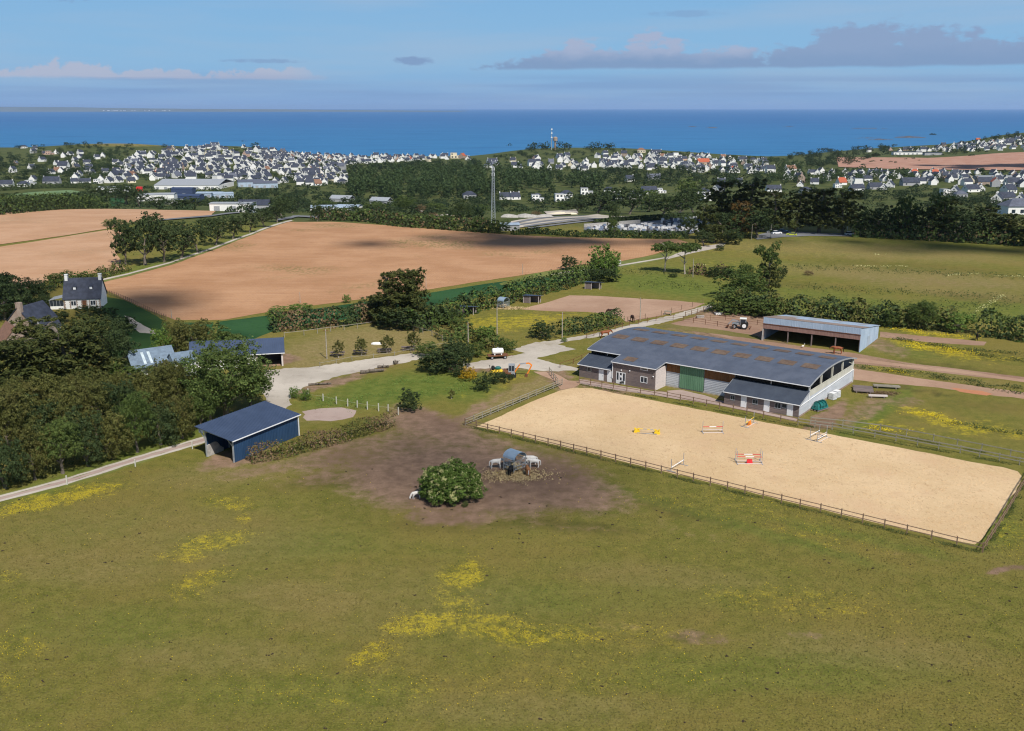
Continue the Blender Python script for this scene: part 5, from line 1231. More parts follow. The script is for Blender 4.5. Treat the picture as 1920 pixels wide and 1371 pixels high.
# ------------------------------------------------------------------ fences
fence('arena_fence', [(872, 798), (1100, 853), (1300, 903), (1500, 952), (1700, 1001), (1842, 1036)], 'brown two-rail post fence along the near long side of the arena')
fence('arena_fence', [(1842, 1036), (1880, 976), (1930, 892), (1950, 860)], 'brown rail fence across the right end of the arena', rails=((1.15, .12, .06), (.62, .10, .035)), pw=.14)
fence('arena_fence', [(872, 798), (920, 778), (975, 755), (1020, 736), (1054, 722)], 'weathered rail fence climbing from the arena corner to the stable path', mat='grey_rail_wood', rails=((1.1, .12, .035), (.7, .12, .035), (.3, .12, .035)), ph=1.2)
fence('arena_fence', [(1086, 719), (1150, 729), (1227, 742), (1300, 757), (1400, 777), (1496, 797)], 'thin two-rail fence between the stable path and the sand', mat='rail_wood', spacing=2.6)
fence('arena_fence', [(1496, 797), (1560, 806), (1640, 820), (1720, 835), (1800, 850), (1950, 880)], 'weathered rail fence along the far side of the arena beyond the stable', mat='grey_rail_wood', rails=((1.1, .16, .035), (.62, .14, .035)), spacing=3)
fence('outer_fence', [(1520, 795), (1580, 800), (1650, 809), (1750, 828), (1840, 846), (1950, 868)], 'second grey rail fence just behind the far arena fence', mat='grey_rail_wood', rails=((1.1, .14, .035),), spacing=4)
fence('paddock_fence', [(1100, 634), (1140, 622), (1180, 611), (1230, 602), (1262, 600), (1300, 605), (1345, 612), (1375, 618)], 'steel post and rail fence beside the road behind the riding hall', mat='rust', rails=((1.1, .06, .04), (.6, .06, .04)), spacing=3.2, pw=.09)
fence('paddock_fence', [(1285, 594), (1330, 582), (1357, 574)], 'timber gate rails where the road meets the dark hedge', mat='rail_wood', rails=((1.1, .08, .04), (.6, .08, .04)), spacing=2.6)
fence('paddock_fence', [(1305, 598), (1360, 601), (1420, 609), (1436, 612)], 'thin rail fence in front of the parked tractor', mat='rust', rails=((1.1, .05, .04), (.6, .05, .04)), spacing=3.5, pw=.08)
fence('paddock_fence', [(1177, 604), (1210, 598), (1240, 592), (1278, 581), (1318, 570)], 'post fence between the sand paddock and the road', mat='rail_wood', rails=((.9, .03, .02),), spacing=5, ph=1.3, pw=.1)
fence('post_fence', [(545, 743), (575, 748), (606, 752), (631, 758), (652, 762), (670, 765), (689, 768), (710, 771), (728, 773), (747, 778)], 'row of white wooden posts across the grass behind the shelter', mat='cream_boards', rails=((.9, .015, .015),), spacing=3.2, ph=1.35, pw=.14)
fence('post_fence', [(533, 633), (570, 629), (620, 622), (670, 616), (712, 610), (760, 616), (810, 630), (830, 640)], 'pale rail fence in front of the clipped hedge round the dry paddock', mat='grey_rail_wood', rails=((1.1, .10, .04),), spacing=4, ph=1.25)
fence('post_fence', [(600, 688), (660, 676), (740, 668), (800, 655), (845, 648)], 'low rail beside the gravel road behind the picnic tables', mat='grey_rail_wood', rails=((.8, .06, .04),), spacing=4, ph=1.0, pw=.09)
fence('garden_fence', [(183, 547), (215, 556), (240, 566), (265, 578), (290, 590), (312, 600)], 'dark post and wire fence between the sunken lawn and the ploughed field', mat='rail_wood', rails=((1.1, .05, .03), (.7, .05, .03), (.35, .05, .03)), spacing=1.6, ph=1.3, pw=.12)
fence('wire_fence', [(1046, 722), (1030, 700)], 'short weathered rail at the head of the earth path', mat='grey_rail_wood', rails=((1.0, .1, .03), (.5, .1, .03)), spacing=2)
fence('gate', [(1050, 690), (1075, 682), (1106, 668)], 'dark metal rail leading to the left annex of the stable', mat='rust', rails=((1.0, .07, .05),), spacing=4, ph=1.05, pw=.08)
for (x, y, h, n) in ((126, 909, 17, 'white marker post beside the lane at its left bend'), (254, 875, 13, 'white marker post beside the lane midway to the shelter'), (361, 842, 13, 'white marker post beside the lane closest to the shelter'), (578, 742, 13, 'white post standing alone by the two small shrubs'), (870, 690, 12, 'pale post at the gravel edge left of the digger')):
    p = P(x, y); s = mpp(p); t = thing('marker_post', n, 'post', p); MB().box(-.07, .07, -.07, .07, -.1, h*s/.97).obj('shaft', 'cream_boards', t); MB().box(-.08, .08, -.08, .08, h*s/.97, h*s/.97+.05).obj('cap', 'pale_boards', t)

# ------------------------------------------------------------------ machines and farm clutter
def wheel(m_, parent, c, r, w, axis='y', rimmat='grey_paint'):
    a = Vector((0, w/2, 0)) if axis == 'y' else Vector((w/2, 0, 0))
    ty = MB().tube(Vector(c)-a, Vector(c)+a, r, n=18).obj('wheel', 'rubber', parent); MB().tube(Vector(c)-a*1.06, Vector(c)+a*1.06, r*.55, n=12).obj('rim', rimmat, ty)
def tractor(pos, rz, label, body='galvanised', s=1.0):
    t = thing('tractor', label, 'tractor', pos, rz); t.scale = (s, s, s)
    for x, r, w in ((-.9, .85, .5), (1.35, .58, .38)):
        for y in (-.85, .85): wheel(None, t, (x, y, r), r, w, 'y', 'white_paint' if x < 0 else 'grey_paint')
    m = MB(); m.hexa([(-.1, -.35, .9), (1.9, -.3, .9), (1.9, .3, .9), (-.1, .35, .9), (-.1, -.35, 1.55), (1.9, -.28, 1.4), (1.9, .28, 1.4), (-.1, .35, 1.55)]); m.box(-1.4, .2, -.4, .4, .75, 1.1); m.obj('bonnet', body, t)
    m = MB()
    for x, y in ((-1.2, -.6), (-1.2, .6), (.05, -.6), (.05, .6)): m.box(x-.05, x+.05, y-.05, y+.05, 1.1, 2.35)
    m.obj('cab_frame', 'grey_paint', t); MB().box(-1.16, .01, -.57, .57, 1.5, 2.3).obj('cab_glass', 'glass', t); MB().box(-1.35, .2, -.72, .72, 2.35, 2.5).obj('cab_roof', 'white_render', t)
    for y in (-.45, .45): MB().beam((.3, y, 1.7), (1.9, y, 1.95), .12).beam((1.9, y, 1.95), (2.9, y, .75), .12).obj('loader_arm', 'grey_paint', t)
    MB().hexa([(2.7, -.8, .3), (3.3, -.8, .25), (3.3, .8, .25), (2.7, .8, .3), (2.7, -.8, .9), (2.8, -.8, .9), (2.8, .8, .9), (2.7, .8, .9)]).obj('bucket', 'rust', t)
    MB().beam((-1.5, -.6, .5), (-2.4, -.6, .6), .1).beam((-1.5, .6, .5), (-2.4, .6, .6), .1).beam((-2.4, -.9, .5), (-2.4, .9, .5), .15).obj('rear_linkage', 'rust', t)
    return t
tractor(P(1388, 616), math.radians(163), 'old grey tractor with white cab roof and front loader parked in the earth yard')
# digger behind the gorse
t = thing('mini_digger', 'small excavator with dark cab and bent orange boom behind the gorse bushes', 'digger', P(957, 706), math.radians(-2))
for y in (-.7, .7): MB().box(-1.1, 1.1, y-.22, y+.22, .0, .5).obj('track', 'rubber', t)
MB().box(-.9, .9, -.6, .6, .5, .62).obj('chassis', 'grey_paint', t); MB().hexa([(-1.4, -.8, .64), (.2, -.8, .64), (.2, .8, .64), (-1.4, .8, .64), (-1.3, -.7, 1.4), (.2, -.7, 1.4), (.2, .7, 1.4), (-1.3, .7, 1.4)]).obj('engine_cover', 'rust', t)
cb = MB().box(-.35, .85, -.75, .35, .65, 2.5).obj('cab', 'grey_paint', t); MB().box(-.22, .2, -.78, -.753, 1.3, 2.3).box(.3, .72, -.78, -.753, 1.3, 2.3).box(.853, .88, -.6, .2, 1.3, 2.3).obj('window', 'glass', cb)
MB().beam((.9, .1, 1.1), (1.9, .1, 2.5), .26).beam((1.9, .1, 2.5), (3.0, .1, 2.6), .24).obj('boom', 'grey_paint', t)
MB().beam((.8, -.15, .9), (1.8, -.15, 2.4), .22).obj('boom_ram', 'orange_paint', t); MB().beam((3.6, .1, 2.65), (4.1, .1, 2.2), .26).beam((4.1, .1, 2.3), (3.2, .1, .4), .24).beam((3.0, .1, 2.6), (3.6, .1, 2.65), .24).obj('dipper', 'orange_paint', t)
MB().hexa([(2.7, -.3, 0), (3.3, -.3, 0), (3.3, .5, 0), (2.7, .5, 0), (2.9, -.3, .5), (3.4, -.3, .6), (3.4, .5, .6), (2.9, .5, .5)]).obj('bucket', 'rust', t)
# slurry / water tanker on its flat trailer
t = thing('tank_trailer', 'flat farm trailer carrying a pale cylindrical water tank at the gravel edge', 'trailer', P(934, 672), math.radians(12))
MB().box(-2.2, 2.0, -.9, .9, .62, .80).obj('flatbed', 'rust', t)
for x in (-1.4, 1.3):
    for y in (-.85, .85): wheel(None, t, (x, y, .35), .35, .2)
MB().beam((2.0, 0, .6), (3.2, 0, .45), .1).obj('drawbar', 'rust', t)
m = MB().tube((-1.1, 0, 1.55), (.9, 0, 1.55), .62, n=16); m.ico((-1.1, 0, 1.55), .6, .4, 1, 1, 12, 6); m.ico((.9, 0, 1.55), .6, .4, 1, 1, 12, 6); tk = m.obj('tank', 'white_render', t); MB().tube((-.1, 0, 2.1), (-.1, 0, 2.35), .2).obj('filler_cap', 'grey_paint', tk)
for x in (-.8, .6): MB().box(x-.1, x+.1, -.6, .6, .81, 1.05).obj('cradle', 'white_render', t)
t = thing('scrap_heap', 'yellow and teal plastic machine parts heaped at the gravel edge left of the digger', 'machine', P(931, 697), .2)
MB().hexa([(-1.2, -.5, 0), (1.2, -.5, 0), (1.4, .5, 0), (-1.2, .5, 0), (-1.0, -.4, .35), (1.0, -.4, .4), (1.1, .4, .4), (-1.0, .4, .35)]).obj('yellow_shell', 'yellow_paint', t); MB().ico((.3, .1, .7), .55, 1.2, .8, .7, 8, 5).obj('teal_tank', 'teal_plastic', t); MB().ico((-.7, 0, .8), .5, .8, .8, 1, 7, 5).obj('engine', 'rubber', t); MB().beam((-1.2, 0, .4), (-1.4, 0, 1.4), .1).obj('lever', 'rubber', t)
# beside the right gable: water tank, white crates, low walls of pallets
t = thing('water_tank', 'squat teal plastic tank lying on pallets against the right gable', 'tank', P(1537, 768), math.radians(38))
m = MB(); m.hexa([(-1.5, -.7, .3), (1.5, -.7, .3), (1.5, .7, .3), (-1.5, .7, .3), (-1.2, -.3, 1.35), (1.2, -.3, 1.35), (1.2, .3, 1.35), (-1.2, .3, 1.35)]); m.ico((0, 0, .85), .75, 2.0, 1.05, .75, 12, 8); tk = m.obj('shell', 'teal_plastic', t)
for x in (-.8, 0, .8): MB().tube((x-.05, 0, .85), (x+.05, 0, .85), .80, n=14).obj('rib', 'teal_plastic', tk)
for k in range(3): MB().box(-1.7, 1.7, -.8+k*.6, -.6+k*.6, .08, .2).obj('bearer', 'weathered_boards', t)
for i, (x, y, n) in enumerate(((1561, 749, 'white plastic crate stack against the right gable, nearer of two'), (1568, 745, 'white plastic crate stack against the right gable, farther of two'))):
    t = thing('crate_stack', n, 'crate', P(x, y), math.radians(36)); s = 1.0
    for k in range(3): z = .06+k*.42; b = MB().box(-.55, .55, -.5, .5, z, z+.36).obj('crate', 'white_paint', t)
    m = MB()
    for k in range(5): m.box(-.56, .56, -.52, -.502, .1+k*.25, .15+k*.25); m.box(-.5+k*.24, -.46+k*.24, -.53, -.503, .06, 1.3)
    m.obj('cage', 'galvanised', t)
def board_stack(px, py, rz, L, W_, h, label, mat='pale_boards', n=6, legs=0):
    t = thing('timber_stack', label, 'timber', P(px, py), rz)
    for k in range(n): y = -W_/2+W_*k/n; MB().box(-L/2+random.uniform(-.1, .1), L/2+random.uniform(-.1, .1), y+.02, y+W_/n-.02, h*.6, h*random.uniform(.9, 1.1)).obj('board', mat, t)
    for x in (-L*.35, L*.35): MB().box(x-.1, x+.1, -W_/2, W_/2, 0, h*.6).obj('bearer', 'weathered_boards', t)
board_stack(1618, 733, math.radians(-16), 3.4, 3.6, .5, 'rough pallets laid flat by the right gable, leftmost of the timber', 'weathered_boards', 9)
board_stack(1662, 728, math.radians(-12), 4.6, 1.0, .55, 'long grey boards stacked above the red-brown heap', 'grey_rail_wood', 4)
board_stack(1645, 746, math.radians(-6), 3.2, .6, .5, 'pale beam bench just below the red-brown heap', 'pale_boards', 2)
litter(1655, 738, 2.6, 1.4, 900, 'leaf_brown', 'heap of red-brown bark chips between the timber stacks', 'chip_heap', .14, 9)
# picnic tables under the four lopped trees
for x, y, n in ((633, 667, 'first'), (676, 664, 'second'), (721, 661, 'third'), (766, 657, 'fourth')):
    t = thing('picnic_table', 'dark wooden picnic table, %s from the left behind the small lopped trees' % n, 'table', P(x, y), math.radians(6), 'picnic tables')
    for k in range(3): MB().box(-1.5, 1.5, -.36+k*.25, -.14+k*.25, .78, .84).obj('board', 'weathered_boards', t)
    for y_ in (-.75, .75): MB().box(-1.5, 1.5, y_-.14, y_+.14, .44, .49).obj('bench', 'weathered_boards', t)
    for x_ in (-1.1, 1.1): MB().beam((x_, -.8, 0), (x_, -.15, .78), .1).beam((x_, .8, 0), (x_, .15, .78), .1).obj('leg', 'weathered_boards', t)
def log(px, py, rz, L, r, label, mat='bark'):
    t = thing('log', label, 'log', P(px, py), rz); m = MB(); p0 = Vector((-L/2, 0, r)); n = 5
    for k in range(n): p1 = Vector((-L/2+L*(k+1)/n, random.uniform(-.12, .12), r*random.uniform(.9, 1.15))); m.tube(p0, p1, r*(1-.08*k), r*(1-.08*(k+1)), 8, True); p0 = p1
    m.obj('trunk', mat, t)
    for k in range(3): x = random.uniform(-L*.4, L*.4); MB().tube((x, 0, r), (x+.4, random.choice((-.6, .6)), r+.35), .09, .04, 6).obj('branch_stub', mat, t)
log(698, 699, math.radians(22), 4.6, .38, 'thick felled trunk lying above the bright grass')
log(719, 690, math.radians(15), 2.2, .30, 'short felled trunk right of the thick one')
log(742, 683, math.radians(50), 1.0, .42, 'weathered stump at the edge of the gravel road')
log(600, 722, math.radians(10), 4.2, .22, 'long thin log on the bank below the gravel road')
t = thing('sign_panel', 'small white panel on posts beside the far field track', 'sign', P(1159, 501), 0)
MB().box(-.9, .9, -.04, .04, 1.0, 2.2).obj('panel', 'white_paint', t); MB().box(-.8, -.7, .045, .12, 0, 2.1).box(.7, .8, .045, .12, 0, 2.1).obj('post', 'pale_boards', t)
t = thing('trough', 'white bathtub trough on the grass near the road gate', 'trough', P(1347, 590), .3); MB().hexa([(-.8, -.3, 0), (.8, -.3, 0), (.8, .3, 0), (-.8, .3, 0), (-.95, -.42, .55), (.95, -.42, .55), (.95, .42, .55), (-.95, .42, .55)]).obj('tub', 'white_paint', t); MB().box(-.85, .85, -.33, .33, .50, .56).obj('water_surface', 'glass', t)
t = thing('trough', 'second pale trough beside the road fence', 'trough', P(1313, 596), .1); MB().hexa([(-.8, -.3, 0), (.8, -.3, 0), (.8, .3, 0), (-.8, .3, 0), (-.95, -.42, .5), (.95, -.42, .5), (.95, .42, .5), (-.95, .42, .5)]).obj('tub', 'concrete', t)
t = thing('paddock_box', 'open timber box on legs beside the sand paddock fence', 'box', P(1252, 590), -.3); MB().box(-.8, .8, -.5, .5, .8, .9).box(-.8, -.7, -.5, .5, 0, .8).box(.7, .8, -.5, .5, 0, .8).obj('frame', 'grey_rail_wood', t)
t = thing('tarpaulin', 'white tarpaulin lump on the dry paddock between the lopped trees', 'cover', P(706, 646), 0); m = MB().ico((0, 0, .15), .8, 1.6, .8, .5, 9, 5); m.obj('sheet', 'white_render', t)
# poles
for (x, y, h, l) in ((563, 568, 20, 'thin pole standing in the ploughed field, leftmost'), (799, 540, 24, 'pole at the edge of the crop strip right of the cypress clump'), (980, 515, 20, 'short pole in the far corner of the ploughed field'), (613, 673, 55, 'slim grey pole in the dry paddock left of the lopped trees'),
        (1054, 636, 50, 'leaning telegraph pole beside the round dark bush'), (932, 630, 58, 'thin pole in the yellow meadow'), (878, 650, 46, 'telegraph pole with cross-bar among the shrubs by the tank trailer'), (1200, 601, 42, 'wooden pole beside the bay horse'), (322, 597, 17, 'short double pole at the edge of the ploughed field above the lawn'),
        (1299, 520, 34, 'slim pole in the green pasture near the pines'), (1326, 450, 14, 'pale pole at the road behind the pines, leftmost'), (1354, 452, 20, 'pale pole at the road behind the pines, middle'), (1409, 450, 28, 'pale pole at the road behind the pines, rightmost'), (1445, 447, 25, 'tall pale pole at the car park corner'), (1571, 434, 24, 'white pole by the road bend in front of the dark trees')):
    pole(x, y, h, l, arm=h > 40, r=.13 if h > 30 else .10)
def lamp(px, py, hpx, label):
    p = P(px, py); h = hpx*mpp(p)/.97; t = thing('street_lamp', label, 'lamp', p, 0, 'tall street lamps'); MB().tube((0, 0, 0), (0, 0, h), .1, .07).obj('shaft', 'galvanised', t); MB().beam((0, 0, h), (1.0, 0, h+.2), .07).obj('arm', 'galvanised', t); MB().box(.8, 1.5, -.15, .15, h+.12, h+.3).obj('lamp_head', 'white_paint', t)
lamp(1276, 408, 32, 'street lamp rising above the cemetery hedge'); lamp(1459, 430, 42, 'street lamp over the car park'); lamp(1589, 432, 18, 'short street lamp by the road bend')
# lattice mast
p = P(925, 420); t = thing('lattice_mast', 'tall grey lattice mast standing beyond the ploughed field', 'mast', p); h = 103*mpp(p)/.97; w0 = .9
for sx, sy in ((-1, -1), (1, -1), (1, 1), (-1, 1)): MB().beam((sx*w0, sy*w0, 0), (sx*.35, sy*.35, h), .22).obj('leg', 'galvanised', t)
n = 22
for k in range(n):
    z0, z1 = h*k/n, h*(k+1)/n; a = w0-(w0-.35)*k/n; b = w0-(w0-.35)*(k+1)/n; m = MB()
    for (x0, y0, x1, y1) in ((-a, -a, b, -b), (a, -a, b, b), (a, a, -b, b), (-a, a, -b, -b)): m.beam((x0, y0, z0), (x1, y1, z1), .12)
    m.obj('brace', 'galvanised', t)
for z, r_ in ((h-.5, .5), (h-3, .4)): MB().tube((-.5, -.4, z-1.4), (-.5, -.4, z), .16).tube((.5, -.4, z-1.4), (.5, -.4, z), .16).obj('antenna', 'white_paint', t)
# far radio mast and water tower on the headland
p = P(1034, 281); s = mpp(p); t = thing('radio_mast', 'white-topped radio mast on the wooded headland', 'mast', p); h = 39*s
MB().tube((0, 0, 0), (0, 0, h), 1.1, .5).obj('shaft', 'galvanised', t)
for a in (.55, .75, .93): MB().tube((0, 0, h*a), (0, 0, h*a+2.6), 1.7, 1.5).obj('antenna_ring', 'white_paint', t)
p = P(1041, 281); t = thing('water_tower', 'squat brown water tower beside the radio mast', 'tower', p); MB().tube((0, 0, 0), (0, 0, 19), 2.2, 2.0, 10).obj('shaft', 'stone', t); MB().tube((0, 0, 18), (0, 0, 25), 4.4, 4.8, 12).obj('tank', 'stone', t); MB().tube((0, 0, 25), (0, 0, 27), 4.8, 1.2, 12).obj('cap', 'stone', t)
# cars on the car park
def car(px, py, rz, mat, label):
    t = thing('parked_car', label, 'car', P(px, py), rz, 'cars at the car park')
    m = MB(); m.hexa([(-2.1, -.85, .3), (2.1, -.85, .3), (2.1, .85, .3), (-2.1, .85, .3), (-2.05, -.82, .9), (1.95, -.8, .82), (1.95, .8, .82), (-2.05, .82, .9)]); m.obj('body', mat, t)
    MB().hexa([(-1.9, -.75, .9), (1.0, -.75, .88), (1.0, .75, .88), (-1.9, .75, .9), (-1.4, -.62, 1.4), (.3, -.62, 1.4), (.3, .62, 1.4), (-1.4, .62, 1.4)]).obj('cabin', 'glass', t)
    MB().box(-1.3, .2, -.6, .6, 1.402, 1.44).obj('roof_panel', mat, t)
    for x in (-1.3, 1.3):
        for y in (-.8, .8): wheel(None, t, (x, y, .32), .32, .2)
simple('car_blue', (.08, .12, .25), .3, .5); simple('car_yellow', (.45, .48, .05), .4, .5)
car(1468, 436, .1, 'car_blue', 'dark blue car on the car park, far end'); car(1456, 439, .2, 'white_paint', 'white car on the car park'); car(1484, 442, 2.8, 'car_yellow', 'lime yellow car leaving the car park'); car(1446, 437, .1, 'grey_paint', 'grey car at the left of the car park'); car(1594, 441, .05, 'white_paint', 'white van-like car on the road bend')
# ------------------------------------------------------------------ the flowering bush on the bare patch
bp = P(847, 934)
t = thing('flowering_bush', 'big round green bush dotted with cream flowers on the bare patch', 'bush', bp)
r = np.random.default_rng(77); lobes = []
for i in range(34):
    th = i*2.4; z = .8+3.0*((i+.5)/34); rr = 3.3*math.sqrt(max(.08, 1-((z-1.2)/4.0)**2))*r.uniform(.85, 1.08); s = r.uniform(.75, 1.15)
    lobes.append((rr*1.05*math.cos(th), rr*.95*math.sin(th), z+(.5 if math.cos(th) > 0 else -.2)*.4, s, s, s*.9))
lobes.append((0, 0, 2.2, 3.3, 3.1, 2.4)); lobes.append((-.6, 0, 3.7, 1.6, 1.5, .9))
C_, N_ = blob_points(lobes, 46000, r, .2); C_[:, 2] = np.maximum(C_[:, 2], .08+.1*r.random(len(C_)))
v, f = leaves(C_, N_, .098, r); add_obj('crown', np_mesh('crown', v, f, 'leaf_bright'), t)
C_, N_ = blob_points(lobes, 2600, r, 0); k = (C_[:, 2] > .9)&((N_[:, 2] > -.2)); C_ = C_[k]*np.array([1.02, 1.02, 1.02]); N_ = N_[k]
Cc = np.repeat(C_, 5, 0)+r.normal(0, .09, (len(C_)*5, 3)); v, f = leaves(Cc, np.repeat(N_, 5, 0)+[0, 0, .5], .078, r); o = add_obj('flowers', np_mesh('flowers', v, f, 'blossom'), t)
m = MB()
for k in range(9):
    th = k*.7; m.tube((.4*math.cos(th), .4*math.sin(th), -.1), (2.2*math.cos(th), 2.2*math.sin(th), 2.4), .14, .05, 6, False)
m.obj('stems', 'bark', t)
plant(872, 950, 15, 12, 'bush', 'shrub', 'little shrub with pale leaves at the foot of the flowering bush', 'shrub', trunk=False)

# ------------------------------------------------------------------ hedges
hedge('hedge', [(466, 868), (520, 856), (575, 843), (630, 828), (685, 812), (735, 796)], 2.6, 2.1, 'leaf_brown', 'ragged half-bare brown hedge in front of the blue shelter', 60, .12, 1, .35, ['leaf_brown', 'leaf_olive', 'leaf_green'])
hedge('hedge', [(508, 622), (570, 616), (640, 612), (712, 600)], 3.2, 4.4, 'leaf_brown', 'tall flat-topped brownish hedge above the dry paddock', 22, .26, 2, .12, ['leaf_dark', 'leaf_brown', 'leaf_green'])
hedge('hedge', [(1048, 628), (1085, 624), (1125, 616), (1160, 606)], 3.0, 3.4, 'leaf_dark', 'clipped dark green hedge between the yellow meadow and the road', 30, .2, 3, .12, ['leaf_dark', 'leaf_green'])
hedge('hedge', [(1345, 580), (1400, 586), (1450, 592), (1520, 596), (1600, 602), (1680, 612), (1730, 614), (1790, 620)], 5.5, 4.6, 'leaf_dark', 'long dark hedgerow behind the grey shed', 14, .32, 4, .35, ['leaf_dark', 'leaf_olive', 'leaf_green'])
hedge('hedge', [(1835, 626), (1880, 632), (1940, 640), (2050, 655)], 6, 5.0, 'leaf_dark', 'dense dark hedge running out of the picture behind the black horse', 14, .30, 5, .25, ['leaf_dark', 'leaf_green'])
hedge('hedge', [(770, 622), (820, 612), (852, 594), (905, 577), (960, 566), (1000, 552), (1050, 541), (1080, 530), (1105, 522)], 5, 4.0, 'leaf_green', 'overgrown hedgerow with the small timber shelters set against it', 14, .30, 6, .45, ['leaf_dark', 'leaf_green', 'leaf_bright'])
hedge('hedge', [(820, 636), (870, 632), (905, 640), (935, 660)], 5, 2.4, 'leaf_green', 'rough bramble bank between the tank trailer and the meadow', 14, .25, 7, .5, ['leaf_green', 'leaf_olive'])
hedge('hedge', [(60, 546), (110, 540), (160, 530), (240, 507)], 3, 2.6, 'leaf_green', 'low uneven hedge along the field track by the white house', 12, .26, 8, .6, ['leaf_green', 'leaf_olive'])
hedge('hedge', [(960, 440), (1010, 438), (1090, 444), (1200, 446), (1290, 447)], 5, 1.8, 'leaf_dark', 'low scrub between the ploughed field and the cemetery', 8, .4, 19, .5, ['leaf_dark', 'leaf_green'])
hedge('hedge', [(590, 412), (700, 416), (760, 425), (840, 430), (930, 437)], 8, 4.5, 'leaf_dark', 'long scrubby hedge along the far edge of the big ploughed field', 5, .5, 9, .5, ['leaf_dark', 'leaf_green', 'leaf_brown'])
hedge('hedge', [(-150, 411), (0, 402), (60, 396), (110, 393), (190, 391)], 12, 8, 'leaf_dark', 'dark hedge line at the far edge of the left ploughed field', 4, .55, 10, .3, ['leaf_dark', 'leaf_green'])
hedge('hedge', [(1115, 424), (1180, 418), (1240, 413), (1310, 409)], 3, 2.8, 'leaf_dark', 'clipped dark hedge round the cemetery', 14, .4, 11, .05)
hedge('hedge', [(1095, 438), (1180, 439.5), (1290, 441)], 2.5, 1.5, 'leaf_dark', 'low dark hedge below the cemetery graves', 10, .4, 12, .2)
hedge('hedge', [(1600, 443), (1700, 448), (1800, 453), (1900, 459), (2050, 466)], 8, 5, 'leaf_dark', 'undergrowth along the foot of the dark trees behind the big meadow', 7, .45, 13, .5, ['leaf_dark', 'leaf_green', 'leaf_brown'])
hedge('hedge', [(1290, 513), (1330, 516), (1370, 519), (1400, 520)], 3, 2.4, 'leaf_dark', 'low dark scrub between the green pasture and the big meadow', 14, .28, 14, .7, ['leaf_dark', 'leaf_brown'])
hedge('hedge', [(-40, 383), (0, 383), (60, 385), (130, 386), (190, 384)], 8, 7, 'leaf_dark', 'row of dark scrub below the pale green field', 4, .6, 15, .4, ['leaf_dark', 'leaf_green'])
hedge('hedge', [(-60, 362), (0, 358), (60, 354), (120, 352), (170, 354)], 8, 5, 'leaf_dark', 'thin dark hedge along the top of the pale green field', 4, .6, 16, .4)

# ------------------------------------------------------------------ trees and shrubs, where they stand in the photograph
woodF = [(12, 915, 92, 118), (66, 900, 84, 132), (118, 888, 90, 108), (166, 874, 80, 126), (212, 861, 88, 100), (258, 848, 76, 118), (302, 834, 84, 98), (342, 822, 70, 104), (378, 806, 64, 84)]
row(woodF[1::3], 'thicket', 'woodland_tree', 'broad olive tree', 'in the front row of the wood', group='front row of the wood')
row(woodF[2::3], 'oak', 'woodland_tree', 'broad green tree', 'in the front row of the wood', group='front row of the wood')
row(woodF[0::3], 'thicket_dark', 'woodland_tree', 'broad dark tree', 'in the front row of the wood', group='front row of the wood')
woodM = [(-30, 866, 100, 126), (28, 858, 90, 142), (80, 846, 96, 118), (132, 836, 86, 134), (182, 822, 92, 112), (230, 812, 84, 128), (278, 800, 88, 104), (322, 788, 78, 118), (362, 778, 70, 96)]
row(woodM[1::3], 'oak_olive', 'woodland_tree', 'olive-brown tree with visible trunk', 'in the middle row of the wood', group='middle row of the wood')
row(woodM[2::3], 'thicket_dark', 'woodland_tree', 'dark tree', 'in the middle row of the wood', group='middle row of the wood')
row(woodM[0::3], 'thicket', 'woodland_tree', 'olive-brown tree', 'in the middle row of the wood', group='middle row of the wood')
woodB = [(-24, 812, 96, 112), (34, 806, 88, 96), (84, 796, 96, 110), (136, 788, 84, 88), (186, 782, 92, 102), (232, 776, 80, 82), (280, 770, 86, 92), (324, 764, 74, 76)]
row(woodB[1::2], 'oak_olive', 'woodland_tree', 'tawny tree top', 'in the back row of the wood', group='back row of the wood')
row(woodB[0::2], 'thicket', 'woodland_tree', 'sunlit olive tree top', 'in the back row of the wood', group='back row of the wood')
plant(425, 786, 165, 150, 'oak', 'oak_tree', 'large dark oak standing left of the blue shelter and the gravel yard', 'tree')
plant(470, 765, 80, 95, 'oak', 'oak_tree', 'smaller round tree tucked under the right side of the large oak', 'tree')
plant(395, 790, 90, 90, 'oak', 'oak_tree', 'low round tree between the large oak and the wood', 'tree')
row([(40, 745, 170, 115), (146, 738, 170, 138), (85, 700, 130, 100)], 'cypress', 'cypress_tree', 'wide dark cypress', 'of the clump below the white house', group='big cypresses')
row([(225, 705, 80, 105), (205, 655, 90, 80)], 'thicket_dark', 'tree', 'dark rounded tree', 'right of the big cypresses')
row([(222, 720, 55, 50), (305, 670, 46, 70)], 'bush_blossom', 'blossoming_shrub', 'cream-blossomed shrub', 'beside the skylight-roofed farmhouse', 'shrub')
row([(365, 668, 95, 85), (330, 655, 60, 60)], 'thicket', 'tree', 'brownish green tree', 'behind the farmhouse roofs')
row([(400, 655, 80, 52), (440, 652, 60, 30)], 'bush', 'shrub', 'green shrub', 'behind the cart shed roof', 'shrub', trunk=False)
row([(280, 712, 110, 34), (345, 705, 60, 40)], 'bush', 'shrub', 'green shrub', 'in front of the white farmhouse walls', 'shrub', trunk=False)
row([(10, 600, 110, 100), (55, 572, 90, 62), (0, 560, 80, 60), (75, 645, 60, 34)], 'thicket_dark', 'tree', 'shaded dark tree', 'around the stone cottage and the white house')
row([(100, 530, 26, 20), (124, 530, 36, 26), (155, 524, 22, 16)], 'bush', 'shrub', 'small green tree', 'behind the ridge of the white house', 'shrub')
row([(85, 578, 30, 34)], 'thicket_dark', 'shrub', 'dark round shrub', 'left of the conservatory', 'shrub')
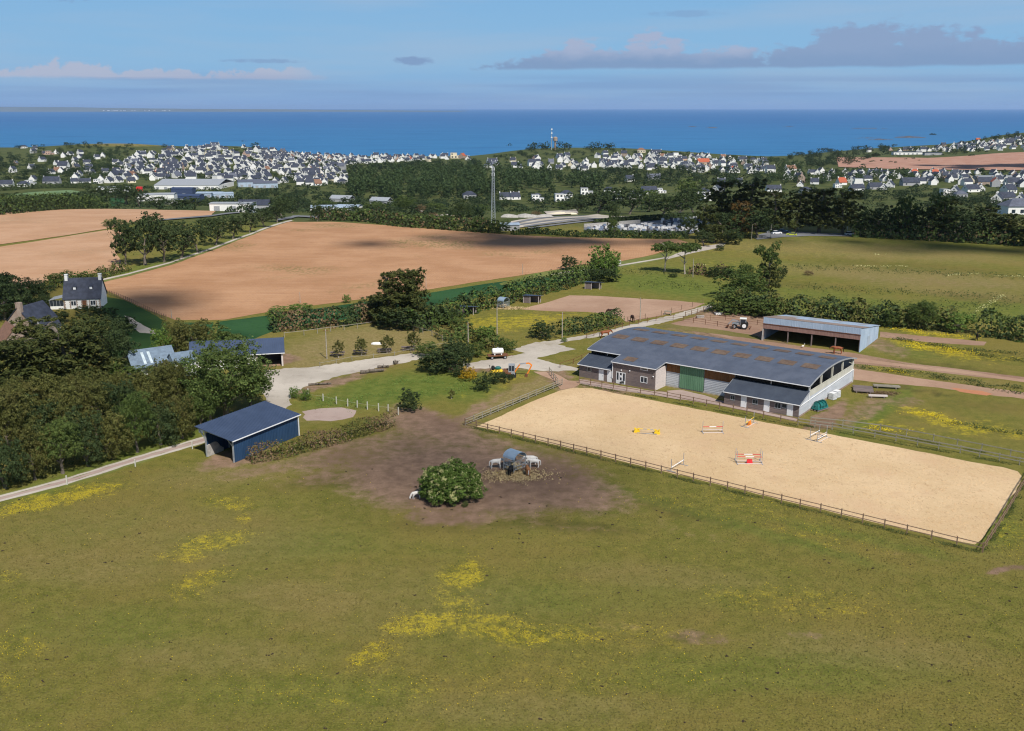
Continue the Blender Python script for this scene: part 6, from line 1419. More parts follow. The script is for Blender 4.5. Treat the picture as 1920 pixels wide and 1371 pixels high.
row([(105, 606, 60, 26), (165, 592, 50, 22), (200, 612, 60, 40), (232, 620, 50, 30)], 'bush_dark', 'shrub', 'shaded garden shrub', 'below the white house', 'shrub', trunk=False)
row([(183, 562, 14, 22)], 'bush_dark', 'shrub', 'narrow dark shrub', 'against the right gable of the white house', 'shrub', trunk=False)
# hedgerow trees by the left track
row([(236, 497, 62, 88), (272, 497, 78, 92), (308, 492, 70, 74), (340, 484, 66, 62), (372, 474, 60, 56), (404, 460, 56, 52), (436, 448, 52, 46), (468, 436, 48, 40), (496, 426, 44, 36), (520, 417, 40, 40)], 'midround', 'hedgerow_tree', 'dark round tree', 'in the row between the two ploughed fields', group='trees between the ploughed fields')
row([(284, 434, 60, 30), (330, 440, 50, 26), (392, 432, 46, 24)], 'midround', 'hedgerow_tree', 'dark crown', 'rising behind the row between ploughed fields')
row([(218, 424, 58, 14)], 'bush', 'shrub', 'low oval thicket', 'left alone in the ploughed field', 'shrub', trunk=False)
row([(188, 512, 16, 10), (212, 506, 12, 12), (165, 522, 20, 10), (140, 526, 20, 12)], 'bush', 'shrub', 'small roadside shrub', 'on the verge of the field track', 'shrub', trunk=False)
# middle
row([(735, 606, 110, 96), (772, 600, 72, 98)], 'cypress', 'cypress_tree', 'spreading dark cypress', 'of the pair in the middle of the picture')
row([(700, 600, 70, 50), (800, 604, 60, 44), (835, 606, 60, 34), (750, 614, 110, 40)], 'bush_dark', 'shrub', 'dense dark shrub', 'around the cypress pair', 'shrub', trunk=False)
row([(650, 568, 20, 18), (520, 592, 40, 20), (560, 588, 60, 22), (520, 612, 36, 34)], 'bush_bright', 'shrub', 'light green shrub', 'behind the tall flat hedge', 'shrub', trunk=False)
row([(822, 610, 60, 34), (865, 618, 50, 26)], 'bush', 'shrub', 'loose green shrub', 'at the left of the yellow meadow', 'shrub', trunk=False)
row([(635, 671, 24, 34), (678, 667, 28, 34), (726, 662, 30, 34), (775, 657, 34, 36)], 'small', 'lopped_tree', 'small pale-trunked lopped tree', 'along the gravel road', group='lopped trees by the picnic tables')
row([(835, 698, 92, 62), (812, 697, 60, 42), (868, 686, 60, 50), (850, 672, 50, 40)], 'bush_dark', 'shrub', 'big dark shrub', 'beside the road in the middle of the yards', 'shrub', trunk=False)
row([(800, 666, 50, 28), (890, 668, 50, 30), (950, 660, 44, 28)], 'bush', 'shrub', 'rounded green shrub', 'behind the tank trailer', 'shrub', trunk=False)
row([(910, 644, 42, 40)], 'bush_bright', 'tree', 'bright green round tree', 'at the lower corner of the yellow meadow')
row([(1018, 634, 62, 36)], 'bush_dark', 'tree', 'round dark bush', 'beside the leaning telegraph pole')
row([(1058, 641, 14, 10)], 'bush_bright', 'shrub', 'tiny bright shrub', 'at the foot of the leaning pole', 'shrub')
row([(768, 771, 54, 44)], 'bush_dark', 'shrub', 'round dark thorn bush', 'at the corner of the bright grass enclosure', 'shrub', trunk=False)
row([(553, 746, 24, 24), (573, 751, 26, 24)], 'bush_bright', 'shrub', 'small green shrub', 'of the pair by the row of white posts', 'shrub')
row([(847, 748, 13, 18)], 'small', 'sapling', 'tiny round sapling', 'in the bright grass enclosure', 'tree')
row([(878, 714, 40, 30), (884, 708, 24, 20)], 'gorse', 'gorse_bush', 'yellow-brown gorse bush', 'left of the digger', 'bush', trunk=False)
row([(905, 732, 44, 34), (935, 718, 40, 26), (862, 706, 30, 24)], 'bush_dark', 'shrub', 'dark shrub', 'on the bank below the digger', 'shrub', trunk=False)
row([(958, 712, 14, 12)], 'bush_dark', 'shrub', 'small dark shrub', 'under the digger cab', 'shrub', trunk=False)
row([(1067, 506, 38, 30)], 'bush_dark', 'tree', 'single round bush', 'standing in the corner of the ploughed field')
row([(1130, 518, 62, 68), (1118, 520, 44, 40), (1146, 516, 40, 52)], 'bush_bright', 'tree', 'bright green leafy tree', 'above the farthest run-in shelter')
row([(1135, 527, 70, 26)], 'bush_dark', 'shrub', 'dark undergrowth', 'at the foot of the bright leafy tree', 'shrub', trunk=False)
row([(1246, 510, 56, 60), (1284, 514, 58, 62)], 'umbrella', 'pine_tree', 'flat-topped pine', 'of the two in the green pasture', group='two wind-bent pines')
row([(1262, 520, 20, 8)], 'bush_dark', 'shrub', 'low dark scrub', 'at the feet of the two pines', 'shrub', trunk=False)
row([(1436, 545, 66, 88)], 'open', 'tree', 'gappy wind-shaped tree', 'behind the dark hedge corner')
row([(1440, 548, 44, 52)], 'midcypress', 'cypress_tree', 'dark ragged conifer', 'below the gappy tree')
row([(1395, 560, 100, 62), (1370, 586, 90, 50), (1430, 592, 90, 40), (1400, 530, 44, 42)], 'bush', 'shrub', 'big green thicket', 'at the hedge corner by the road', 'shrub', trunk=False)
row([(1464, 522, 30, 24), (1338, 520, 28, 24), (1362, 520, 30, 22)], 'bush_dark', 'shrub', 'dark round shrub', 'on the line between pasture and meadow', 'shrub', trunk=False)
row([(1516, 516, 20, 11)], 'bush_brown', 'shrub', 'reddish brown shrub', 'alone in the big meadow', 'shrub', trunk=False)
row([(1728, 617, 62, 52)], 'oak', 'tree', 'dark round tree', 'in the hedge right of the grey shed')
row([(1795, 622, 76, 44)], 'bush_blossom', 'hawthorn', 'hawthorn with white blossom', 'left of the black horse', 'tree')
row([(1672, 612, 50, 34), (1600, 598, 50, 26)], 'bush', 'shrub', 'browner shrub', 'growing out of the hedge behind the grey shed', 'shrub', trunk=False)
# far edge of the big ploughed field
row([(530, 412, 46, 44), (548, 400, 40, 30), (595, 415, 32, 34), (860, 425, 36, 48), (875, 418, 30, 36), (1150, 440, 26, 60), (1005, 438, 24, 14), (1145, 395, 60, 44)], 'midround', 'field_edge_tree', 'dark tree', 'along the far ploughed-field edge', group='trees along the far field edge')
row([(640, 410, 40, 22), (680, 412, 40, 22), (735, 418, 36, 24), (770, 422, 40, 22), (800, 424, 44, 26), (835, 428, 44, 30), (905, 434, 44, 30), (940, 437, 40, 26), (612, 395, 40, 22), (760, 398, 50, 34), (700, 398, 46, 22), (820, 398, 46, 20), (900, 400, 40, 18), (1060, 390, 40, 14)], 'bush', 'field_edge_shrub', 'green shrub', 'in the scrub beyond the ploughed field', 'shrub', 'scrub beyond the ploughed field', trunk=False)
row([(790, 400, 30, 20), (720, 402, 40, 16), (1005, 405, 22, 12), (810, 412, 26, 16)], 'bush_brown', 'field_edge_shrub', 'brown shrub', 'in the scrub beyond the ploughed field', 'shrub', trunk=False)
# dark trees on the right
dk = [(1340, 455, 50, 34), (1325, 448, 60, 62), (1350, 430, 90, 90), (1400, 432, 96, 92), (1450, 436, 80, 76), (1492, 436, 84, 78), (1535, 437, 80, 82), (1580, 440, 84, 84), (1770, 448, 84, 72), (1880, 456, 80, 56), (1840, 450, 80, 62), (1930, 460, 80, 52)]
row(dk, 'midcypress', 'cypress_tree', 'black-green cypress', 'in the belt behind the meadow', group='dark belt of trees')
row([(1385, 446, 64, 66), (1690, 444, 60, 40), (1540, 420, 60, 62)], 'midbronze', 'cypress_tree', 'bronze-tinged cypress', 'in the belt behind the meadow')
row([(1420, 446, 80, 56), (1365, 448, 70, 52), (1620, 444, 60, 50), (1650, 445, 70, 60), (1720, 446, 80, 60), (1800, 452, 90, 60), (1290, 440, 40, 36), (1320, 462, 44, 30), (1860, 454, 60, 48)], 'midround', 'tree', 'dark round tree', 'fronting the belt behind the meadow', group='dark belt of trees')
row([(1692, 446, 56, 80), (1760, 446, 60, 84)], 'midgreen', 'tree', 'brighter green tree', 'standing out of the dark belt')
row([(1375, 458, 50, 30), (1350, 470, 20, 14), (1400, 447, 40, 14)], 'bush_dark', 'shrub', 'dark roadside shrub', 'by the poles behind the two pines', 'shrub', trunk=False)
row([(1180, 402, 66, 52), (1120, 400, 80, 40), (1240, 406, 80, 44), (1275, 408, 70, 48), (1300, 400, 60, 50), (1080, 396, 60, 20)], 'midround', 'tree', 'dark round tree', 'behind the cemetery', group='trees behind the cemetery')
row([(1215, 398, 60, 44), (1290, 390, 60, 56)], 'midgreen', 'tree', 'green tree', 'behind the cemetery')
row([(1150, 445, 26, 40)], 'bush', 'tree', 'slim ivy-green tree', 'in front of the cemetery')
row([(150, 388, 60, 30), (185, 388, 50, 40), (120, 386, 36, 22), (60, 384, 50, 14), (235, 384, 46, 40), (262, 388, 40, 36), (300, 390, 50, 22), (330, 392, 60, 20), (365, 392, 50, 22), (20, 382, 60, 20), (215, 372, 40, 24), (395, 390, 40, 14)], 'midround', 'field_edge_tree', 'dark tree', 'between the left field and the depots', group='trees below the depots')
# ------------------------------------------------------------------ the town
def town_house(kind):
    """prototype at unit metres: ridge along x, centred"""
    L, Wd, ze, zr_ = {'small': (9, 7.6, 2.8, 6.6), 'tall': (10, 7.8, 5.2, 9.2), 'long': (15, 8, 3.0, 7.0), 'cottage': (8, 7, 2.6, 6.8)}[kind]
    m = MB(); m.prism([(-Wd/2, -3), (Wd/2, -3), (Wd/2, ze), (0, zr_), (-Wd/2, ze)], -L/2, L/2); m.v = [(y, x, z) for x, y, z in m.v]; m.f = [tuple(reversed(f)) for f in m.f]
    wall = m.mesh('wall', 'white_render'); s = (zr_-ze)/(Wd/2); m = MB()
    for sg in (-1, 1):
        ya, za = sg*(Wd/2+.3), ze-s*.3+.03; q = [(-L/2-.15, ya, za), (L/2+.15, ya, za), (L/2+.15, 0, zr_+.03), (-L/2-.15, 0, zr_+.03)]
        if sg > 0: q = [q[1], q[0], q[3], q[2]]
        m.hexa(q+[(x, y, z+.16) for x, y, z in q])
    roof = m.mesh('roof', 'slate'); ch = MB().box(-L/2+.05, -L/2+.85, -.6, .6, zr_-.8, zr_+1.0).mesh('chimney', 'white_render'); ch2 = MB().box(L/2-.85, L/2-.05, -.6, .6, zr_-.8, zr_+.9).mesh('chimney', 'white_render')
    wm = []
    for x in (-L*.3, L*.28):
        wm.append(MB().box(x-.6, x+.6, -Wd/2-.05, -Wd/2-.004, 1.0, 2.2).mesh('window', 'glass')); wm.append(MB().box(x-.6, x+.6, Wd/2+.004, Wd/2+.05, 1.0, 2.2).mesh('window', 'glass'))
        if kind == 'tall': wm.append(MB().box(x-.5, x+.5, -Wd/2-.05, -Wd/2-.004, 3.5, 4.7).mesh('window', 'glass'))
    for sg in (-1, 1):
        x = sg*L/2; wm.append(MB().box(min(x+sg*.004, x+sg*.05), max(x+sg*.004, x+sg*.05), -.5, .5, 3.4, 4.6).mesh('window', 'glass')); wm.append(MB().box(min(x+sg*.004, x+sg*.05), max(x+sg*.004, x+sg*.05), -1.8, -.8, .9, 2.1).mesh('window', 'glass'))
    return wall, roof, [ch, ch2], wm
TH = {k: town_house(k) for k in ('small', 'tall', 'long', 'cottage')}
def flat_house():
    m = MB().box(-5.5, 5.5, -4, 4, -3, 3.0).box(-5.5, 1.0, -3.6, 3.6, 3.001, 5.8); return m.mesh('wall', 'white_render'), MB().box(-5.6, 5.6, -4.1, 4.1, 3.0, 3.0).v and MB().box(1.02, 5.65, -4.15, 4.15, 3.003, 3.2).box(-5.65, 1.1, -3.75, 3.75, 5.803, 6.0).mesh('roof', 'grey_paint')
FW, FR = flat_house()
FWIN = [MB().box(x-.8, x+.8, -4.05, -4.003, .8, 2.3).mesh('window', 'glass') for x in (-3.5, 0, 3.5)]+[MB().box(x-.7, x+.7, -3.65, -3.603, 3.8, 5.1).mesh('window', 'glass') for x in (-3.8, -1)]
HW = MB().box(-5.5, 5.5, -4, 4, -3, 3.4).mesh('wall', 'white_render')
m = MB(); m.v = [(-5.9, -4.4, 3.4), (5.9, -4.4, 3.4), (5.9, 4.4, 3.4), (-5.9, 4.4, 3.4), (-2, 0, 6.2), (2, 0, 6.2)]; m.f = [(0, 1, 5, 4), (1, 2, 5), (2, 3, 4, 5), (3, 0, 4), (3, 2, 1, 0)]; HR = m.mesh('roof', 'slate')
HWIN = [MB().box(x-.7, x+.7, -4.05, -4.003, .9, 2.2).mesh('window', 'glass') for x in (-3.4, 0, 3.4)]
placed = []
def put_house(p, kind, rz, sc, wallm, roofm, label, group, nwin=99, name='house', cat='house'):
    t = thing(name, label, cat, p, rz, group); t.scale = (sc,)*3
    if kind == 'flat': wm, rm, chs, ws = FW, FR, [], FWIN
    elif kind == 'hip': wm, rm, chs, ws = HW, HR, [], HWIN
    else: wm, rm, chs, ws = TH[kind]
    w = add_obj('wall', wm, t); remat(w, wallm); r_ = add_obj('roof', rm, t)
    if kind != 'flat': remat(r_, roofm)
    for i, c_ in enumerate(chs):
        if random.random() < .85: o = add_obj('chimney', c_, r_); remat(o, wallm)
    for q in ws[:nwin]: add_obj('window', q, t)
    placed.append((p.x, p.y)); return t
WN = {'white_render': 'white', 'cream_render': 'cream', 'pink_render': 'pinkish', 'grey_render': 'grey', 'stone': 'stone'}
RN = {'slate': 'slate-roofed', 'slate_light': 'grey-roofed', 'red_tile': 'red-roofed', 'brown_tile': 'brown-roofed', 'grey_paint': 'flat-roofed'}
KN = {'small': 'house', 'tall': 'tall house', 'long': 'long house', 'cottage': 'steep cottage', 'flat': 'modern block house', 'hip': 'hip-roofed house'}
def batch(items, where, group, nwin):
    """items: (px, py, kind, rz_deg, scale, wall, roof); labels: looks first, then the place in its row"""
    cnt = {}; tot = {}
    for it in items: k = (it[2], it[5], it[6]); tot[k] = tot.get(k, 0)+1
    for it in sorted(items):
        px, py, kind, rz, sc, wm, rm = it; k = (kind, wm, rm); cnt[k] = cnt.get(k, 0)+1
        rn = '' if kind == 'flat' else RN[rm]+' '
        lab = '%s %s%s%s %s' % (WN[wm], rn, KN[kind], '' if tot[k] == 1 else ', %s such from the left' % ordn(cnt[k]), where)
        put_house(P(px, py), kind, math.radians(rz), sc, wm, rm, lab, group, nwin)
W_, SL = 'white_render', 'slate'
batch([(12, 350, 'long', 10, 1.1, W_, SL), (45, 350, 'hip', 0, 1.1, W_, SL), (58, 347, 'flat', 0, 1.0, W_, SL), (98, 345, 'long', 5, 1.3, 'grey_render', SL), (140, 344, 'small', 30, 1.0, W_, SL), (160, 344, 'long', 20, .9, W_, SL), (185, 344, 'flat', 0, .9, W_, SL), (205, 343, 'small', 75, 1.1, W_, SL), (222, 342, 'small', 70, 1.1, W_, SL), (246, 343, 'small', 35, 1.1, 'cream_render', SL), (120, 320, 'tall', 0, 1.5, W_, SL), (143, 316, 'small', 60, 1.1, 'cream_render', SL), (94, 290, 'flat', 0, 1.2, 'pink_render', SL), (84, 290, 'small', 40, 1.0, 'pink_render', SL), (60, 316, 'small', 50, 1.0, W_, 'slate_light'), (45, 278, 'hip', 0, 1.1, W_, SL), (66, 280, 'small', 20, 1.0, W_, SL), (30, 308, 'small', 80, .8, 'pink_render', 'slate_light'), (108, 322, 'small', 0, 1.0, 'pink_render', 'brown_tile')], 'beyond the pale green field', 'houses at the far left', 5)
batch([(950, 374, 'long', 5, 1.0, W_, SL), (965, 374, 'small', 20, 1.1, W_, SL), (1008, 377, 'flat', 5, 1.1, W_, SL), (1008, 370, 'hip', 0, .7, W_, SL), (1054, 378, 'flat', 4, 1.3, W_, SL), (1062, 369, 'hip', 0, 1.1, W_, SL), (1100, 365, 'flat', 0, 1.2, W_, SL), (1142, 362, 'hip', 0, 1.1, W_, SL), (1158, 376, 'small', 60, 1.2, W_, SL), (1192, 373, 'hip', 0, 1.3, W_, SL), (1184, 372, 'small', 70, 1.0, W_, SL), (1216, 364, 'long', 20, 1.2, W_, SL), (1240, 362, 'flat', 0, .9, W_, SL), (1318, 366, 'hip', 0, 1.3, W_, SL), (1325, 376, 'flat', 20, 1.0, W_, SL), (1345, 360, 'small', 50, 1.3, W_, SL), (1352, 345, 'small', 0, 1.1, W_, SL), (880, 372, 'hip', 10, 1.2, 'grey_render', SL), (1100, 344, 'small', 80, 1.1, W_, SL), (1180, 340, 'small', 20, 1.2, W_, SL), (1225, 338, 'long', 5, 1.2, 'grey_render', 'slate_light'), (1384, 345, 'small', 0, 1.1, 'grey_render', SL)], 'behind the lattice mast and cemetery', 'new houses behind the cemetery', 5)
batch([(1450, 360, 'long', 5, 1.1, W_, SL), (1500, 350, 'small', 70, 1.0, W_, SL), (1510, 362, 'hip', 10, 1.1, W_, SL), (1570, 352, 'flat', 10, .8, W_, SL), (1606, 358, 'long', 12, 1.1, W_, SL), (1640, 355, 'long', 8, 1.1, 'grey_render', SL), (1668, 352, 'small', 60, 1.3, W_, SL), (1656, 356, 'small', 65, 1.0, W_, SL), (1705, 348, 'long', 3, 1.4, 'grey_render', SL), (1745, 340, 'hip', 0, 1.2, 'grey_render', SL), (1774, 366, 'flat', 10, 1.1, W_, SL), (1790, 364, 'small', 55, 1.3, W_, SL), (1820, 360, 'long', 20, 1.2, W_, SL), (1838, 358, 'small', 70, 1.2, W_, SL), (1800, 370, 'hip', 0, 1.1, 'grey_render', 'slate_light'), (1868, 380, 'small', 60, 1.4, W_, SL), (1885, 376, 'long', 20, 1.2, 'grey_render', SL), (1890, 362, 'small', 20, 1.5, W_, SL), (1912, 380, 'small', 55, 1.3, W_, SL), (1900, 348, 'long', 3, 1.4, W_, SL), (1752, 330, 'tall', 5, 1.0, 'cream_render', 'red_tile'), (1745, 331, 'small', 60, 1.0, W_, SL), (1772, 336, 'tall', 0, 1.0, 'pink_render', SL), (1790, 333, 'small', 20, 1.1, 'grey_render', SL), (1640, 330, 'long', 5, 1.3, W_, SL), (1664, 328, 'small', 70, 1.1, W_, SL), (1845, 346, 'long', 0, 1.3, 'stone', SL)], 'behind the dark tree belt', 'village behind the dark trees', 5)
put_house(P(1905, 402), 'hip', .05, 1.9, W_, 'slate_light', 'large white hall with low grey hipped roof at the right edge', 'village behind the dark trees', 3)
batch([(958, 279, 'flat', 0, .9, 'cream_render', SL), (1084, 277, 'tall', 10, 1.1, W_, 'brown_tile'), (1202, 286, 'hip', 0, 1.5, 'cream_render', 'brown_tile'), (1318, 308, 'long', 10, 1.4, 'pink_render', 'red_tile'), (1356, 306, 'tall', 80, 1.2, W_, SL), (1230, 290, 'long', 5, 1.4, W_, SL), (1270, 295, 'flat', 0, 1.5, W_, SL), (1297, 296, 'small', 60, 1.2, W_, SL)], 'on the right-hand skyline', 'skyline houses', 3)
batch([(855, 297, 'flat', 0, 2.0, 'cream_render', SL), (835, 297, 'tall', 0, 1.2, W_, SL), (705, 296, 'tall', 10, 1.2, W_, SL), (620, 300, 'tall', 80, 1.2, 'pink_render', SL), (578, 296, 'tall', 10, 1.2, W_, SL)], 'on the seafront', 'seafront houses', 4)
batch([(1880, 246, 'flat', 0, 1.6, W_, SL), (1896, 250, 'long', 0, 1.4, W_, SL), (1782, 267, 'tall', 60, 1.0, 'cream_render', SL), (1833, 266, 'tall', 0, 1.0, 'pink_render', 'red_tile')], 'high on the far right headland', 'headland houses', 4)
batch([(400, 298, 'tall', 0, 1.4, W_, SL), (330, 320, 'long', 0, 1.5, 'pink_render', SL), (380, 325, 'small', 75, 1.3, W_, SL), (440, 335, 'long', 60, 1.2, W_, SL), (500, 335, 'small', 60, 1.3, W_, SL), (585, 330, 'long', 10, 1.6, 'pink_render', SL), (408, 272, 'tall', 0, 1.2, W_, SL)], 'standing out on the left hillside', 'large hillside houses', 4)

def rnd_poly(poly, n, mind, rs):
    out = []; xs = [q[0] for q in poly]; ys_ = [q[1] for q in poly]; tries = 0
    while len(out) < n and tries < n*60:
        tries += 1; x = rs.uniform(min(xs), max(xs)); y = rs.uniform(min(ys_), max(ys_))
        if not bool(inpoly(np.array([x]), np.array([y]), poly)[0]): continue
        p = P(x, y)
        if any((p.x-a)**2+(p.y-b)**2 < mind*mind for a, b in placed[-500:]): continue
        placed.append((p.x, p.y)); out.append((x, y))
    return out
rs = random.Random(42)
def auto(poly, n, where, group, mind=15, nwin=3, sc=(1.0, 1.35)):
    its = []
    for x, y in rnd_poly(poly, n, mind, rs):
        kd = rs.choices(['small', 'tall', 'long', 'cottage', 'flat', 'hip'], [30, 22, 12, 26, 4, 6])[0]
        wm = rs.choices(['white_render', 'cream_render', 'pink_render', 'grey_render', 'stone'], [74, 9, 6, 5, 6])[0]
        rm = rs.choices(['slate', 'slate_light', 'brown_tile', 'red_tile'], [78, 16, 4, 2])[0]
        a = rs.choice([70, 80, 95, 60, 10, -10, 25])+rs.uniform(-8, 8); its.append((x, y, kd, a, rs.uniform(*sc), wm, rm))
    batch(its, where, group, nwin); return its
HILLP = [(215, 308), (255, 292), (310, 282), (360, 277), (400, 274), (500, 280), (540, 290), (600, 298), (640, 306), (655, 345), (600, 350), (500, 345), (400, 340), (300, 340), (215, 335)]
auto(HILLP, 118, 'on the crowded left hillside', 'houses of the hillside town', 16, 2)
auto([(480, 290), (700, 298), (880, 297), (900, 303), (820, 304), (640, 312), (520, 308)], 44, 'in the seafront quarter', 'houses near the seafront', 15, 2, (.95, 1.3))
auto([(890, 306), (1000, 302), (1060, 292), (1160, 288), (1290, 292), (1440, 306), (1440, 330), (1300, 325), (1200, 318), (1090, 318), (1000, 320), (890, 316)], 80, 'on the slope below the radio mast', 'houses below the radio mast', 19, 2)
auto([(1600, 287), (1660, 283), (1760, 276), (1860, 264), (1930, 256), (1930, 282), (1800, 282), (1640, 290)], 34, 'above the far brown field', 'houses above the far brown field', 20, 1)
auto([(1440, 318), (1560, 326), (1700, 326), (1925, 330), (1925, 352), (1740, 348), (1600, 348), (1450, 345)], 26, 'under the far brown field', 'houses under the far brown field', 20, 2)
NH = len([o for o in bpy.data.objects if o.get('category') == 'house'])
# houses beyond what one could number, packed between the others
rest = MB(); rroof = MB(); o0 = P(430, 310)
def addsimple(x, y):
    p = P(x, y)-o0; L = rs.uniform(8, 12); w = rs.uniform(7, 8.5); ze = rs.uniform(2.8, 5.2); zr_ = ze+rs.uniform(3.4, 4.2); a = math.radians(rs.choice([75, 85, 10, 60, 100])+rs.uniform(-8, 8)); ca, sa = math.cos(a), math.sin(a)
    def T(u, v, z): return (p.x+u*ca-v*sa, p.y+u*sa+v*ca, p.z+z)
    k = len(rest.v); rest.v += [T(-L/2, -w/2, -3), T(L/2, -w/2, -3), T(L/2, w/2, -3), T(-L/2, w/2, -3), T(-L/2, -w/2, ze), T(L/2, -w/2, ze), T(L/2, w/2, ze), T(-L/2, w/2, ze), T(-L/2, 0, zr_), T(L/2, 0, zr_)]
    rest.f += [(k, k+1, k+5, k+4), (k+2, k+3, k+7, k+6), (k+1, k+2, k+6, k+9, k+5), (k+3, k, k+4, k+8, k+7)]
    rest.hexa([T(-L/2, -.5, zr_-.7), T(-L/2+.8, -.5, zr_-.7), T(-L/2+.8, .5, zr_-.7), T(-L/2, .5, zr_-.7), T(-L/2, -.5, zr_+.9), T(-L/2+.8, -.5, zr_+.9), T(-L/2+.8, .5, zr_+.9), T(-L/2, .5, zr_+.9)])
    for sg in (-1, 1):
        q = [T(-L/2-.2, sg*(w/2+.3), ze-.25), T(L/2+.2, sg*(w/2+.3), ze-.25), T(L/2+.2, 0, zr_+.05), T(-L/2-.2, 0, zr_+.05)]
        if sg > 0: q = [q[1], q[0], q[3], q[2]]
        rroof.hexa(q+[(a_, b_, c_+.16) for a_, b_, c_ in q])
for poly, n, md in ((HILLP, 230, 9.5), ([(480, 290), (880, 297), (640, 310), (520, 306)], 90, 10), ([(1000, 304), (1100, 290), (1290, 290), (1440, 304), (1440, 325), (1300, 325), (1000, 320)], 110, 11), ([(1640, 288), (1860, 266), (1930, 256), (1930, 282)], 70, 11), ([(1440, 322), (1925, 328), (1925, 350), (1600, 346)], 60, 13), ([(0, 345), (60, 285), (200, 292), (200, 340)], 26, 14)):
    for x, y in rnd_poly(poly, n, md, rs): addsimple(x, y)
o = rest.obj('distant_houses', 'white_render'); o.location = o0; stuff(o, 'countless small white house walls packed between the nearer houses of the town', 'houses')
o = rroof.obj('distant_roofs', 'slate'); o.location = o0; stuff(o, 'slate roofs of the countless small houses packed in the town', 'houses')

# depots at the left
def depot(px, py, L, Wd, h, rz, wall, roof, label, pitch=1.0, name='warehouse', cat='warehouse'):
    t = thing(name, label, cat, P(px, py), math.radians(rz), 'depots at the edge of town')
    MB().box(-L/2, L/2, -Wd/2, Wd/2, -3, h).obj('wall', wall, t)
    m = MB()
    for sg in (-1, 1):
        q = [(-L/2-.3, sg*(Wd/2+.3), h+.01), (L/2+.3, sg*(Wd/2+.3), h+.01), (L/2+.3, 0, h+pitch), (-L/2-.3, 0, h+pitch)]
        if sg > 0: q = [q[1], q[0], q[3], q[2]]
        m.hexa(q+[(x, y, z+.25) for x, y, z in q])
    m.obj('roof', roof, t)
    for k in range(int(L/9)):
        x = -L/2+4+k*9; MB().box(x-1.6, x+1.6, -Wd/2-.08, -Wd/2-.01, 0, min(3.2, h-.6)).obj('roller_door', 'grey_paint', t)
    return t
depot(215, 360, 34, 14, 5, -6, W_, 'fibre_sheet', 'white warehouse with shallow grey roof beside the red container'); depot(280, 376, 22, 22, 6, 20, W_, 'fibre_sheet', 'squat warehouse with fibre cement roof nearest the ploughed field'); depot(313, 382, 17, 17, 9, 8, W_, 'fibre_sheet', 'tall white box warehouse left of the dark blue depot')
depot(350, 378, 30, 16, 6, 0, 'dark_blue_cladding', 'dark_blue_cladding', 'dark blue clad depot'); depot(345, 368, 22, 12, 8, 0, 'dark_blue_cladding', 'dark_blue_cladding', 'rear block of the dark blue depot'); depot(366, 352, 74, 64, 5, 0, W_, 'fibre_sheet', 'longest warehouse of all, with pale grey roof sweeping over two bays', 5)
depot(395, 370, 26, 14, 4.5, 0, 'steel_sheet', 'steel_sheet', 'pale steel depot right of the dark blue one'); depot(418, 371, 20, 12, 4.5, 25, 'steel_sheet', 'steel_sheet', 'small pale steel depot with slanted roof'); depot(438, 396, 24, 9, 4.5, 0, W_, 'fibre_sheet', 'low long white building facing the ploughed field', .3); depot(478, 394, 22, 12, 4, 5, 'grey_render', SL, 'dark slate-roofed house beside the low long white building', 3.5)
depot(470, 350, 30, 18, 6, 20, 'steel_sheet', 'slate_light', 'blue-grey shed right of the longest warehouse', 2.5); depot(498, 352, 28, 16, 5.5, 15, 'steel_sheet', 'slate_light', 'light steel shed at the foot of the hillside town', 2.5); depot(620, 398, 30, 14, 4, 6, W_, 'steel_sheet', 'long low hall with wavy pale roof behind the ploughed field', 1.5); depot(655, 397, 18, 14, 4, -10, W_, 'steel_sheet', 'right half of the hall with wavy pale roof', 1.5); depot(642, 378, 22, 12, 3, -20, 'grey_render', 'fibre_sheet', 'grey-roofed shed among the trees behind the hall', 3)
depot(715, 382, 20, 10, 3, -25, 'grey_render', 'fibre_sheet', 'grey lean-to shed among the scrub', 3); depot(1700, 290, 60, 14, 5, 0, W_, SL, 'long white low school building above the far brown field', 1.2, 'school', 'building'); depot(1748, 291, 36, 12, 4.5, 0, 'grey_render', SL, 'dark low wing beside the white school building', 1.0, 'school', 'building'); depot(1862, 338, 50, 14, 5, 0, 'grey_render', 'fibre_sheet', 'low grey hall with pale roof edge below the far brown field', 1.0, 'hall', 'building'); depot(955, 432, 8, 5, 2.5, 10, 'grey_render', 'steel_sheet', 'small cabin at the foot of the lattice mast', .6, 'cabin', 'cabin')
t = thing('container', 'bright red container among the depots', 'container', P(262, 359), 0); MB().box(-3.2, 3.2, -1.5, 1.5, 0, 5.2).obj('box', 'red_paint', t); MB().box(-3.0, 3.0, -1.56, -1.503, .2, 5.0).obj('door', 'red_paint', t)
t = thing('rubble_heap', 'grey gravel heap beside the striped platforms', 'heap', P(985, 408), 0)
m = MB(); rr = random.Random(8)
for k in range(20): m.ico((rr.uniform(-12, 12), rr.uniform(-4, 4), 0), rr.uniform(1.5, 3.2), 1.6, 1, .7, 7, 5)
m.obj('gravel', 'concrete', t)
t = thing('sand_heap', 'pale sand heap beside the striped platforms', 'heap', P(1050, 402), 0); m = MB()
for k in range(16): m.ico((rr.uniform(-9, 9), rr.uniform(-3, 3), 0), rr.uniform(1.5, 3.0), 1.7, 1, .6, 7, 5)
m.obj('sand', 'cream_render', t)
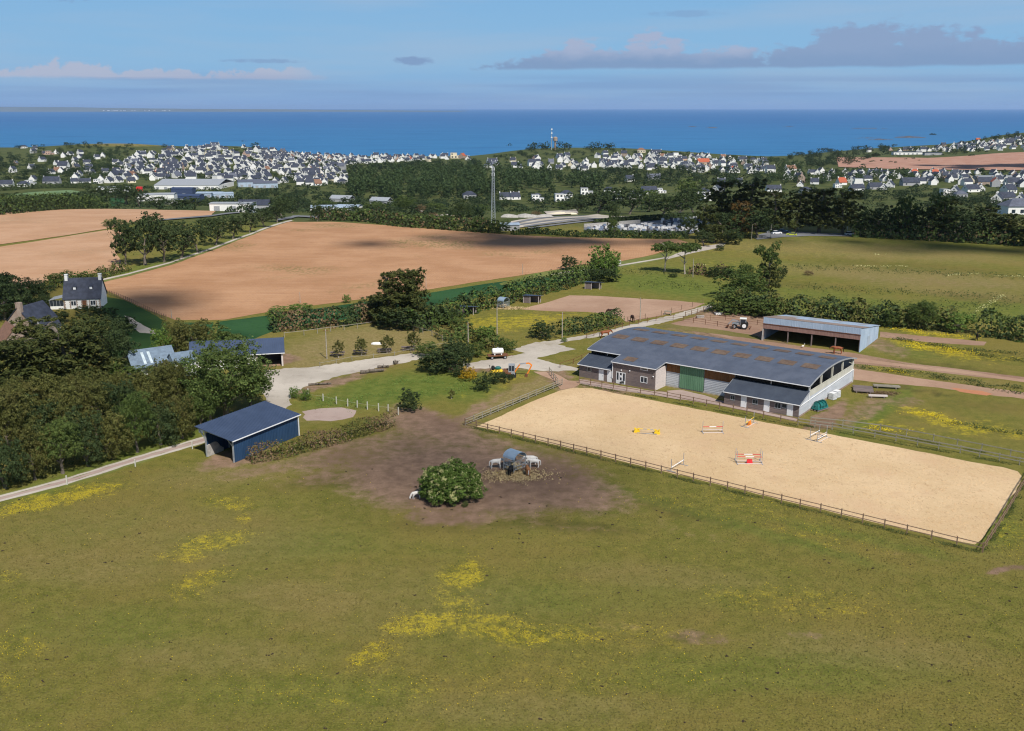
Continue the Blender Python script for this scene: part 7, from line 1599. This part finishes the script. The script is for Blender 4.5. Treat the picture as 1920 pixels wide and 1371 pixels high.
# cemetery: every tomb on its own
simple('granite_grey', (.07, .07, .08), .35, .5, var=.3); simple('granite_pale', (.60, .59, .58), .6, var=.2); simple('granite_blue', (.16, .20, .28), .4, .5, var=.3)
TM = [(MB().box(-.5, .5, -1.1, 1.1, 0, .45).mesh('slab', g_), MB().box(-.5, .5, 1.0, 1.2, .45, 1.3).mesh('headstone', g_)) for g_ in ('granite_grey', 'granite_pale', 'granite_blue')]
k = 0; ce = [(1098, 433), (1290, 438), (1322, 430), (1330, 412), (1290, 410), (1240, 415), (1235, 424), (1110, 427)]
TC = {}
for x, y in sorted(rnd_poly(ce, 200, 1.75, rs)):
    i = rs.choice((0, 1, 1, 2)); TC[i] = TC.get(i, 0)+1; t = thing('tomb', '%s granite tomb, %s such from the left in the cemetery' % (['dark grey', 'pale', 'bluish'][i], ordn(TC[i])), 'tomb', P(x, y), math.radians(180)+rs.uniform(-.06, .06), 'tombs of the cemetery'); t.scale = (1.4, 1.4, rs.uniform(.9, 1.6))
    add_obj('slab', TM[i][0], t); add_obj('headstone', TM[i][1], t)
t = thing('cemetery_wall', 'grey wall with dark strip between the graves and the striped platforms', 'wall', P(1095, 427)); a, b = P(1095, 427), P(1200, 419); MB().beam((0, 0, .8), tuple(b-a+Vector((0, 0, .8))), .4, 1.8).obj('wall', 'concrete', t)

# ------------------------------------------------------------------ trees of the town and of the slopes behind
def tree_fill(polys, n, key, name, adj, where, group, wr, hr, mind, cat='tree'):
    its = []
    for poly, k in zip(polys, n):
        for x, y in rnd_poly(poly, k, mind, rs): its.append((x, y))
    its.sort()
    for i, (x, y) in enumerate(its):
        p = P(x, y); plant(0, 0, 0, 0, key, name, '%s, %s from the left %s' % (adj, ordn(i+1), where), cat, group, False, (rs.uniform(*wr), rs.uniform(*hr)), p)
tree_fill([HILLP], [170], 'far_round', 'garden_tree', 'small garden tree', 'among the hillside houses', 'trees of the hillside town', (7, 13), (6, 10), 6)
tree_fill([[(-40, 345), (-40, 290), (60, 286), (205, 296), (240, 300), (230, 335), (100, 335)]], [95], 'far_round', 'slope_tree', 'dark tree', 'on the far left slope', 'trees of the left slope', (9, 19), (7, 12), 9)
tree_fill([[(130, 318), (170, 292), (220, 280), (240, 300), (215, 330), (160, 345)]], [34], 'far_bright', 'slope_tree', 'lighter tree', 'on the far left valley side', 'trees of the left valley', (10, 18), (7, 11), 9)
tree_fill([[(560, 305), (640, 312), (900, 306), (900, 322), (680, 324), (600, 318)]], [62], 'far_round', 'park_tree', 'dark tree', 'between seafront and poplar wood', 'trees behind the seafront', (12, 24), (9, 15), 9)
tree_fill([[(655, 372), (650, 338), (700, 328), (900, 322), (1010, 332), (1100, 345), (1135, 352), (1120, 362), (1000, 362), (900, 370), (760, 376)]], [260], 'far_poplar', 'poplar_tree', 'leafy poplar', 'in the broad wood in mid-distance', 'poplars of the broad wood', (12, 20), (14, 21), 6)
tree_fill([[(700, 384), (860, 378), (1010, 372), (1120, 370), (1130, 384), (1000, 392), (760, 392)], [(560, 372), (700, 380), (700, 395), (560, 396)], [(430, 372), (560, 352), (600, 360), (560, 385), (430, 384)]], [46, 26, 40], 'far_round', 'thicket_tree', 'bushy tree', 'below the wood and depots', 'bushy trees in the middle distance', (7, 13), (5, 9), 7)
tree_fill([[(905, 302), (960, 284), (1000, 278), (1100, 280), (1180, 284), (1200, 290), (1100, 292), (1000, 300)], [(1180, 288), (1300, 290), (1440, 298), (1470, 298), (1440, 312), (1300, 300)]], [46, 70], 'far_round', 'headland_tree', 'wind-clipped tree', 'on the right-hand headland', 'trees of the headland', (8, 15), (6, 10), 8)
row([(1004, 281, 16, 18), (1014, 281, 15, 16), (1024, 281, 18, 17), (1048, 281, 16, 18), (1058, 281, 15, 17), (1066, 281, 18, 15), (994, 283, 14, 14), (1110, 281, 18, 16), (1122, 281, 16, 17), (1134, 281, 16, 15), (1146, 281, 20, 16), (955, 284, 16, 16)], 'far_round', 'headland_tree', 'dark tree', 'crowning the radio mast headland', group='trees crowning the headland', parts=False)
tree_fill([[(1000, 325), (1140, 322), (1290, 318), (1440, 322), (1440, 350), (1300, 352), (1150, 350), (1120, 340)]], [110], 'far_round', 'valley_tree', 'full dark tree', 'below the radio mast', 'trees of the valley', (10, 19), (8, 14), 9)
tree_fill([[(1440, 350), (1440, 300), (1560, 318), (1720, 330), (1730, 345), (1600, 345)]], [80], 'far_bright', 'valley_tree', 'leafy tree', 'before the far brown field', 'trees before the far brown field', (10, 19), (9, 15), 9)
tree_fill([[(1455, 300), (1500, 290), (1560, 280), (1600, 276), (1680, 276), (1700, 282), (1570, 312), (1500, 314)]], [85], 'far_round', 'shore_tree', 'black-green pine', 'left of the far brown field', 'pines of the shore spur', (12, 22), (9, 15), 9)
tree_fill([[(1700, 284), (1780, 276), (1860, 260), (1930, 246), (2000, 246), (2000, 268), (1900, 276), (1800, 290)]], [80], 'far_round', 'coast_tree', 'dark tree', 'on the far right headland', 'trees of the far right headland', (10, 20), (8, 13), 9)
tree_fill([[(1740, 322), (1930, 324), (1930, 352), (1740, 345)], [(1880, 400), (1740, 372), (1760, 362), (1925, 388), (1925, 402)]], [34, 34], 'far_round', 'village_tree', 'garden tree', 'among the right-hand village houses', 'garden trees of the right village', (7, 14), (5, 9), 9)
tree_fill([[(60, 292), (60, 277), (150, 270), (300, 272), (340, 280), (250, 292), (150, 298)]], [60], 'far_round', 'hill_tree', 'dark tree', 'on the far left hill', 'trees of the far left hill', (9, 17), (5, 9), 8)
row([(270, 268, 10, 9), (156, 268, 12, 8), (172, 268, 10, 6), (192, 267, 10, 6), (34, 279, 14, 9)], 'far_round', 'headland_tree', 'lone dark tree', 'on the brown headland', parts=False)
row([(455, 275, 26, 12), (478, 277, 24, 11), (495, 279, 22, 10)], 'far_round', 'headland_tree', 'dark tree', 'crowning the hillside town', parts=False)
tree_fill([[(1440, 372), (1440, 356), (1600, 360), (1740, 356), (1860, 372), (1930, 392), (1930, 404), (1700, 392)], [(430, 398), (560, 392), (640, 396), (930, 402), (930, 412), (700, 408), (560, 402)]], [70, 40], 'far_round', 'thicket_tree', 'rounded tree', 'fringing fields and village', 'trees fringing the fields and village', (8, 14), (5, 9), 8)
row([(1748, 262, 14, 12), (1640, 308, 16, 22), (1838, 340, 14, 26), (1790, 268, 10, 8)], 'far_pine', 'pine_tree', 'flat-topped pine', 'silhouetted far off at the right', parts=False)
# hedges and garden green between the houses: nobody could count them
r = np.random.default_rng(9); cs_ = []
for poly, n in ((HILLP, 900), ([(480, 292), (900, 300), (900, 320), (560, 312)], 160), ([(-60, 348), (-60, 288), (210, 290), (215, 345)], 420), ([(900, 325), (1000, 285), (1440, 300), (1440, 352), (1130, 350)], 480), ([(1440, 360), (1440, 300), (1600, 280), (1930, 258), (1930, 286), (1570, 316), (1930, 328), (1930, 400)], 420),
        ([(430, 400), (430, 350), (640, 350), (1130, 360), (1300, 395), (1100, 398), (700, 402)], 520), ([(180, 392), (200, 350), (430, 350), (430, 394)], 160)):
    k = 0
    while k < n:
        x = rs.uniform(min(q[0] for q in poly), max(q[0] for q in poly)); y = rs.uniform(min(q[1] for q in poly), max(q[1] for q in poly))
        k += 1
        if inpoly(np.array([x]), np.array([y]), poly)[0]: p = P(x, y); cs_.append((p.x, p.y, p.z, rs.uniform(2.5, 6), rs.uniform(1.8, 4)))
cs_ = np.array(cs_); n_ = 60; C_ = np.repeat(cs_, n_, 0); d = r.normal(0, 1, (len(C_), 3)); d /= np.linalg.norm(d, axis=1)[:, None]; d[:, 2] = np.abs(d[:, 2])
pts = C_[:, :3]+d*np.stack([C_[:, 3], C_[:, 3], C_[:, 4]], 1)*r.uniform(.8, 1.05, (len(C_), 1)); v, f = leaves(pts, d, .75, r)
o = add_obj('garden_shrubs', np_mesh('garden_shrubs', v, f, 'leaf_far')); stuff(o, 'hedges and garden shrubs scattered between the distant houses', 'shrubs')

# ------------------------------------------------------------------ sea rocks, far coast, sails
simple('sea_rock', (.10, .085, .085), .9, var=.3, scale=.05, kind='world'); simple('far_land', (.12, .14, .13), .95, var=.1, scale=.0008, kind='world')
def sea_pt(px, py):
    r_ = ((px-960)/F, CP-(py-685.5)/F*SP, -SP-(py-685.5)/F*CP); t_ = (SEA-H)/r_[2]; return Vector((r_[0]*t_, r_[1]*t_, SEA))
def reef(px, py, wpx, label, h=3, n=14):
    p = sea_pt(px, py); s = (p.y*CP-(p.z-H)*SP)/F; t = thing('sea_rock', label, 'rock', p); m = MB(); rr = random.Random(int(px))
    for k in range(n):
        u = rr.uniform(-.5, .5); m.ico((u*wpx*s, rr.uniform(-.15, .15)*wpx*s, -h*.3), h*rr.uniform(.5, 1.1), rr.uniform(2, 5), 3, .9*(1-abs(u)), 8, 5)
    m.obj('rock', 'sea_rock', t)
reef(1628, 241, 66, 'long low reef in the sea off the right headland', 5, 26); reef(1478, 238, 18, 'small dark reef left of the long one', 5); reef(1335, 240, 9, 'dark rock farther left in the open sea', 7); reef(1298, 238, 4, 'tiny rock left of all others in the open sea', 6); reef(1625, 259, 70, 'thin line of rocks close inshore at the right', 2.5, 22)
reef(1650, 262, 34, 'brown rock shelf joined to the shore at the right', 5, 20); reef(1705, 258, 40, 'broad reddish rock islet behind the shore at the right', 9, 26)
def far_coast(x0, x1, hp, y, label):
    """a low land beyond the water, its skyline uneven"""
    a, b = sea_pt(x0, y), sea_pt(x1, y); D_ = a.y; print('coast', D_); n = 90; rr = np.random.default_rng(4); vs = []; fs = []
    prof = np.cumsum(rr.normal(0, 1, n+1)); prof = sm(prof, 4); prof = (prof-prof.min())/(prof.max()-prof.min())
    for i in range(n+1):
        u = i/n; x = a.x+(b.x-a.x)*u; e = min(1, u*3+.3)*min(1, (1-u)*1.6); h_ = (H-SEA)*.0+hp*D_/F*(.65+.35*prof[i])*e+1
        vs += [(x, D_, SEA-1), (x, D_+500, SEA+h_*.7), (x, D_+1600, SEA+h_), (x, D_+6000, SEA+h_*.6), (x, D_+9000, SEA-2)]
    for i in range(n):
        for k in range(4): q = i*5+k; fs.append((q, q+5, q+6, q+1))
    me = bpy.data.meshes.new('far_coast'); me.from_pydata(vs, [], fs); me.materials.append(MAT['far_land']); me.update(); structure(add_obj('far_coast', me))
far_coast(-500, 860, 11, 209.7, '')
m = MB(); o0 = sea_pt(222, 209.9)
for k in range(26): x = rs.gauss(0, 260)+(rs.choice((0, 0, 900))); m.box(x-12, x+12, 300, 340, 20, 20+rs.uniform(6, 18))
o = m.obj('far_town', 'white_render'); o.location = o0; stuff(o, 'white specks of a harbour town on the low coast across the bay', 'town')
# ------------------------------------------------------------------ grass tufts, flowers, droppings on the near pasture
r = np.random.default_rng(21)
def scatter_px(n, x0, x1, y0, y1):
    px = r.uniform(x0, x1, n); u = r.random(n)
    da, db = den(y0), den(y1); t_ = 1/(1/da+(1/db-1/da)*u**1.0)              # even over the ground
    py = (t_-SP)/CP*F+685.5; a = (px-960)/F; zc = H/t_
    X = a*zc; Y = (CP-(py-685.5)/F*SP)*zc; return X, Y
ARENA = [P(*q) for q in [(870, 797), (1055, 722), (1086, 712), (1500, 795), (1950, 880), (1842, 1038)]]; AP = [(p.x, p.y) for p in ARENA]
LANE = [P(*q) for q in [(-200, 960), (0, 924), (130, 889), (250, 851), (390, 814), (440, 800), (440, 815), (390, 833), (255, 876), (140, 911), (0, 945), (-200, 1004)]]; LP = [(p.x, p.y) for p in LANE]
def tufts(n, size, mat, name, label, lo, hi, maskL=None, mpow=1, y0=860, y1=1420, up=.6, avoid=None, off=0.0):
    X, Y = scatter_px(n, -150, 2070, y0, y1)
    ok = ~inpoly(X, Y, AP) & ~inpoly(X, Y, LP); X, Y = X[ok], Y[ok]; Z = np.zeros_like(X)
    cl = fbm(X, Y, 5, 8)*.5+.5
    pr = np.clip(.35+cl, 0, 1)
    if maskL is not None: c2 = np.clip(fbm(X, Y, 2.2, 11)*.9+.5, 0, 1)*np.clip(fbm(X, Y, 7, 12)*1.2+.6, 0, 1.3); pr = np.clip(mask(X, Y, Z, maskL)*mpow*(.06+1.9*c2)+off*(.4+1.6*c2), 0, 1)
    if avoid is not None: pr = pr*(1-np.clip(mask(X, Y, Z, avoid)*1.5, 0, 1))
    k = r.random(len(X)) < pr; X, Y = X[k], Y[k]
    n2 = len(X); C_ = np.stack([X, Y, r.uniform(lo, hi, n2)], 1); N_ = np.stack([r.normal(0, .6, n2), r.normal(0, .6, n2)-.3, np.full(n2, up)], 1)
    v, f = leaves(C_, N_, size, r, 1.0, .8); o = add_obj(name, np_mesh(name, v, f, mat)); stuff(o, label, 'grass' if 'grass' in name else name); return o
foliage('tuft', (.07, .07, .018), (.12, .115, .030), (.20, .18, .06), (.20, .15, .06), .2)
foliage('tuft_dark', (.04, .055, .014), (.07, .09, .022), (.12, .14, .04))
foliage('petal', (.55, .40, .01), (.75, .58, .02), (.85, .70, .05))
tufts(170000, .075, 'tuft', 'grass_tufts', 'short uneven grass tufts of the near pasture', .0, .05, avoid=SOIL)
tufts(16000, .09, 'tuft_dark', 'dark_grass_tufts', 'darker weeds and nettles in the near pasture', .0, .07, FLOW+DARK+LUSH, .9, avoid=SOIL, off=.02)
tufts(130000, .045, 'petal', 'buttercups', 'yellow buttercups in drifts over the near pasture', .08, .2, FLOW, 1.0, avoid=None, y0=870, off=.02)
X, Y = scatter_px(900, -100, 2000, 880, 1400); ok = ~inpoly(X, Y, AP); X, Y = X[ok], Y[ok]; k = r.random(len(X)) < .16; X, Y = X[k], Y[k]
m = MB(); rr = random.Random(2)
for x, y in zip(X, Y):
    for _ in range(rr.randint(2, 5)): m.ico((x+rr.uniform(-.13, .13), y+rr.uniform(-.1, .1), .04), rr.uniform(.05, .11), 1, 1, .7, 5, 4)
stuff(m.obj('droppings', 'dung'), 'small dark heaps of horse droppings scattered over the pasture', 'droppings')
# rough growth further out: along the earth tracks, on the meadow, in the arena margins
def rough(name, label, segs, n, w, h, size, mat, seed):
    rq = np.random.default_rng(seed); Cs = []
    for path in segs:
        pts = [P(*q) for q in path]; L = sum((b-a).length for a, b in zip(pts[:-1], pts[1:]))
        for a, b in zip(pts[:-1], pts[1:]):
            k = int(n*(b-a).length); t_ = rq.random(k); c_ = np.array(a)[None]+np.outer(t_, np.array(b-a)); c_[:, :2] += rq.normal(0, w/2, (k, 2)); keep = (np.sin(c_[:, 0]*1.1)+np.sin(c_[:, 1]*1.7+c_[:, 0]*.4)+rq.normal(0, .6, k)) > -.4
            c_ = c_[keep]; c_[:, 2] = hz_(c_[:, 0], c_[:, 1])+rq.uniform(0, h, len(c_)); Cs.append(c_)
    C_ = np.concatenate(Cs); v, f = leaves(C_, np.tile([0, -.3, 1.], (len(C_), 1)), size, rq); stuff(add_obj(name, np_mesh(name, v, f, mat)), label, 'weeds')
rough('fence_weeds', 'green weeds growing along the foot of the arena fences', [[(872, 799), (1100, 855), (1300, 905), (1500, 954), (1700, 1003), (1842, 1038)], [(1500, 797), (1640, 824), (1800, 853), (1950, 882)], [(1600, 806), (1720, 826), (1850, 850)], [(875, 795), (975, 752), (1050, 722)], [(1090, 722), (1300, 762), (1495, 800)], [(1845, 1036), (1890, 965), (1925, 900)]], 60, .45, .22, .08, 'tuft_dark', 31)
rough('track_weeds', 'coarse weeds along the earth tracks at the right', [[(1600, 688), (1700, 697), (1760, 706), (1920, 730)], [(1650, 696), (1720, 703), (1800, 717), (1920, 740)], [(1660, 633), (1760, 650), (1850, 668), (1920, 678)], [(1700, 640), (1800, 655), (1920, 665)], [(1780, 795), (1850, 805), (1920, 815)]], 40, 1.3, .5, .14, 'tuft_dark', 32)
rough('verge_bloom', 'yellow flowers along the earth tracks at the right', [[(1670, 617), (1740, 625), (1830, 634)], [(1690, 641), (1760, 652), (1830, 664)], [(1700, 650), (1780, 660), (1830, 662)], [(1660, 697), (1700, 700)], [(1690, 773), (1750, 778), (1820, 805)], [(1620, 803), (1700, 808)]], 45, 1.6, .4, .10, 'petal', 33)
rough('meadow_tussocks', 'rough tussocks over the big meadow', [[(1480, 560), (1600, 570), (1900, 575)], [(1500, 540), (1700, 548), (1920, 560)], [(1480, 500), (1700, 510), (1920, 520)], [(1560, 590), (1700, 585), (1900, 600)], [(1200, 530), (1330, 540)], [(1180, 510), (1330, 515)]], 22, 7, .5, .22, 'tuft_dark', 34)
rough('white_bloom', 'white umbels in broken lines over the big meadow', [[(1775, 517), (1835, 513)], [(1865, 518), (1920, 520)], [(1300, 499), (1325, 498)], [(1830, 585), (1880, 555)], [(1600, 500), (1700, 500)], [(1640, 478), (1660, 478)]], 10, .9, .4, .16, 'blossom', 37)
rough('lush_grass', 'taller bright grass inside the post-fenced enclosure', [[(640, 750), (740, 740), (840, 735), (890, 720)], [(700, 720), (800, 712), (840, 720)], [(580, 750), (700, 765)]], 90, 3.5, .3, .10, 'leaf_bright', 35)
rough('worn_lines', 'pale trampled lines across the near pasture', [[(1330, 925), (1500, 968), (1700, 1020), (1830, 1058)], [(1380, 955), (1550, 1000), (1750, 1050), (1930, 1082)], [(1850, 1066), (1950, 1060)]], 22, .5, .04, .05, 'tuft', 36)
# footprints and hoof marks: loose clods on the arena sand
rq = np.random.default_rng(55); m = MB(); n = 0
while n < 9000:
    px_, py_ = rq.uniform(900, 1910), rq.uniform(735, 1020); p = P(px_, py_)
    if inpoly(np.array([px_]), np.array([py_]), [(893, 800), (1075, 729), (1560, 817), (1905, 885), (1835, 1018), (1400, 920)])[0]: m.ico((p.x, p.y, .012), rq.uniform(.03, .10)*(1 if px_ < 1450 else 1.35), 1.3, .8, .5, 5, 3)
    n += 1
stuff(m.obj('sand_clods', 'arena_sand'), 'clods and hoof marks in the arena sand', 'sand')

# ------------------------------------------------------------------ unseen clouds added behind the viewpoint, shaped to cast the drifting shadows
cm_ = M_('shade_cloud', 1, 0); cm_.color((.85, .85, .87)); MAT['shade_cloud'] = cm_.m
def shade_cloud(targets, alt, label, seed):
    """puffs gathered above the places they shade"""
    rq = np.random.default_rng(seed); m = MB(); sh_ = SUN_DIR*(alt/SUN_DIR.z)
    for (px_, py_, rx, ry, n, rad) in targets:
        c_ = P(px_, py_)
        for _ in range(n):
            rr_ = abs(rq.normal(0, .48)); th = rq.uniform(0, 6.283); p = c_+sh_+Vector((rr_*math.cos(th)*rx, rr_*math.sin(th)*ry, rq.uniform(-10, 25)))
            m.ico(p, rad*rq.uniform(.5, 1.2), 1.2, 1.2, .55, 7, 5)
    structure(m.obj('shade_cloud', 'shade_cloud'))
shade_cloud([(235, 618, 20, 8, 14, 5), (-30, 565, 24, 24, 14, 8), (296, 574, 28, 7, 20, 4.5)], 1500, '', 1)
shade_cloud([(1000, 456, 70, 11, 46, 7), (930, 444, 40, 6, 18, 5)], 1500, '', 2)
shade_cloud([(1460, 425, 60, 26, 60, 12), (1620, 425, 60, 24, 60, 12), (1760, 435, 60, 20, 40, 11), (1330, 420, 40, 20, 30, 10), (1240, 415, 40, 16, 20, 9)], 1500, '', 3)
shade_cloud([(1840, 470, 80, 9, 26, 6), (1650, 458, 60, 6, 16, 5)], 1500, '', 5)
shade_cloud([(900, 890, 17, 7, 22, 2.6), (1090, 905, 9, 3.5, 12, 2.0), (700, 905, 12, 3, 10, 2.0)], 1500, '', 6)
shade_cloud([(1880, 312, 160, 40, 30, 22)], 1500, '', 7)

# ------------------------------------------------------------------ the thin sea air
hm = bpy.data.materials.new('haze'); hm.use_nodes = True; nt = hm.node_tree; nt.nodes.clear()
pv = nt.nodes.new('ShaderNodeVolumePrincipled'); pv.inputs['Color'].default_value = (.58, .74, .95, 1); pv.inputs['Density'].default_value = 2.3e-5; pv.inputs['Anisotropy'].default_value = .2
ou = nt.nodes.new('ShaderNodeOutputMaterial'); nt.links.new(pv.outputs[0], ou.inputs['Volume'])
stuff(MB().box(-59000, 59000, -600, 59500, SEA-24, 130).obj('haze', hm), 'thin blue sea haze over the whole landscape', 'haze')
